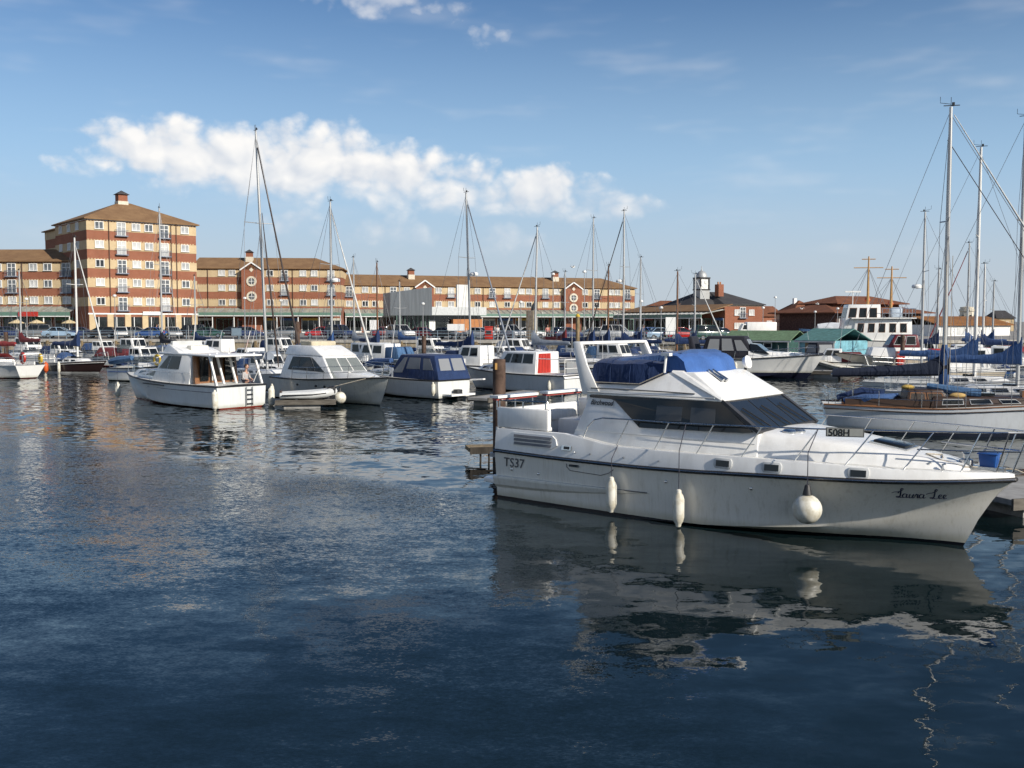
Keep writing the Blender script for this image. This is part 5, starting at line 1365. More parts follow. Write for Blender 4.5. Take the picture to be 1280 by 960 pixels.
def person(label, loc, rz, shirt, trousers, sit=False, lean=0.0, h=1.74, hair=(.06, .035, .02)):
    """one continuous body grown with a Skin modifier"""
    o = thing('person', label, 'person', loc, rz)
    k = h / 1.74
    hip_ = .92 if not sit else .0
    J = dict(pel=(0, 0, hip_), ch=(.03 + lean, 0, hip_ + .32), nk=(.04 + lean * 1.4, 0, hip_ + .56), hd=(.06 + lean * 1.6, 0, hip_ + .68))
    E_ = [('pel', 'ch'), ('ch', 'nk'), ('nk', 'hd')]; rad = dict(pel=.15, ch=.165, nk=.06, hd=.05)
    for s_, y in (('l', 1), ('r', -1)):
        J['sh' + s_] = (.03 + lean * 1.2, y * .19, hip_ + .49); rad['sh' + s_] = .075
        if sit:
            J['el' + s_] = (.08 + lean, y * .27, hip_ + .22); J['wr' + s_] = (.32, y * .2, hip_ + .14); J['ha' + s_] = (.40, y * .17, hip_ + .12)
            J['hp' + s_] = (.04, y * .1, hip_ - .02); J['kn' + s_] = (.46, y * .13, hip_ + .03); J['an' + s_] = (.44, y * .13, hip_ - .38); J['to' + s_] = (.60, y * .14, hip_ - .42)
        else:
            J['el' + s_] = (-.02, y * .25, hip_ + .22); J['wr' + s_] = (.07, y * .26, hip_ - .02); J['ha' + s_] = (.09, y * .25, hip_ - .11)
            J['hp' + s_] = (0, y * .09, hip_ - .06); J['kn' + s_] = (.03 + .08 * y, y * .10, .48); J['an' + s_] = (-.04 + .12 * y, y * .10, .08); J['to' + s_] = (.10 + .12 * y, y * .11, .03)
        rad.update({'el' + s_: .048, 'wr' + s_: .034, 'ha' + s_: .042, 'hp' + s_: .10, 'kn' + s_: .068, 'an' + s_: .045, 'to' + s_: .04})
        E_ += [('ch', 'sh' + s_), ('sh' + s_, 'el' + s_), ('el' + s_, 'wr' + s_), ('wr' + s_, 'ha' + s_), ('pel', 'hp' + s_), ('hp' + s_, 'kn' + s_), ('kn' + s_, 'an' + s_), ('an' + s_, 'to' + s_)]
    ks = list(J); me = bpy.data.meshes.new('body'); me.from_pydata([tuple(c_ * k for c_ in J[n_]) for n_ in ks], [(ks.index(a), ks.index(b_)) for a, b_ in E_], [])
    ob = bpy.data.objects.new('body', me); COL.objects.link(ob); md = ob.modifiers.new('s', 'SKIN')
    for i, n_ in enumerate(ks): me.skin_vertices[0].data[i].radius = (rad[n_] * k, rad[n_] * k * (.8 if n_ in ('pel', 'ch') else 1)); me.skin_vertices[0].data[i].use_root = (n_ == 'pel')
    sb = ob.modifiers.new('b', 'SUBSURF'); sb.levels = 1; sb.render_levels = 1
    bpy.context.view_layer.update()
    m2 = bpy.data.meshes.new_from_object(ob.evaluated_get(bpy.context.evaluated_depsgraph_get())); bpy.data.objects.remove(ob)
    m2.materials.clear()
    for mm in (mat('shirt_%s' % shirt[1], shirt[0], .9), mat('trousers_%s' % trousers[1], trousers[0], .9), SKIN): m2.materials.append(mm)
    for p_ in m2.polygons:
        c_ = p_.center / k
        near = min(ks, key=lambda n_: (Vector(J[n_]) - c_).length)
        p_.material_index = 2 if near[:2] in ('ha', 'wr', 'nk', 'hd') else 1 if near[:2] in ('hp', 'kn', 'an', 'to') or (near == 'pel' and c_.z < hip_ + .03) else 0
    m2.shade_smooth(); place('body', m2, o)
    hc = Vector(J['hd']) * k + Vector((.01, 0, .075)); hm = MB().ball(hc, .105, 14, 10, .95, .78, 1.15)
    hm.ball(hc + Vector((.10, 0, -.01)), .018, 6, 4, 1.2, .8, 1.2)
    for y in (1, -1): hm.ball(hc + Vector((0, y * .083, -.01)), .022, 6, 4, .8, .4, 1.3)
    hm.build('head', SKIN, o, smooth=True)
    MB().ball(hc + Vector((-.022, 0, .028)), .108, 14, 10, .93, .82, 1.08).build('hair', mat('hair_%.2f' % hair[0], hair, .8), o, smooth=True)
    f_ = MB()
    for y in (.035, -.035): f_.ball(hc + Vector((.092, y, .01)), .011, 6, 4)
    f_.box(hc.x + .09, hc.x + .1, hc.y - .025, hc.y + .025, hc.z - .062, hc.z - .054); f_.build('face', BLACK, o)
    return o
ch = thing('folding_stool', 'dark folding stool under the person on the flybridge cruiser', 'stool', b1.matrix_basis @ Vector((.85, -.75, .66)), R(133))
MB().box(-.22, .22, -.22, .22, .40, .44).build('seat', BLACKC, ch)
for x in (-.18, .18):
    for y in (-.18, .18): MB().tube([(x, y, 0), (x, -y * .6, .4)], .015, 5).build('leg', STEEL, ch)
person('person in a grey-white shirt sitting in the flybridge cruiser\'s cockpit', b1.matrix_basis @ Vector((.85, -.75, 1.16)), R(-20), ((.45, .43, .42), 'pale'), ((.03, .03, .05), 'dark'), True, .06)

# --- weathered grey cruiser, bow to the right
p = ground(474, 507); hd = R(-49); L_ = 9.4
o, H = motorboat('weathered grey-white cruiser with beige-topped roof, bow pointing right', (p.x - math.cos(hd) * 8.5, p.y - math.sin(hd) * 8.5), hd, L_, 3.2, 1.12, 1.42, HG)
b2 = o
q = cabin(o, 'saloon', WHITE, .04, 1.0, 6.2, 1.1, 2.35, 1.42, 1.2, 1.35, .55, .2)
glaze(o, q['S'], [[(.14, .42), (.36, .42), (.40, .9), (.20, .9)], [(.38, .42), (.70, .40), (.66, .9), (.42, .9)], [(.73, .40), (.90, .38), (.74, .84), (.70, .9)]], CLGLASS, BLACK)
glaze(o, q['P'], [[(.1, .4), (.3, .42), (.34, .9), (.28, .84)], [(.33, .42), (.60, .42), (.58, .9), (.36, .9)], [(.63, .42), (.86, .42), (.8, .9), (.61, .9)]], CLGLASS, BLACK)
glaze(o, q['F'], [(.04, .34, .10, .90), (.37, .63, .10, .90), (.66, .96, .10, .90)], CLGLASS, WHITE)
q2 = cabin(o, 'roof', WHITE, .05, 1.3, 4.9, 2.35, 2.85, 1.25, 1.05, 1.3, .2, .15)
MB().box(2.1, 3.3, -.75, .75, 2.83, 3.08).build('roof_cover', BEIGEC, o, bevel=.08)
q = cabin(o, 'fore_cabin', WHITE, .06, 5.6, 8.4, 1.15, 1.62, 1.05, .4, .6, .0, .08, 1.32, 1.46)
bow_rail(o, H, .3, .6, .12, 3, (1.0, .5))
MB().box(-.5, .05, -1.4, 1.4, .2, .3).build('bathing_platform', WHITE, o)
MB().tube([(8.6, -.3, 1.45), (7.0, -2.4, .8), (5.2, -3.0, .62)], .016, 5).build('mooring_line', ROPE, o)
for x in (3.2, 4.9, 5.6): MB().ball((x, -H.side(x, .85) - .0, .85), .09, 8, 6, 1.4, .4, .7).build('porthole', BLACK, o)

a = ground(350, 500, .4); b_ = ground(420, 497, .4)
pontoon('finger pontoon carrying the grey inflatable dinghy', (a.x - .3, a.y + .4), (b_.x + .1, b_.y - .6), 1.1, .38, CONC)
def inflatable(label, loc, rz, L_=2.6, m=None):
    o = thing('inflatable_dinghy', label, 'dinghy', loc, rz)
    pts = [(0, -.5, .22), (L_ * .6, -.5, .24), (L_ * .85, -.38, .3), (L_, 0, .38), (L_ * .85, .38, .3), (L_ * .6, .5, .24), (0, .5, .22)]
    MB().tube(pts, [.14, .2, .2, .18, .2, .2, .14], 10).build('tube', m or GREYW, o, smooth=True)
    MB().box(.1, L_ * .85, -.42, .42, .1, .16).build('floor', GREYC, o); MB().box(0.0, .06, -.42, .42, .1, .45).build('transom', TEAKD, o)
    MB().tube([(0.1, -.71, .25), (L_ * .6, -.71, .27), (L_ * .86, -.56, .33)], .03, 5).build('rubbing_strake', BLACK, o)
    MB().box(L_ * .4, L_ * .5, -.45, .45, .3, .34).build('thwart', TEAK, o)
    return o
pa, pb = Vector((a.x - .3, a.y + .4)), Vector((b_.x + .1, b_.y - .6)); dd = pa + (pb - pa) * .08
inflatable('pale grey inflatable dinghy on the finger pontoon', (dd.x, dd.y, .38), math.atan2(pb.y - pa.y, pb.x - pa.x), 2.5)
om = thing('outboard_motor', 'dark covered outboard motor at the dinghy\'s right end', 'outboard motor', (pa.x + (pb.x - pa.x) * .93, pa.y + (pb.y - pa.y) * .93, .38))
MB().box(-.2, .2, -.16, .16, .25, .62).build('cowl', BLACK, om, bevel=.08); MB().box(-.07, .07, -.07, .07, .0, .3).build('leg', BLACK, om); MB().box(-.15, .15, -.05, .05, .0, .03).build('cavitation_plate', BLACK, om)
bl_ = b2.matrix_basis.inverted() @ ground(425, 499, .35)
fender('white ball fender at the right end of the dinghy pontoon', b2, bl_.x, bl_.y, .42, 0, .30, True, .3)
fender('slim white fender between the dinghy pontoon and the grey cruiser', b2, 1.5, -2.1, .45, .6, .11, rope=.5)

# --- navy canopy boat
c = (ground(543, 499) + ground(592, 497)) / 2
o, H = motorboat('white cabin boat under a navy canvas canopy with clear windows', (c.x, c.y), R(139), 7.6, 2.7, 1.0, 1.25, HB)
b3 = o
q = cabin(o, 'fore_cabin', WHITE, .06, 3.6, 6.6, 1.0, 1.55, 1.15, .5, .5, 0, .08, 1.15, 1.4); glaze(o, q['P'], [(.3, .85, .3, .75)], DKGLASS, STEEL)
q = cabin(o, 'canopy', NAVY, .10, -.1, 4.1, 1.0, 2.32, 1.25, 1.1, .9, .5, .18)
glaze(o, q['P'], [[(.06, .25), (.26, .25), (.26, .88), (.17, .88)], [(.32, .42), (.62, .42), (.62, .88), (.32, .88)], [(.70, .4), (.92, .4), (.86, .86), (.70, .86)]], VINYL, NAVY)
glaze(o, q['A'], [(.1, .45, .38, .85), (.52, .9, .36, .85)], VINYL, NAVY)
glaze(o, q['S'], [(.15, .45, .4, .86), (.5, .8, .4, .86)], VINYL, NAVY)
MB().box(-.7, .02, -.9, .9, .18, .28).build('bathing_platform', WHITE, o); MB().beam((-.8, -1.5, 1.0), (.4, -1.2, .92), .25, .08).build('boarding_board', WHITE, o)
MB().box(-.45, -.1, -.2, .2, -.2, .5).build('outdrive', BLACK, o, bevel=.05)
bow_rail(o, H, .5, .55, .05, 3)
fender('white fender beside the transom of the navy-canopied boat', o, .25, 1.33, .55, .6, .12, rope=.3)

# --- boat with the red door
c = (ground(704, 493) + ground(738, 491)) / 2
o, H = motorboat('grey-white wheelhouse boat with bright red cabin door', (c.x, c.y), R(141), 8.4, 2.8, 1.05, 1.3, HB)
b4 = o
q = cabin(o, 'wheelhouse', WHITE, .04, 2.1, 5.4, 1.05, 2.35, 1.2, 1.0, .7, .0, .12)
glaze(o, q['P'], [(.10, .30, .5, .9, .06, 0), (.34, .62, .5, .9), (.66, .92, .5, .9)], DKGLASS, GREYW)
glaze(o, q['F'], [(.06, .47, .45, .9), (.53, .94, .45, .9)], DKGLASS, GREYW)
o_d = panel(q['A'], rect(.10, .62, .06, .93), .03, .0).build('door', REDP, o)
for k in range(4): panel(q['A'], rect(.13 + k * .12, .145 + k * .12, .08, .92), .042, .0).build('door_batten', mat('red_dark', (.3, .02, .015), .5), o_d)
q = cabin(o, 'fore_cabin', WHITE, .05, 4.8, 7.2, 1.1, 1.6, 1.05, .5, .4, 0, .08, 1.2, 1.45); glaze(o, q['P'], [(.2, .5, .3, .75), (.55, .85, .3, .75)], DKGLASS, STEEL)
fr = MB()
for y in (-1.05, 1.05): fr.tube([(.1, y, 1.0), (.1, y, 1.95), (2.0, y, 1.98)], .025, 6)
fr.tube([(.1, -1.05, 1.95), (.1, 1.05, 1.95)], .025, 6); fr.tube([(.1, -1.05, 1.45), (.1, 1.05, 1.45)], .02, 6); fr.build('cockpit_frame', WHITE, o)
panel((Vector((.1, 1.0, 1.1)), Vector((.1, -1.0, 1.1)), Vector((.1, -1.0, 1.9)), Vector((.1, 1.0, 1.9))), rect(.05, .95, .1, .9), .01, .01).build('cockpit_screen', VINYL, o)
MB().slab([(-.1, -1.3, .9), (-.1, 1.3, .9), (.05, 1.3, 1.1), (.05, -1.3, 1.1)], (.03, 0, 0)).build('transom_panel', WHITE, o)
fender('white fender near the transom of the red-doored boat', o, .9, 1.45, .45, .5, .11, rope=.35)

# ------------------------------------------------------------------ yachts: label, mast foot pixel x, distance, mast-top pixel y, heading, options
YW = hull_mat('yacht_white', (.74, .74, .72), (.05, .012, .012))
YG = hull_mat('yacht_grey', (.6, .61, .6), (.02, .02, .03))
JW = WHITEC; JG = GREYC; JN = NAVY; JK = canvas('dark_furled_sail', (.06, .045, .04))
YL = [
 ('white sloop at far left with red sail cover and red dodgers', -14, 74, 300, R(150), dict(L=8.4, cover=REDC, hood=REDC, stern=.8, fs=.95)),
 ('small sloop with maroon cover behind the red-covered white one', 27, 92, 338, R(150), dict(L=7.2, cover=MAROON)),
 ('dark-hulled sloop with blue sail cover and white waterline at left', 97, 80, 297, R(-28), dict(L=7.6, B=2.6, hullm=HK, cover=NAVY, hood=BLUE, jib=JW, fs=.8, fb=1.0, mastm=ALUW, stripe=ALUW)),
 ('thin-masted sloop between the tower and the tall-masted yacht', 245, 101, 345, R(140), dict(L=7.0, cover=NAVY)),
 ('thin-masted sloop right of the radar yacht', 500, 103, 352, R(140), dict(L=6.8, cover=BLUE)),
 ('thin-masted sloop left of the yellow-topped pile', 706, 101, 340, R(-40), dict(L=7.0, cover=MAROON)),
 ('white sloop with short mast right of the silver masts', 800, 96, 322, R(-35), dict(L=7.2, cover=NAVY)),
 ('small sloop with white mast right of the red furled jib', 1228, 80, 330, R(150), dict(L=7.2, cover=NAVY, mastm=ALUW)),
 ('sloop with navy-black sail cover moored behind the white flybridge cruiser', 203, 88, 260, R(128), dict(L=9.2, cover=BLACKC, jib=None)),
 ('tall-masted white yacht with dark furled foresails between the two cruisers', 334, 60, 163, R(-50), dict(L=10.6, B=3.2, cover=None, jib=JK, lean=(-.35, -.35), spreaders=1, boom=False)),
 ('white yacht with radar dome and pale furled jib behind the grey cruiser', 415, 68, 252, R(-38), dict(L=9.4, jib=JW, radar=True, cover=BLUE)),
 ('small sloop with thin grey mast left of the brown-masted boat', 443, 98, 322, R(140), dict(L=7.5, cover=GREYC)),
 ('blue-hulled sloop with brown wooden mast beside the navy workboat', 472, 90, 328, R(-50), dict(L=7.8, mastm=MASTWOOD, cover=NAVY, hullm=HBLU, spreaders=1)),
 ('sloop with radar halfway up its mast behind the navy canopy', 589, 74, 241, R(-42), dict(L=9.6, jib=JG, radar=True, lean=(-.2, -.3), cover=NAVY)),
 ('sloop with pale mast and jib stowed to the left behind the red-doored boat', 668, 80, 283, R(142), dict(L=8.8, jib=JW, lean=(.1, -.5), cover=GREYC)),
 ('white sloop with thin silver mast right of the second gabled bay', 741, 92, 273, R(-40), dict(L=9.0, cover=NAVY, jib=None)),
 ('sloop with radar and dark jib rolled to the left beside the white dome', 779, 86, 264, R(145), dict(L=9.4, radar=True, jib=JK, cover=NAVY, jib_r=.05)),
 ('small sloop with brown mast between the two silver masts', 760, 99, 332, R(-45), dict(L=7.4, mastm=MASTWOOD, cover=NAVY)),
 ('navy-covered sloop with dark brown mast by the timber quay wall', 846, 84, 339, R(160), dict(L=7.2, mastm=MASTWOOD, cover=NAVY, hullm=HN)),
 ('small sloop with thin mast and pale furled jib by the timber quay wall', 868, 90, 343, R(-20), dict(L=7.0, jib=JW, cover=NAVY, hullm=HN)),
 ('white yacht with blue sail cover and second tallest mast at right', 1219, 52, 184, R(-25), dict(L=9.5, cover=BLUE, jib=None, mastm=ALUW)),
 ('white yacht whose mast stands at the right edge of the picture', 1273, 44, 146, R(-32), dict(L=9.6, jib=JW, cover=BLUE, jib_r=.035)),
 ('motor sailer with bare grey mast and radar scanner at right', 1152, 66, 265, R(170), dict(L=8.6, B=2.9, cover=None, boom=False, radar=True, spreaders=1, hullm=HC)),
 ('small white sloop with thin mast behind the right-hand yachts', 1171, 84, 337, R(-30), dict(L=7.4, cover=NAVY)),
 ('sloop with red furled jib behind the right-hand yachts', 1208, 88, 304, R(150), dict(L=8.2, jib=REDC, cover=BLUE, jib_r=.05)),
 ('small sloop with a short thin mast before the white boathouse', 1240, 92, 352, R(-35), dict(L=6.8, cover=BLUE)),
]
YO = []
for lab, px, Y, top, hd, op in YL:
    op = dict(op); Lq = op.get('L', 9); mx = Lq * .56; X = xat(px, Y)
    pos = (X - math.cos(hd) * mx, Y - math.sin(hd) * mx)
    o, H = yacht(lab, pos, hd, mast=zat(top, Y), detail=0 if Y > 70 else 1, **op)
    YO.append((o, H))
o = YO[0][0]
def ring(label, loc, m, rz=0.0, r=.3):
    t_ = thing('lifebuoy', label, 'lifebuoy', loc, rz)
    pts = [(0, math.cos(k * math.pi / 8) * r, math.sin(k * math.pi / 8) * r + r) for k in range(17)]
    MB().tube(pts, .09, 8, caps=False).build('ring', m, t_, smooth=True)
    for k in (2, 6, 10, 14): MB().tube([pts[k], tuple(a * .5 + b_ * .5 for a, b_ in zip(pts[k], pts[k + 1]))], .097, 8).build('band', WHITE, t_)
    return t_
ring('yellow lifebuoy on the stern of the red-covered sloop', o.matrix_basis @ Vector((-.1, -.9, 1.1)), YELLOW, R(40)); ring('red lifebuoy on the stern of the red-covered sloop', o.matrix_basis @ Vector((-.1, .5, 1.15)), REDP, R(50), .34)
fender('orange-red fender hanging from the stern of the red-covered sloop', o, -.05, -1.35, .75, .7, .17, rope=.3, m=ORANGE)
o = next(q_ for q_ in YO if q_[0]['label'].startswith('dark-hulled'))[0]
fender('left one of two white fenders on the dark-hulled sloop', o, 2.0, -1.3, .45, .8, .12, rope=.2); fender('right one of two white fenders on the dark-hulled sloop', o, 3.8, -1.42, .45, .8, .12, rope=.2)
o, H = next(q_ for q_ in YO if q_[0]['label'].startswith('tall-masted'))
a_ = Vector((7.4, 0, 1.4)); b_ = Vector((5.9, -.18, 10.6)); dv = b_ - a_
MB().tube([a_, a_ + dv * .1, a_ + dv * .6, b_], [.03, .06, .05, .02], 8).build('furled_staysail', JK, o, smooth=True)
sail_cover(6.2, 3.0, 1.9, 1.95, .4, .2, .35, .25).build('boom_cover', GREYC, o, smooth=True)

# --- wooden yacht at right with blue covers
hd = R(-14); p = ground(1062, 541)
o, H = yacht('wooden-decked white yacht with navy boom cover behind the near cruiser\'s bow', (p.x - .4, p.y + 1.2), hd, 10.4, 3.0, 1.02, 1.25, hull_mat('yacht_bluish', (.60, .63, .66), (.02, .025, .04), .12, .2), zat(130, 36.2), .388, None, None, None, None, True, (0, 0), 1, 1, False, True, False, stern=.66, stripe=TEAKD)
ry = o; zb = 1.0
q = cabin(o, 'doghouse', TEAKD, .05, 2.6, 4.2, .95, 1.62, .95, .85, .3, .1, .08)
glaze(o, q['S'], [(.1, .45, .35, .8), (.55, .9, .35, .8)], CLGLASS, TEAK)
MB().tube([(3.9, 0, 2.2), (.05, 0, 2.1)], .06, 8).build('boom', ALU, o)
sail_cover(4.2, .1, 2.22, 2.12, .42, .2, .2, .1, up=.35).build('sail_cover', canvas('dark_navy_canvas', (.010, .016, .035)), o, smooth=True)
MB().lathe([(.16, 0), (.2, .5), (.17, 1.1), (.1, 1.5)], 10, (4.04, 0, 1.75)).build('mast_cover', BLUE, o, smooth=True)
for pts, m in (([(.5, -.5, 1.15), (1.2, -.75, 1.25), (2.0, -.7, 1.3), (2.4, -.4, 1.4)], BLUE), ([(.3, .3, 1.2), (1.2, .2, 1.45), (2.0, .1, 1.4)], NAVY), ([(3.4, -.4, 1.75), (4.2, -.5, 1.6), (5.2, -.6, 1.5)], FADEBLUE)):
    MB().tube(pts, [.10, .18, .15, .06][:len(pts)], 8).build('folded_cover', m, o, smooth=True)
MB().ball((2.75, -.35, 1.68), .16, 10, 6, 1.5, 1, .6).build('folded_yellow_sail', canvas('yellow_cloth', (.55, .38, .10)), o, smooth=True)
MB().ball((4.4, -.72, 1.42), .18, 10, 6, 1.7, .7, .6).build('coiled_rope', mat('tan_rope', (.5, .33, .12), .9), o, smooth=True)
MB().box(6.6, 7.4, -.5, -.1, 1.35, 1.62).build('deck_box', TEAK, o)
for x in (4.0, 4.2): MB().tube([(x, -.2, 1.3), (x, -.22, 6.5)], .014, 4).build('halyard', ROPE, o)
a = Vector((10.2, 0, 1.5)); tp = Vector((4.15, 0, zat(140, 36.2)))
MB().tube([a, a + (tp - a) * .1, a + (tp - a) * .6, tp], [.02, .042, .034, .015], 8).build('furled_jib', WHITEC, o, smooth=True)
MB().tube([a + Vector((-.5, .15, 0)), tp + Vector((-.2, 0, -.9))], .014, 6).build('inner_stay', JK, o)

# ------------------------------------------------------------------ other motor boats, further back
def mpos(px, py): return wl(px, py)
def small_cruiser(label, px, Y, hd, L_=6.8, hm=None, top='cabin', cv=None, B=2.5, extra=None, z=0):
    o, H = motorboat(label, (xat(px, Y), Y), hd, L_, B, .9, 1.15, hm)
    if top in ('cabin', 'wheel'):
        q = cabin(o, 'fore_cabin', WHITE, .05, L_ * .42, L_ * .85, .9, 1.4, B * .42, B * .2, .5, 0, .06, 1.05, 1.25)
        for s_ in 'SP': glaze(o, q[s_], [(.2, .45, .3, .75), (.52, .76, .3, .75)], DKGLASS, STEEL)
        x0, x1, zt = (L_ * .2, L_ * .58, 2.35) if top == 'wheel' else (L_ * .3, L_ * .58, 1.95)
        q = cabin(o, 'wheelhouse', WHITE, .04, x0, x1, .9, zt, B * .42, B * .36, .6, .05, .1)
        for s_ in 'SP': glaze(o, q[s_], [(.12, .46, .5, .9), (.54, .86, .5, .88)], DKGLASS, GREYW)
        glaze(o, q['F'], [(.06, .47, .45, .9), (.53, .94, .45, .9)], DKGLASS, GREYW)
        if cv:
            q = cabin(o, 'cockpit_cover', cv, .1, .05, x0 + .1, .92, zt - .25, B * .44, B * .42, .0, .5, .12)
    elif top == 'cover':
        q = cabin(o, 'full_cover', cv, .14, .05, L_ * .8, .9, 1.75, B * .46, B * .28, 1.4, .5, .3, 1.0, 1.6)
        MB().slab([(L_ * .5, -B * .3, 1.3), (L_ * .58, -B * .26, 1.3), (L_ * .48, -B * .2, 2.0), (L_ * .44, -B * .22, 2.0)], (0, B * .5, 0)).build('windscreen', CLGLASS, o)
    elif top == 'open':
        MB().slab([(L_ * .48, -B * .36, .95), (L_ * .56, -B * .32, .95), (L_ * .46, -B * .3, 1.65), (L_ * .43, -B * .32, 1.65)], (0, B * .68, 0)).build('windscreen', CLGLASS, o)
        MB().tube([(L_ * .44, -B * .32, 1.67), (L_ * .44, B * .32, 1.67)], .025, 6).build('screen_rail', STEEL, o)
        q = cabin(o, 'fore_cabin', WHITE, .05, L_ * .52, L_ * .88, .9, 1.3, B * .38, B * .16, .4, 0, .06, 1.05, 1.2)
        MB().box(L_ * .12, L_ * .42, -B * .36, B * .36, .6, 1.05).build('cockpit_seat', CREAM, o, bevel=.05)
        if cv: MB().tube([(.1, -.9, 1.3), (1.0, -.9, 1.45), (L_ * .4, -.8, 1.6)], [.2, .28, .18], 8).build('folded_cover', cv, o, smooth=True)
    bow_rail(o, H, .5, .5, .05, 3)
    rr = random.Random(int(px * 7 + Y)); sc_ = rr.choice([NAVYP, mat('maroon_paint', (.16, .015, .02), .4), BLACK, mat('green_stripe', (.02, .12, .07), .4), mat('blue_stripe', (.03, .1, .35), .4)])
    for sg in (1, -1): MB().tube([Vector((x * L_, sg * (H.side(x * L_, .62) + .004), .62 + .12 * x)) for x in (.02, .2, .4, .6, .75, .86)], rr.uniform(.02, .05), 5).build('hull_stripe', sc_, o)
    MB().tube([(L_ * .34, rr.uniform(-.6, .6), 1.5), (L_ * .30, 0, rr.uniform(3.0, 4.2))], .012, 4).build('aerial', WHITE, o)
    MB().tube([(L_ * .95, 0, 1.15), (L_ * 1.03, .3, .8), (L_ * 1.15, .9, .5)], .014, 4).build('mooring_line', ROPE, o)
    MB().tube([(.1, rr.uniform(-.8, .8), .95), (.45, rr.uniform(-.8, .8), 1.12), (.9, rr.uniform(-.6, .6), 1.0)], [.08, .14, .07], 7).build('deck_clutter', rr.choice([ORANGE, NAVY, WHITEC, REDC, GREYC]), o, smooth=True)
    MB().box(-.35, .0, -.16, .16, -.1, rr.uniform(.5, 1.05)).build('outboard', rr.choice([BLACK, GREYMETAL, WHITE]), o, bevel=.05)
    MB().tube([(.05, -.9, .92), (-.1, -.95, 2.0)], .012, 4).build('ensign_staff', WHITE, o)
    if extra: extra(o, H)
    return o, H
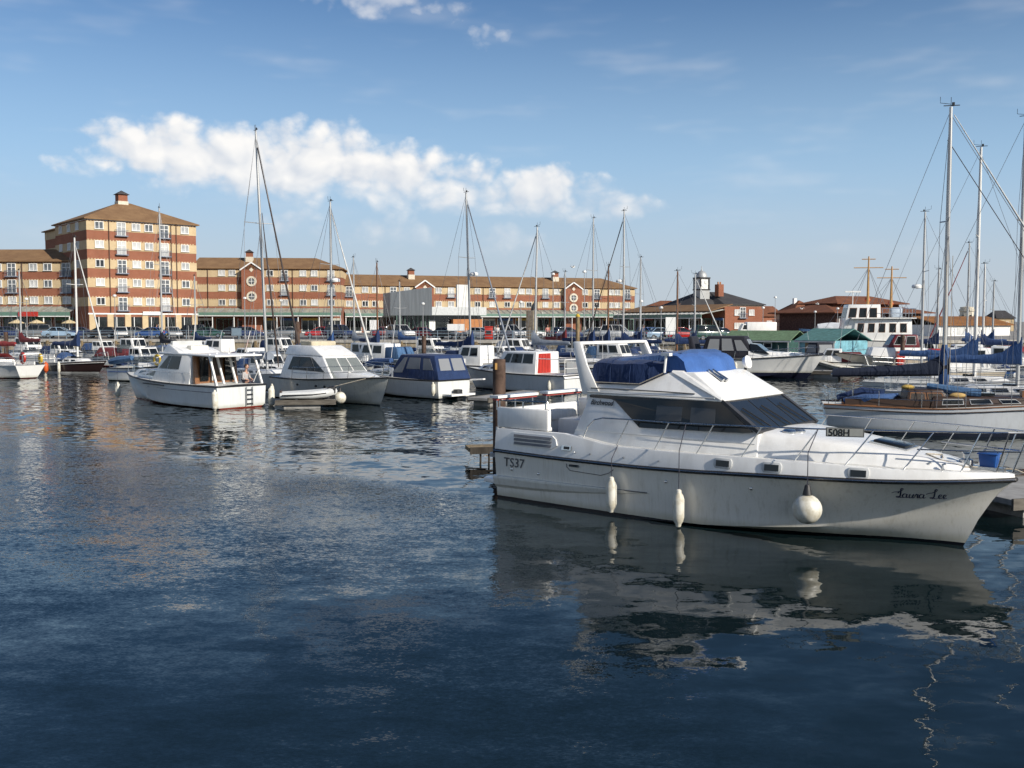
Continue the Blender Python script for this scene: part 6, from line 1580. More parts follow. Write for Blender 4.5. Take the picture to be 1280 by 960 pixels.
SC = [
 ('white motor boat with upright windscreen left of the flybridge cruiser', 156, 84, R(-35), 6.6, None, 'cabin', None),
 ('small white boat with blue cover and yellow lifebuoy left of the flybridge cruiser', 150, 70, R(-30), 5.6, None, 'open', FADEBLUE),
 ('white boat under a bright blue cover behind the flybridge cruiser', 262, 74, R(150), 7.4, None, 'cover', BRIGHTBLUE),
 ('white cabin boat with grey cover beside the tall-masted yacht', 345, 80, R(150), 7.0, None, 'cabin', GREYC),
 ('white wheelhouse boat with aerials behind the flybridge cruiser', 300, 98, R(155), 7.2, None, 'wheel', None),
 ('white sports boat with raked screen right of the grey cruiser', 472, 66, R(-48), 6.8, None, 'open', BLUE),
 ('navy-hulled workboat with pale wheelhouse above the navy canopy', 512, 78, R(146), 8.4, HN, 'wheel', FADEBLUE),
 ('small grey wheelhouse boat behind the rusty pile', 628, 72, R(150), 6.2, HB, 'wheel', None),
 ('cruiser wrapped in a navy cover behind the small grey wheelhouse boat', 655, 92, R(150), 8.6, None, 'cover', NAVY),
 ('white cabin cruiser under navy cover behind the near cruiser\'s arch', 800, 88, R(160), 7.6, HN, 'cabin', NAVY),
 ('white speedboat with raked screen behind the near cruiser\'s arch', 722, 70, R(-30), 6.4, None, 'open', None),
 ('white motor boat with domed roof beyond the near cruiser\'s arch', 752, 104, R(10), 6.2, None, 'wheel', None),
 ('navy-covered boat moored by the timber quay wall', 828, 96, R(170), 6.2, HN, 'cover', NAVY),
 ('white cruiser with plain cabin behind the radar yacht', 437, 84, R(-45), 7.2, None, 'wheel', None),
 ('small white cabin boat below the railing left of the brown mast', 455, 102, R(-30), 6.0, None, 'cabin', BLUE),
 ('pale cabin boat tucked below the grey pavilion', 548, 104, R(-25), 6.4, None, 'cabin', None),
 ('white wheelhouse boat right of the navy cover', 700, 96, R(-38), 6.6, None, 'wheel', BLUE),
 ('small white boat below the quay steps at far left', 60, 100, R(-30), 5.8, None, 'cabin', NAVY),
 ('blue-covered dinghy cruiser below the brick tower', 228, 104, R(160), 5.6, None, 'cover', BLUE),
 ('white cabin boat right of the blue-covered cruiser', 385, 96, R(-40), 6.4, None, 'cabin', None),
 ('white half-decked boat left of the wooden yacht', 1085, 78, R(160), 6.4, HR, 'cabin', MAROON),
 ('blue and white wheelhouse boat at the right edge', 1268, 66, R(168), 8.2, HBLU, 'wheel', None),
 ('white cabin boat just behind the wooden-decked yacht', 1222, 40.5, R(-22), 6.8, None, 'cabin', None),
 ('small white boat behind the wooden yacht\'s mast', 1215, 72, R(-30), 6.2, None, 'wheel', None),
 ('cream cabin boat before the white boathouse', 1262, 86, R(172), 6.8, HC, 'wheel', None),
 ('small red-topped boat before the white boathouse', 1246, 99, R(-15), 5.8, HR, 'cover', REDC),
 ('small white cuddy boat between the flybridge cruiser and the tall-masted yacht', 308, 66, R(-40), 5.6, None, 'cabin', BLUE),
 ('white day boat with maroon cover right of the dark-hulled sloop', 128, 92, R(-28), 5.8, HR, 'cover', MAROON),
 ('open white launch with grey cover below the tower\'s right corner', 185, 96, R(-35), 5.8, None, 'open', GREYC),
 ('dark blue cabin boat under the tower\'s middle', 150, 106, R(-30), 6.0, HBLU, 'wheel', None),
 ('white sports cruiser right of the grey cruiser\'s roof', 500, 92, R(-42), 7.4, None, 'open', NAVY),
 ('white cabin boat with faded blue cover left of the small grey wheelhouse boat', 600, 88, R(-38), 6.6, None, 'cabin', FADEBLUE),
 ('white cabin boat beyond the navy canopy boat', 562, 84, R(-40), 6.4, None, 'cabin', NAVY),
 ('white launch behind the red-doored boat', 690, 78, R(-36), 6.2, None, 'open', NAVY),
 ('white wheelhouse boat under the second gabled bay', 735, 82, R(-34), 6.6, None, 'wheel', FADEBLUE),
 ('small navy-covered white boat below the timber quay wall', 860, 98, R(-18), 5.8, None, 'cover', NAVY),
 ('white sports boat with grey cover left of the black-canopied cruiser', 905, 88, R(-20), 6.8, None, 'cover', GREYC),
 ('white cabin boat left of the bare grey mast', 1120, 90, R(-24), 6.6, None, 'wheel', None),
 ('white motor boat with blue cover right of the bare grey mast', 1196, 79, R(165), 6.6, None, 'cabin', BRIGHTBLUE),
 ('white wheelhouse workboat with red cover near the right edge', 1250, 76, R(166), 6.8, HR, 'wheel', REDC),
 ('white half-cabin boat near the right edge beside the blue-covered yacht', 1258, 56, R(-26), 6.4, None, 'cabin', None),
 ('white cabin boat close under the quay at far left', 20, 112, R(-30), 6.2, None, 'wheel', None),
 ('white boat with blue cover close under the quay below the arches', 110, 112, R(-28), 6.2, None, 'cabin', BLUE),
 ('white launch with red waterline close under the quay right of the tower', 280, 110, R(150), 6.2, HR, 'cabin', None),
 ('white wheelhouse boat close under the quay below the gabled bay', 330, 109, R(-30), 6.4, None, 'wheel', NAVY),
 ('white launch with maroon cover close under the quay by the radar yacht', 410, 108, R(150), 6.0, None, 'cover', MAROON),
 ('cream wheelhouse boat close under the quay by the white estate car', 515, 106, R(-30), 6.4, HC, 'wheel', None),
 ('white motor boat close under the quay by the notice board', 578, 107, R(150), 6.2, None, 'cabin', BLUE),
 ('white wheelhouse boat close under the quay by the red kiosk', 622, 104, R(-28), 6.4, None, 'wheel', GREYC),
 ('blue-hulled launch close under the quay by the stone pillar', 682, 104, R(150), 6.2, HBLU, 'cabin', NAVY),
 ('white wheelhouse boat close under the quay by the silver masts', 782, 101, R(-25), 6.2, None, 'wheel', FADEBLUE),
]
SO = {}
for a in SC: SO[a[0]] = small_cruiser(*a)
o = SO['small white boat with blue cover and yellow lifebuoy left of the flybridge cruiser'][0]
ring('yellow lifebuoy on the small blue-covered boat left of the flybridge cruiser', o.matrix_basis @ Vector((4.4, -.5, 1.2)), YELLOW, R(60))

# --- white cruiser with black canopy at right
p = ground(1006, 473); hd = R(-22)
o, H = motorboat('white cruiser with black canopy and dark waterline moored at the right-hand pontoon', (p.x - 8.3 * math.cos(hd), p.y - 8.3 * math.sin(hd)), hd, 9.6, 3.0, 1.35, 1.75, hull_mat('hull_white_black_boot', (.70, .70, .68), (.012, .014, .03), .42, .15), overhang=.12)
wc = o
q = cabin(o, 'fore_cabin', WHITE, .08, 4.4, 8.4, 1.4, 2.0, 1.25, .45, .8, .0, .1, 1.65, 1.85)
q = cabin(o, 'canopy', BLACKC, .12, .9, 5.0, 1.4, 3.05, 1.3, 1.15, .9, .5, .2)
glaze(o, q['S'], [(.1, .34, .35, .86), (.40, .64, .35, .88), (.70, .93, .35, .82, 0, -.06)], VINYL, BLACKC); glaze(o, q['F'], [(.06, .48, .2, .85), (.52, .94, .2, .85)], VINYL, BLACKC)
MB().slab([(4.6, -1.15, 1.9), (5.9, -1.0, 1.75), (5.0, -.95, 2.45), (4.5, -1.0, 2.5)], (0, 2.1, 0)).build('windscreen', DKGLASS, o)
MB().loft([[Vector((.2, s_ * 1.3, 1.4)) for s_ in (-1, 1)] + [Vector((.7, s_ * 1.25, 1.4)) for s_ in (1, -1)], [Vector((.0, s_ * 1.2, 3.0)) for s_ in (-1, 1)] + [Vector((.3, s_ * 1.15, 3.0)) for s_ in (1, -1)]]).build('arch_cover', BLACKC, o, bevel=.08)
for sg in (1, -1): MB().tube([Vector((x, sg * (H.side(x, 1.18) + .01), 1.16 + .03 * x)) for x in (.1, 2, 4, 6, 7.6)], .025, 5).build('hull_stripe', BLACK, o)
for x in (2.2, 4.4): MB().ball((x, -H.side(x, .95) - .0, .95), .12, 8, 6, 1.5, .3, .8).build('porthole', BLACK, o)
bow_rail(o, H, .4, .55, .1, 3)
fender('left white fender on the black-canopied white cruiser', o, 1.6, -1.58, .7, .8, .13, rope=.4); fender('right white fender on the black-canopied white cruiser', o, 3.6, -1.62, .7, .8, .13, rope=.4)
o2, H2 = small_cruiser('white cruiser with raised foredeck behind the black-canopied one', 975, 90, R(-20), 7.8, None, 'cabin', None, 2.8)

# --- sheds
TEALR = mat('teal_felt_roof', (.11, .24, .22), .7, var=.12); GREENR = mat('green_felt_roof', (.14, .22, .12), .8, var=.15)
SHB = mat('turquoise_boards', (.19, .44, .52), .6, var=.16, vscale=2); SHG = mat('dark_green_boards', (.03, .10, .085), .7, var=.2, vscale=2); GREENPATCH = mat('lime_paint', (.22, .5, .06), .6)
def shed(label, a, b, depth, h, rise, boards, roofm, patch=None):
    a, b = Vector((a[0], a[1], QZ - 1.4)), Vector((b[0], b[1], QZ - 1.4)); d = b - a; L_ = d.length
    o = thing('timber_shed', label, 'shed', a, math.atan2(d.y, d.x))
    MB().box(0, L_, .02, depth, 0, h).build('frame', boards, o)
    n = int(h / .19); bm_ = MB().slab([(0, 0, 0), (L_, 0, 0), (L_, .02, .185), (0, .02, .185)], (0, .02, 0)).mesh('board', boards)
    for k in range(n): place('board', bm_, o, (0, -.02, k * .19))
    for s_, y0, y1 in ((0, -.3, depth / 2), (1, depth + .3, depth / 2)): MB().slab([(-.25, y0, h - .05), (L_ + .25, y0, h - .05), (L_ + .25, y1, h + rise), (-.25, y1, h + rise)], (0, 0, .08)).build('roof', roofm, o)
    if patch: MB().slab([(L_ * .1, -.05, .02), (L_ * .98, -.05, .02), (L_ * .98, -.05, .5), (L_ * .5, -.05, .35)], (0, .02, 0)).build('painted_patch', patch, o)
    MB().box(-.1, L_ + .1, -.1, depth + .1, -1.4, 0).build('float', TIMBERD, o)
    MB().box(-.27, L_ + .27, -.36, -.28, h - .16, h - .02).build('gutter', GREYW, o)
    w_ = MB().box(L_ * .62, L_ * .62 + .9, -.09, -.03, .9, 1.5).build('window', WFRAME, o); MB().box(L_ * .62 + .08, L_ * .62 + .82, -.1, -.08, .98, 1.42).build('pane', DKGLASS, w_)
    for x in (.03, L_ - .12): MB().box(x, x + .09, -.06, -.02, 0, h - .06).build('corner_board', WFRAME, o)
    MB().box(L_ * .2, L_ * .2 + .95, -.09, -.03, .02, 1.7).build('door', TIMBER, o)
    return o
a, b_ = at(998, 445, 90), at(1043, 445, 87); shed('turquoise boarded shed with teal roof on the right-hand pontoon', (a.x, a.y), (b_.x, b_.y), 5, 1.9, 1.0, SHB, TEALR, GREENPATCH)
a, b_ = at(905, 430, 103), at(986, 430, 99); shed('dark green shed with pale green roof behind the white cruiser', (a.x, a.y), (b_.x, b_.y), 5, 1.7, .9, SHG, GREENR)
vn = thing('white_van', 'white van parked behind the green-roofed shed', 'van', (xat(945, 128), 128, QZ), R(178))
MB().box(-2.4, 1.4, -.95, .95, .35, 2.15).build('body', WHITE, vn, bevel=.12)
q = cabin(vn, 'cab', WHITE, .08, 1.3, 2.6, .35, 1.9, .93, .9, .75, 0, .1)
glaze(vn, q['F'], [(.06, .94, .5, .95)]); glaze(vn, q['P'], [(.3, .9, .55, .92)]); glaze(vn, q['S'], [(.1, .7, .55, .92)])
for x in (-1.5, 1.7):
    for y in (-.9, .75): MB().tube([(x, y, .33), (x, y + .18, .33)], .33, 14).build('wheel', BLACK, vn)

# --- RIB on a cradle, red-cabin boat, white ship
a = ground(1062, 463, .4)
o, H = motorboat('small grey-white workboat with black tubular canopy beside the turquoise shed', (a.x + .8, a.y + 4.5), R(115), 6.0, 2.5, 1.15, 1.3, HG)
q = cabin(o, 'console_cover', BLACKC, .1, 1.6, 3.4, 1.1, 2.4, .95, .85, .4, .2, .12); glaze(o, q['A'], [(.1, .9, .35, .85)], VINYL, BLACKC); glaze(o, q['P'], [(.12, .88, .35, .85)], VINYL, BLACKC); glaze(o, q['S'], [(.12, .88, .35, .85)], VINYL, BLACKC)
ob = inflatable('white inflatable boat tilted against the grey workboat by the shed', (a.x - 2.0, a.y + 3.2, .9), R(-40), 3.4, FENDER); ob.rotation_euler.y = R(14)
o, H = motorboat('cream fishing boat with maroon cabin and red waterline at the right-hand pontoon', (xat(1182, 78), 77), R(174), 8.8, 3.0, 1.2, 1.7, HC)
q = cabin(o, 'deckhouse', WHITE, .06, 2.2, 6.4, 1.2, 2.1, 1.2, .95, .3, .1, .1)
q = cabin(o, 'wheelhouse', mat('maroon_paint', (.16, .015, .02), .4), .08, 2.6, 5.0, 2.1, 3.1, 1.05, .9, .6, .2, .15); glaze(o, q['P'], [(.15, .46, .25, .85), (.54, .86, .25, .85)], DKGLASS, GREYW); glaze(o, q['S'], [(.15, .46, .25, .85), (.54, .86, .25, .85)], DKGLASS, GREYW); glaze(o, q['F'], [(.1, .9, .25, .85)], DKGLASS, GREYW)
MB().box(.4, 1.6, -.6, .6, 1.2, 2.0).build('engine_box', REDP, o, bevel=.06)

SHIPH = hull_mat('ship_white', (.72, .71, .68), (.2, .03, .02), .3, .4)
o, H = motorboat('white two-masted fishing ship with tan masts and upper bridge at right', (xat(1158, 104), 105), R(172), 14.5, 4.6, 2.0, 3.2, SHIPH, name='fishing_ship', cat='ship')
q = cabin(o, 'deckhouse', WHITE, .05, 1.5, 7.5, 2.0, 4.4, 1.9, 1.7, .3, .1, .1)
glaze(o, q['P'], [(.06 + k * .185, .16 + k * .185, .42, .78) for k in range(5)], DKGLASS, TEAK); glaze(o, q['S'], [(.06 + k * .185, .16 + k * .185, .42, .78) for k in range(5)], DKGLASS, TEAK)
q = cabin(o, 'bridge', WHITE, .05, 4.6, 8.4, 3.2, 5.9, 1.6, 1.4, .5, .1, .1)
glaze(o, q['P'], [(.08 + k * .3, .28 + k * .3, .5, .85) for k in range(3)], DKGLASS, TEAK); glaze(o, q['F'], [(.06 + k * .31, .32 + k * .31, .5, .85) for k in range(3)], DKGLASS, TEAK); glaze(o, q['A'], [(.1, .45, .4, .85), (.55, .9, .4, .85)], DKGLASS, TEAK)
MB().box(1.2, 7.7, -2.1, 2.1, 4.4, 4.52).build('boat_deck', WHITE, o); MB().box(2.2, 3.4, -.6, .6, 4.52, 5.6).build('funnel', mat('funnel_blue_white', (.5, .58, .66), .5), o, bevel=.2)
railing(o, [(x, 2.0, 4.5) for x in (1.3, 2.6, 3.9, 4.6)], .95, 1, .03, (1.0, .5), name='deck_rail'); railing(o, [(1.3, y, 4.5) for y in (2.0, .7, -.7, -2.0)], .95, 1, .03, (1.0, .5), name='deck_rail')
TAN = mat('tan_mast', (.50, .28, .10), .5)
for px_, tp_, nm in ((1091, 319, 'foremast'), (1119, 332, 'mainmast')):
    mx = (xat(1158, 104) - xat(px_, 104)) / math.cos(R(8)); zt = zat(tp_, 104)
    MB().tube([(mx, 0, 2.2), (mx, 0, 5.6), (mx, 0, zt)], [.2, .17, .07], 10).build(nm, TAN, o, smooth=True)
    for zz, w_ in ((zt - 1.2, 1.5), (zt - .3, .7)): MB().tube([(mx - w_, 0, zz), (mx + w_, 0, zz)], .05, 6).build('crosstree', TAN, o)
    r_ = MB()
    for dx, dy in ((-2.6, 1.8), (2.6, 1.8), (-2.6, -1.8), (2.6, -1.8), (4.6, 0)): r_.tube([(mx, 0, zt - 1.2), (mx + dx, dy, 3.0)], .022, 4)
    r_.build('rigging', WIRE, o)
    MB().lathe([(.25, 0), (.3, .2), (.2, .5)], 10, (mx, -.25, 6.2 if nm == 'foremast' else 5.8)).build('mast_lamp', ORANGE, o)
MB().tube([(7.4, .9, 5.9), (7.4, .9, 7.2)], .04, 6).build('radar_post', WHITE, o); MB().beam((6.6, .9, 7.25), (8.2, .9, 7.25), .18, .16).build('radar_scanner', WHITE, o)
MB().slab([(9.5, -1.7, 2.9), (12.6, -1.0, 3.1), (12.6, 1.0, 3.1), (9.5, 1.7, 2.9)], (0, 0, .25)).build('foredeck_cover', FADEBLUE, o)
cov = thing('covered_boat', 'long boat shrink-wrapped in white plastic left of the white ship', 'boat', (xat(1018, 122), 121, QZ), R(0))
m = MB(); rings = []
for k in range(9):
    x = 7.0 * k / 8; w_ = 1.2 * math.sin(.5 + 2.2 * k / 8); hh = 1.9 + .5 * math.sin(k * .7) * .4
    rings.append([(x, -w_, .5), (x, -w_ * .8, hh * .75), (x, 0, hh), (x, w_ * .8, hh * .75), (x, w_, .5), (x, 0, .2)])
m.loft(rings).build('plastic_wrap', mat('shrink_wrap', (.62, .64, .66), .35, var=.12, vscale=1.2), cov, smooth=True)
for x in (1.5, 5.2): MB().box(x - .1, x + .1, -.9, .9, 0, .5).build('cradle', RUST, cov)

# pontoons and piles of the middle and right
a, b_ = ground(1012, 463, .5), ground(1166, 466, .5); pontoon('long right-hand pontoon in front of the turquoise shed', (a.x, a.y), (b_.x, b_.y), 1.8, .5, CONC)
pontoon('walkway pontoon behind the front row of boats', (-21, 58.5), (32, 90), 1.8, .45, CONC)
pontoon('walkway pontoon along the far row of boats', (-60, 98), (36, 101), 1.8, .45, CONC)
a, b_ = ground(597, 497, .42), ground(668, 493, .42); pontoon('finger pontoon between the navy canopy and the red-doored boat', (a.x, a.y), (b_.x, b_.y + 3), 1.1, .4, CONC)
a = at(1128, 440, 76); pile('brown pile with red box at the right-hand pontoon', a.x, a.y, zat(418, 76), .16, RUST)
rb = thing('red_box', 'red life-saving box on the right-hand pontoon', 'safety box', (a.x - .35, a.y - .5, .5)); MB().box(-.3, .3, -.2, .2, .25, 1.35).build('cabinet', REDP, rb, bevel=.03); MB().box(-.2, .2, -.15, .15, 0, .26).build('foot', GREYMETAL, rb)
for lab, px, Y, top, m in (('yellow-topped pile left of the near cruiser\'s radar arch', 722, 92, 396, YELLOW), ('dark pile between boats left of centre', 372, 76, 402, None), ('dark pile by the brown-masted boat', 530, 84, 420, None), ('dark pile at far left of the marina', 8, 88, 415, None)):
    pile(lab, xat(px, Y), Y, zat(top, Y), .19, RUST if m is None else TIMBER, m)

# ------------------------------------------------------------------ cars
def car_parts(kind):
    """(name, mesh builder, material slot) lists for a car 4.2 m long, x forward"""
    P = {}
    if kind == 'hatch': low = [(-1.95, .32), (1.9, .30), (2.02, .45), (1.98, .68), (1.85, .80), (.95, .93), (-1.75, 1.0), (-2.0, .9), (-2.05, .55)]; gx = (-1.85, 1.15, 1.46, .95, .35)
    elif kind == 'saloon': low = [(-2.15, .30), (2.05, .30), (2.15, .45), (2.1, .66), (1.95, .78), (1.0, .90), (-1.35, .96), (-2.1, .93), (-2.2, .60)]; gx = (-1.55, 1.15, 1.42, .95, .65)
    else: low = [(-2.1, .35), (2.0, .35), (2.1, .5), (2.08, .85), (1.9, .98), (1.1, 1.05), (-2.0, 1.1), (-2.12, .95), (-2.15, .6)]; gx = (-2.05, 1.2, 1.75, .7, .25)
    P['body'] = MB().loft([[(x, -.84, z) for x, z in low], [(x, .84, z) for x, z in low]]).mesh('body', WHITE, bevel=.09)
    g_ = MB(); q = house(g_, gx[0], gx[1], low[6][1] - .05, gx[2], .76, .76, gx[3], gx[4], .14)
    P['roof'] = MB().slab([q['T'][0] + Vector((.05, .03, -.02)), q['T'][1] + Vector((-.05, .03, -.02)), q['T'][2] + Vector((-.05, -.03, -.02)), q['T'][3] + Vector((.05, -.03, -.02))], (0, 0, .06)).mesh('roof', WHITE, bevel=.02)
    P['glasshouse'] = g_.mesh('glasshouse', DKGLASS, bevel=.04)
    pl = MB()
    for k in ('S', 'P'):
        q_ = q[k]; pl.beam(q_[0], q_[3], .07, .05); pl.beam(q_[1], q_[2], .07, .05); pl.beam((q_[0] + q_[1]) / 2, (q_[3] + q_[2]) / 2, .07, .05)
    P['pillars'] = pl.mesh('pillars', WHITE)
    P['wheel'] = MB().tube([(0, -.09, 0), (0, .09, 0)], .31, 14).mesh('wheel', BLACK); P['rim'] = MB().tube([(0, -.1, 0), (0, .1, 0)], .19, 10).mesh('rim', STEEL)
    P['headlight'] = MB().ball((0, 0, 0), .12, 8, 6, .6, 1.3, .8).mesh('headlight', mat('lamp_glass', (.7, .72, .72), .1), smooth=True)
    P['tail_light'] = MB().box(-.04, .04, -.12, .12, -.1, .1).mesh('tail_light', REDP, bevel=.02)
    P['bumper'] = MB().box(-.06, .06, -.8, .8, -.08, .08).mesh('bumper', BLACK, bevel=.03)
    P['plate'] = MB().box(-.01, .01, -.26, .26, -.055, .055).mesh('number_plate', mat('plate_yellow', (.6, .48, .08), .5))
    P['ends'] = (max(x for x, z in low), min(x for x, z in low))
    return P
CARS = {k: car_parts(k) for k in ('hatch', 'saloon', 'estate')}
PAINT = dict(white=(.72, .72, .71), silver=(.42, .43, .44), black=(.02, .02, .022), red=(.40, .02, .02), maroon=(.16, .015, .02), navy=(.018, .03, .09), blue=(.03, .09, .28), green=(.02, .07, .05), grey=(.14, .145, .15), paleblue=(.30, .42, .55))
def car(label, px, Y, rz, kind, col):
    P = CARS[kind]; m = mat('paint_' + col, PAINT[col], .25, var=.03, coat=.6)
    o = thing('parked_car', label, 'car', (xat(px, Y), Y, QZ + .008), rz, 'cars parked along the quay')
    for n_ in ('body', 'roof', 'pillars', 'glasshouse'):
        c = place(n_, P[n_], o)
        if n_ != 'glasshouse': c.material_slots[0].link = 'OBJECT'; c.material_slots[0].material = m
    f, b_ = P['ends']
    for x in (1.3, -1.3):
        for y in (-.76, .76): w_ = place('wheel', P['wheel'], o, (x, y, .31)); place('rim', P['rim'], w_)
    for y in (-.58, .58): place('headlight', P['headlight'], o, (f - .08, y, .64)); place('tail_light', P['tail_light'], o, (b_ + .06, y * 1.1, .8))
    place('bumper', P['bumper'], o, (f - .02, 0, .42)); place('bumper', P['bumper'], o, (b_ + .02, 0, .45)); place('number_plate', P['plate'], o, (b_ - .03, 0, .55))
CL = [
 ('dark blue hatchback at the left edge under the glass canopy', 12, 136, 20, 'hatch', 'navy'), ('grey estate car left of the first white mast', 44, 137, 200, 'estate', 'grey'), ('pale blue saloon parked before the left-hand canopy', 76, 133, 8, 'saloon', 'paleblue'),
 ('navy saloon by the sloop\'s forestay below the tower', 103, 134, 15, 'saloon', 'navy'), ('black hatchback below the left corner of the tower', 126, 133, 190, 'hatch', 'black'), ('white hatchback below the tower\'s first arches', 152, 132, -70, 'hatch', 'white'),
 ('dark grey hatchback below the middle of the tower', 172, 134, 12, 'hatch', 'grey'), ('blue saloon below the middle of the tower', 190, 131, 170, 'saloon', 'blue'), ('silver hatchback below the right half of the tower', 217, 132, -60, 'hatch', 'silver'),
 ('black estate car below the tower\'s right corner', 238, 134, 185, 'estate', 'black'), ('dark green saloon right of the tower', 262, 134, 5, 'saloon', 'green'), ('black saloon left of the gabled bay', 288, 135, 188, 'saloon', 'black'),
 ('navy hatchback below the gabled bay', 312, 134, 15, 'hatch', 'navy'), ('grey hatchback right of the gabled bay', 352, 134, 200, 'hatch', 'grey'), ('red hatchback behind the radar yacht\'s mast', 400, 134, 190, 'hatch', 'red'),
 ('navy estate car behind the radar yacht\'s mast', 424, 132, -40, 'estate', 'navy'), ('maroon hatchback left of the white estate', 483, 132, 20, 'hatch', 'maroon'), ('white estate car before the grey pavilion\'s screen wall', 501, 128, -48, 'estate', 'white'), ('dark red saloon before the grey pavilion', 529, 129, -30, 'saloon', 'maroon'),
 ('black saloon before the grey pavilion\'s door', 558, 127, -35, 'saloon', 'black'), ('silver saloon right of the grey pavilion', 600, 127, -30, 'saloon', 'silver'), ('silver estate car right of the small red kiosk', 637, 126, -50, 'estate', 'silver'), ('white saloon before the long range', 662, 131, 10, 'saloon', 'white'),
 ('navy hatchback before the second gabled bay', 708, 124, 30, 'hatch', 'navy'), ('grey saloon right of the second gabled bay', 742, 128, 195, 'saloon', 'grey'), ('white estate car by the silver masts', 772, 124, -20, 'estate', 'white'),
 ('blue hatchback left of the pale blue saloon on the right', 812, 122, -60, 'hatch', 'blue'), ('pale blue saloon left of the white board', 826, 121, 15, 'saloon', 'paleblue'), ('bright red hatchback right of the white board', 852, 120, 10, 'hatch', 'red'),
 ('white hatchback behind the brown mast on the right', 869, 122, 190, 'hatch', 'white'), ('dark green estate car before the colonnade\'s right end', 886, 117, 20, 'estate', 'green'), ('navy saloon before the colonnade\'s right end', 896, 119, 195, 'saloon', 'navy')]
for lab, px, Y, rz, k, c in CL: car(lab, px, Y, R(rz), k, c)

# ------------------------------------------------------------------ lamp posts, boards, kiosk, parasols, people, gulls
def lamp(label, px, Y, top, arm=False):
    o = thing('lamp_post', label, 'lamp post', (xat(px, Y), Y, QZ), 0, 'lamp posts along the quay'); h = zat(top, Y) - QZ
    MB().tube([(0, 0, 0), (0, 0, h * .4), (0, 0, h)], [.075, .05, .035], 8).build('post', GREYMETAL, o, smooth=True); MB().lathe([(.12, 0), (.12, .4), (.07, .5)], 10).build('base', GREYMETAL, o)
    if arm: MB().tube([(0, 0, h - .1), (.5, 0, h + .05)], .04, 6).build('arm', ALUW, o); MB().ball((.75, 0, h), .28, 12, 8, 1.3, .8, .6).build('lantern', WHITE, o, smooth=True)
    else: MB().lathe([(.05, 0), (.22, .03), (.24, .15), (.18, .26), (.03, .32)], 14, (0, 0, h - .1)).build('lantern', mat('lantern_opal', (.75, .75, .72), .3), o, smooth=True)
for lab, px, Y, top in (('lamp post left of the second gabled bay', 691, 122, 343), ('lamp post with opal lantern right of the second gabled bay', 730, 118, 340), ('lamp post before the grey pavilion', 529, 124, 380), ('lamp post before the long range by the pillar', 651, 124, 378),
                        ('lamp post below the gabled bay', 307, 128, 373), ('lamp post right of the tall yacht mast', 352, 130, 376), ('lamp post at the brick tower\'s foot', 145, 126, 370), ('lamp post at far left before the canopy', 35, 130, 374), ('lamp post by the colonnade', 801, 116, 377), ('lamp post by the customs house', 826, 118, 385), ('lamp post right of the customs house', 968, 150, 372), ('lamp post on the open quay left of the pavilion', 1018, 160, 390), ('lamp post near the left side of the pavilion', 1046, 150, 386), ('lamp post before the customs house wall', 953, 140, 385)):
    lamp(lab, px, Y, top)
def board(label, px, Y, w_, h, z, m, name='notice_board', cat='notice board'):
    o = thing(name, label, cat, (xat(px, Y), Y, QZ)); MB().box(-w_ / 2, w_ / 2, -.04, .04, z, z + h).build('panel', m, o)
    for x in (-w_ * .35, w_ * .35): MB().box(x - .05, x + .05, .045, .12, 0, z + h * .9).build('post', GREYMETAL, o)
    return o
board('plain white board on the quay left of the red car', 838, 113, 1.15, 2.0, .7, WFRAME); board('white notice board before the grey pavilion', 570, 126, 2.2, .9, 1.0, WFRAME); board('blue notice board at the railing behind the flybridge cruiser', 296, 121, 1.2, .9, .5, RAILBLUE); board('white noticeboard by the brown mast on the quay', 468, 123, 1.1, 1.2, 1.2, WFRAME)
ki = thing('kiosk', 'small red kiosk right of the grey pavilion', 'kiosk', (xat(611, 124), 124, QZ)); MB().box(-.5, .5, -.4, .4, 0, 1.5).build('body', REDP, ki, bevel=.04); MB().box(-.55, .55, -.45, .45, 1.5, 1.62).build('lid', REDP, ki); MB().box(-.3, .3, -.42, -.4, .6, 1.1).build('hatch', BLACK, ki)
pi = thing('sculpture', 'buff stone pillar with dark curved bird sculpture on top', 'sculpture', (xat(666, 128), 128, QZ)); MB().box(-.85, -.02, -.4, .4, 0, zat(388, 128) - QZ).build('pillar', mat('dark_stone', (.16, .13, .10), .9, var=.2), pi); MB().box(0, .5, -.4, .4, 0, zat(389, 128) - QZ).build('side_pillar', STONE, pi)
zt = zat(388, 128) - QZ
MB().loft([[(-.3, -.12, zt), (.1, -.12, zt), (.1, .12, zt), (-.3, .12, zt)], [(-.1, -.1, zt + .7), (.4, -.1, zt + .6), (.4, .1, zt + .6), (-.1, .1, zt + .7)], [(.35, -.05, zt + 1.4), (.5, -.05, zt + 1.35), (.5, .05, zt + 1.35), (.35, .05, zt + 1.4)]]).build('bird', BLACK, pi, bevel=.04)
PB = mat('parasol_cloth', (.62, .50, .30), .8)
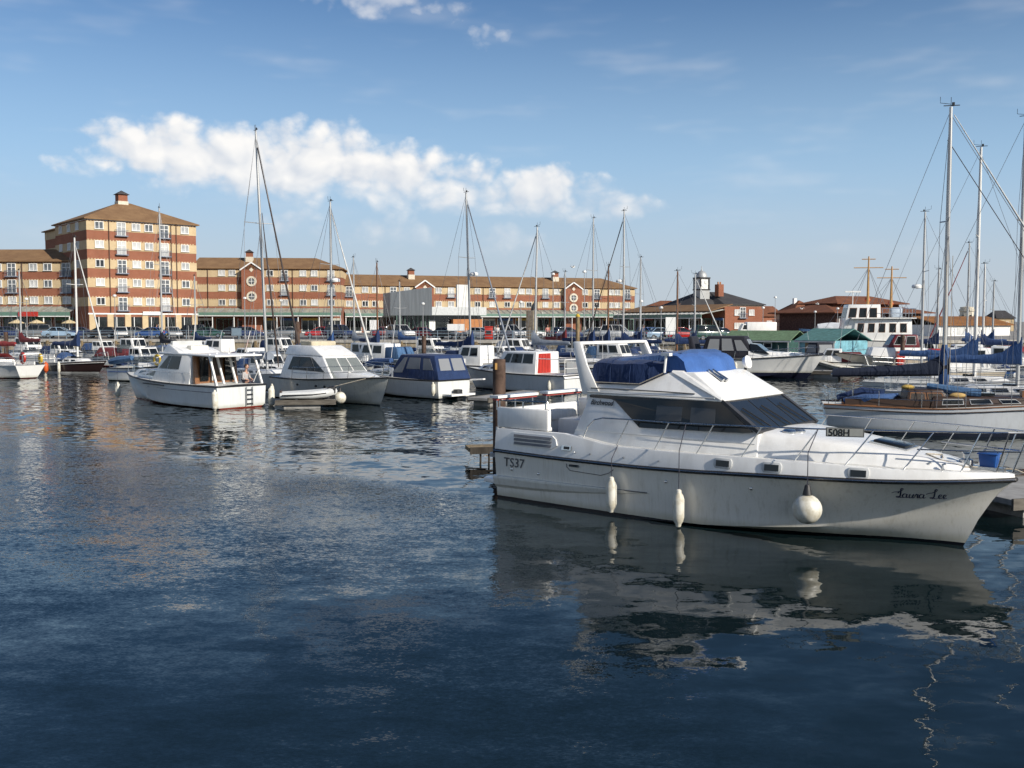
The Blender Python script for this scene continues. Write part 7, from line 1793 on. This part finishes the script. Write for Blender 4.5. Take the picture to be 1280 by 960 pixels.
for lab, px, Y in (('beige parasol left of the blue saloon under the canopy', 22, 150), ('beige parasol at the middle of the left-hand canopy', 47, 150), ('beige parasol by the tower end of the left-hand canopy', 88, 150)):
    o = thing('parasol', lab, 'parasol', (xat(px, Y), Y, QZ)); MB().tube([(0, 0, 0), (0, 0, 2.5)], .04, 6).build('pole', WHITE, o); MB().lathe([(1.25, 0), (.7, .28), (.05, .55)], 8, (0, 0, 1.95)).build('canopy', PB, o)
PPL = [('person in a white top on the promenade near the parasols', 58, 146, ((.7, .7, .68), 'white'), ((.03, .04, .09), 'navy')), ('person in a dark jacket on the promenade at far left', 34, 146, ((.03, .03, .04), 'black'), ((.05, .05, .06), 'grey')), ('person in red walking below the brick tower', 196, 140, ((.5, .04, .03), 'red'), ((.03, .03, .04), 'dark')),
       ('person in a pink top by the stone pillar', 684, 124, ((.6, .25, .22), 'pink'), ((.05, .05, .06), 'grey')), ('person in white beside the small red kiosk', 622, 125, ((.7, .7, .68), 'white'), ((.03, .03, .04), 'dark')), ('person in blue near the right-hand blue hatchback', 804, 118, ((.04, .1, .3), 'blue'), ((.03, .03, .04), 'dark'))]
for lab, px, Y, s_, t_ in PPL: person(lab, (xat(px, Y), Y, QZ + .01), R(random.choice([-90, -60, 180, 20])), s_, t_)
def gull(label, px, py, Y, rz):
    p = at(px, py, Y); o = thing('gull', label, 'bird', p, rz)
    MB().ball((0, 0, 0), .09, 10, 8, 2.2, .9, .85).ball((.2, 0, .04), .055, 8, 6, 1.2, .9, .9).build('body', WHITE, o, smooth=True)
    for sg in (1, -1): MB().loft([[(.08, sg * .05, .03), (-.08, sg * .05, .03), (-.08, sg * .05, .045), (.08, sg * .05, .045)], [(.1, sg * .32, .17), (-.05, sg * .32, .17), (-.05, sg * .32, .18), (.1, sg * .32, .18)], [(-.05, sg * .66, .08), (-.1, sg * .66, .08), (-.1, sg * .66, .085), (-.05, sg * .66, .085)]]).build('wing', GREYW, o)
    MB().loft([[(.25, -.01, .03), (.25, .01, .03), (.25, 0, .05)], [(.31, -.003, .03), (.31, .003, .03), (.31, 0, .035)]]).build('beak', YELLOW, o)
for lab, px, py, Y, rz in (('white gull flying beside the masts above the long range', 716, 334, 110, R(20)), ('gull flying right of the small houses', 1022, 380, 130, R(160)), ('gull flying low over the open quay', 1002, 386, 140, R(30))): gull(lab, px, py, Y, rz)
print('fleet built', len(bpy.data.objects))
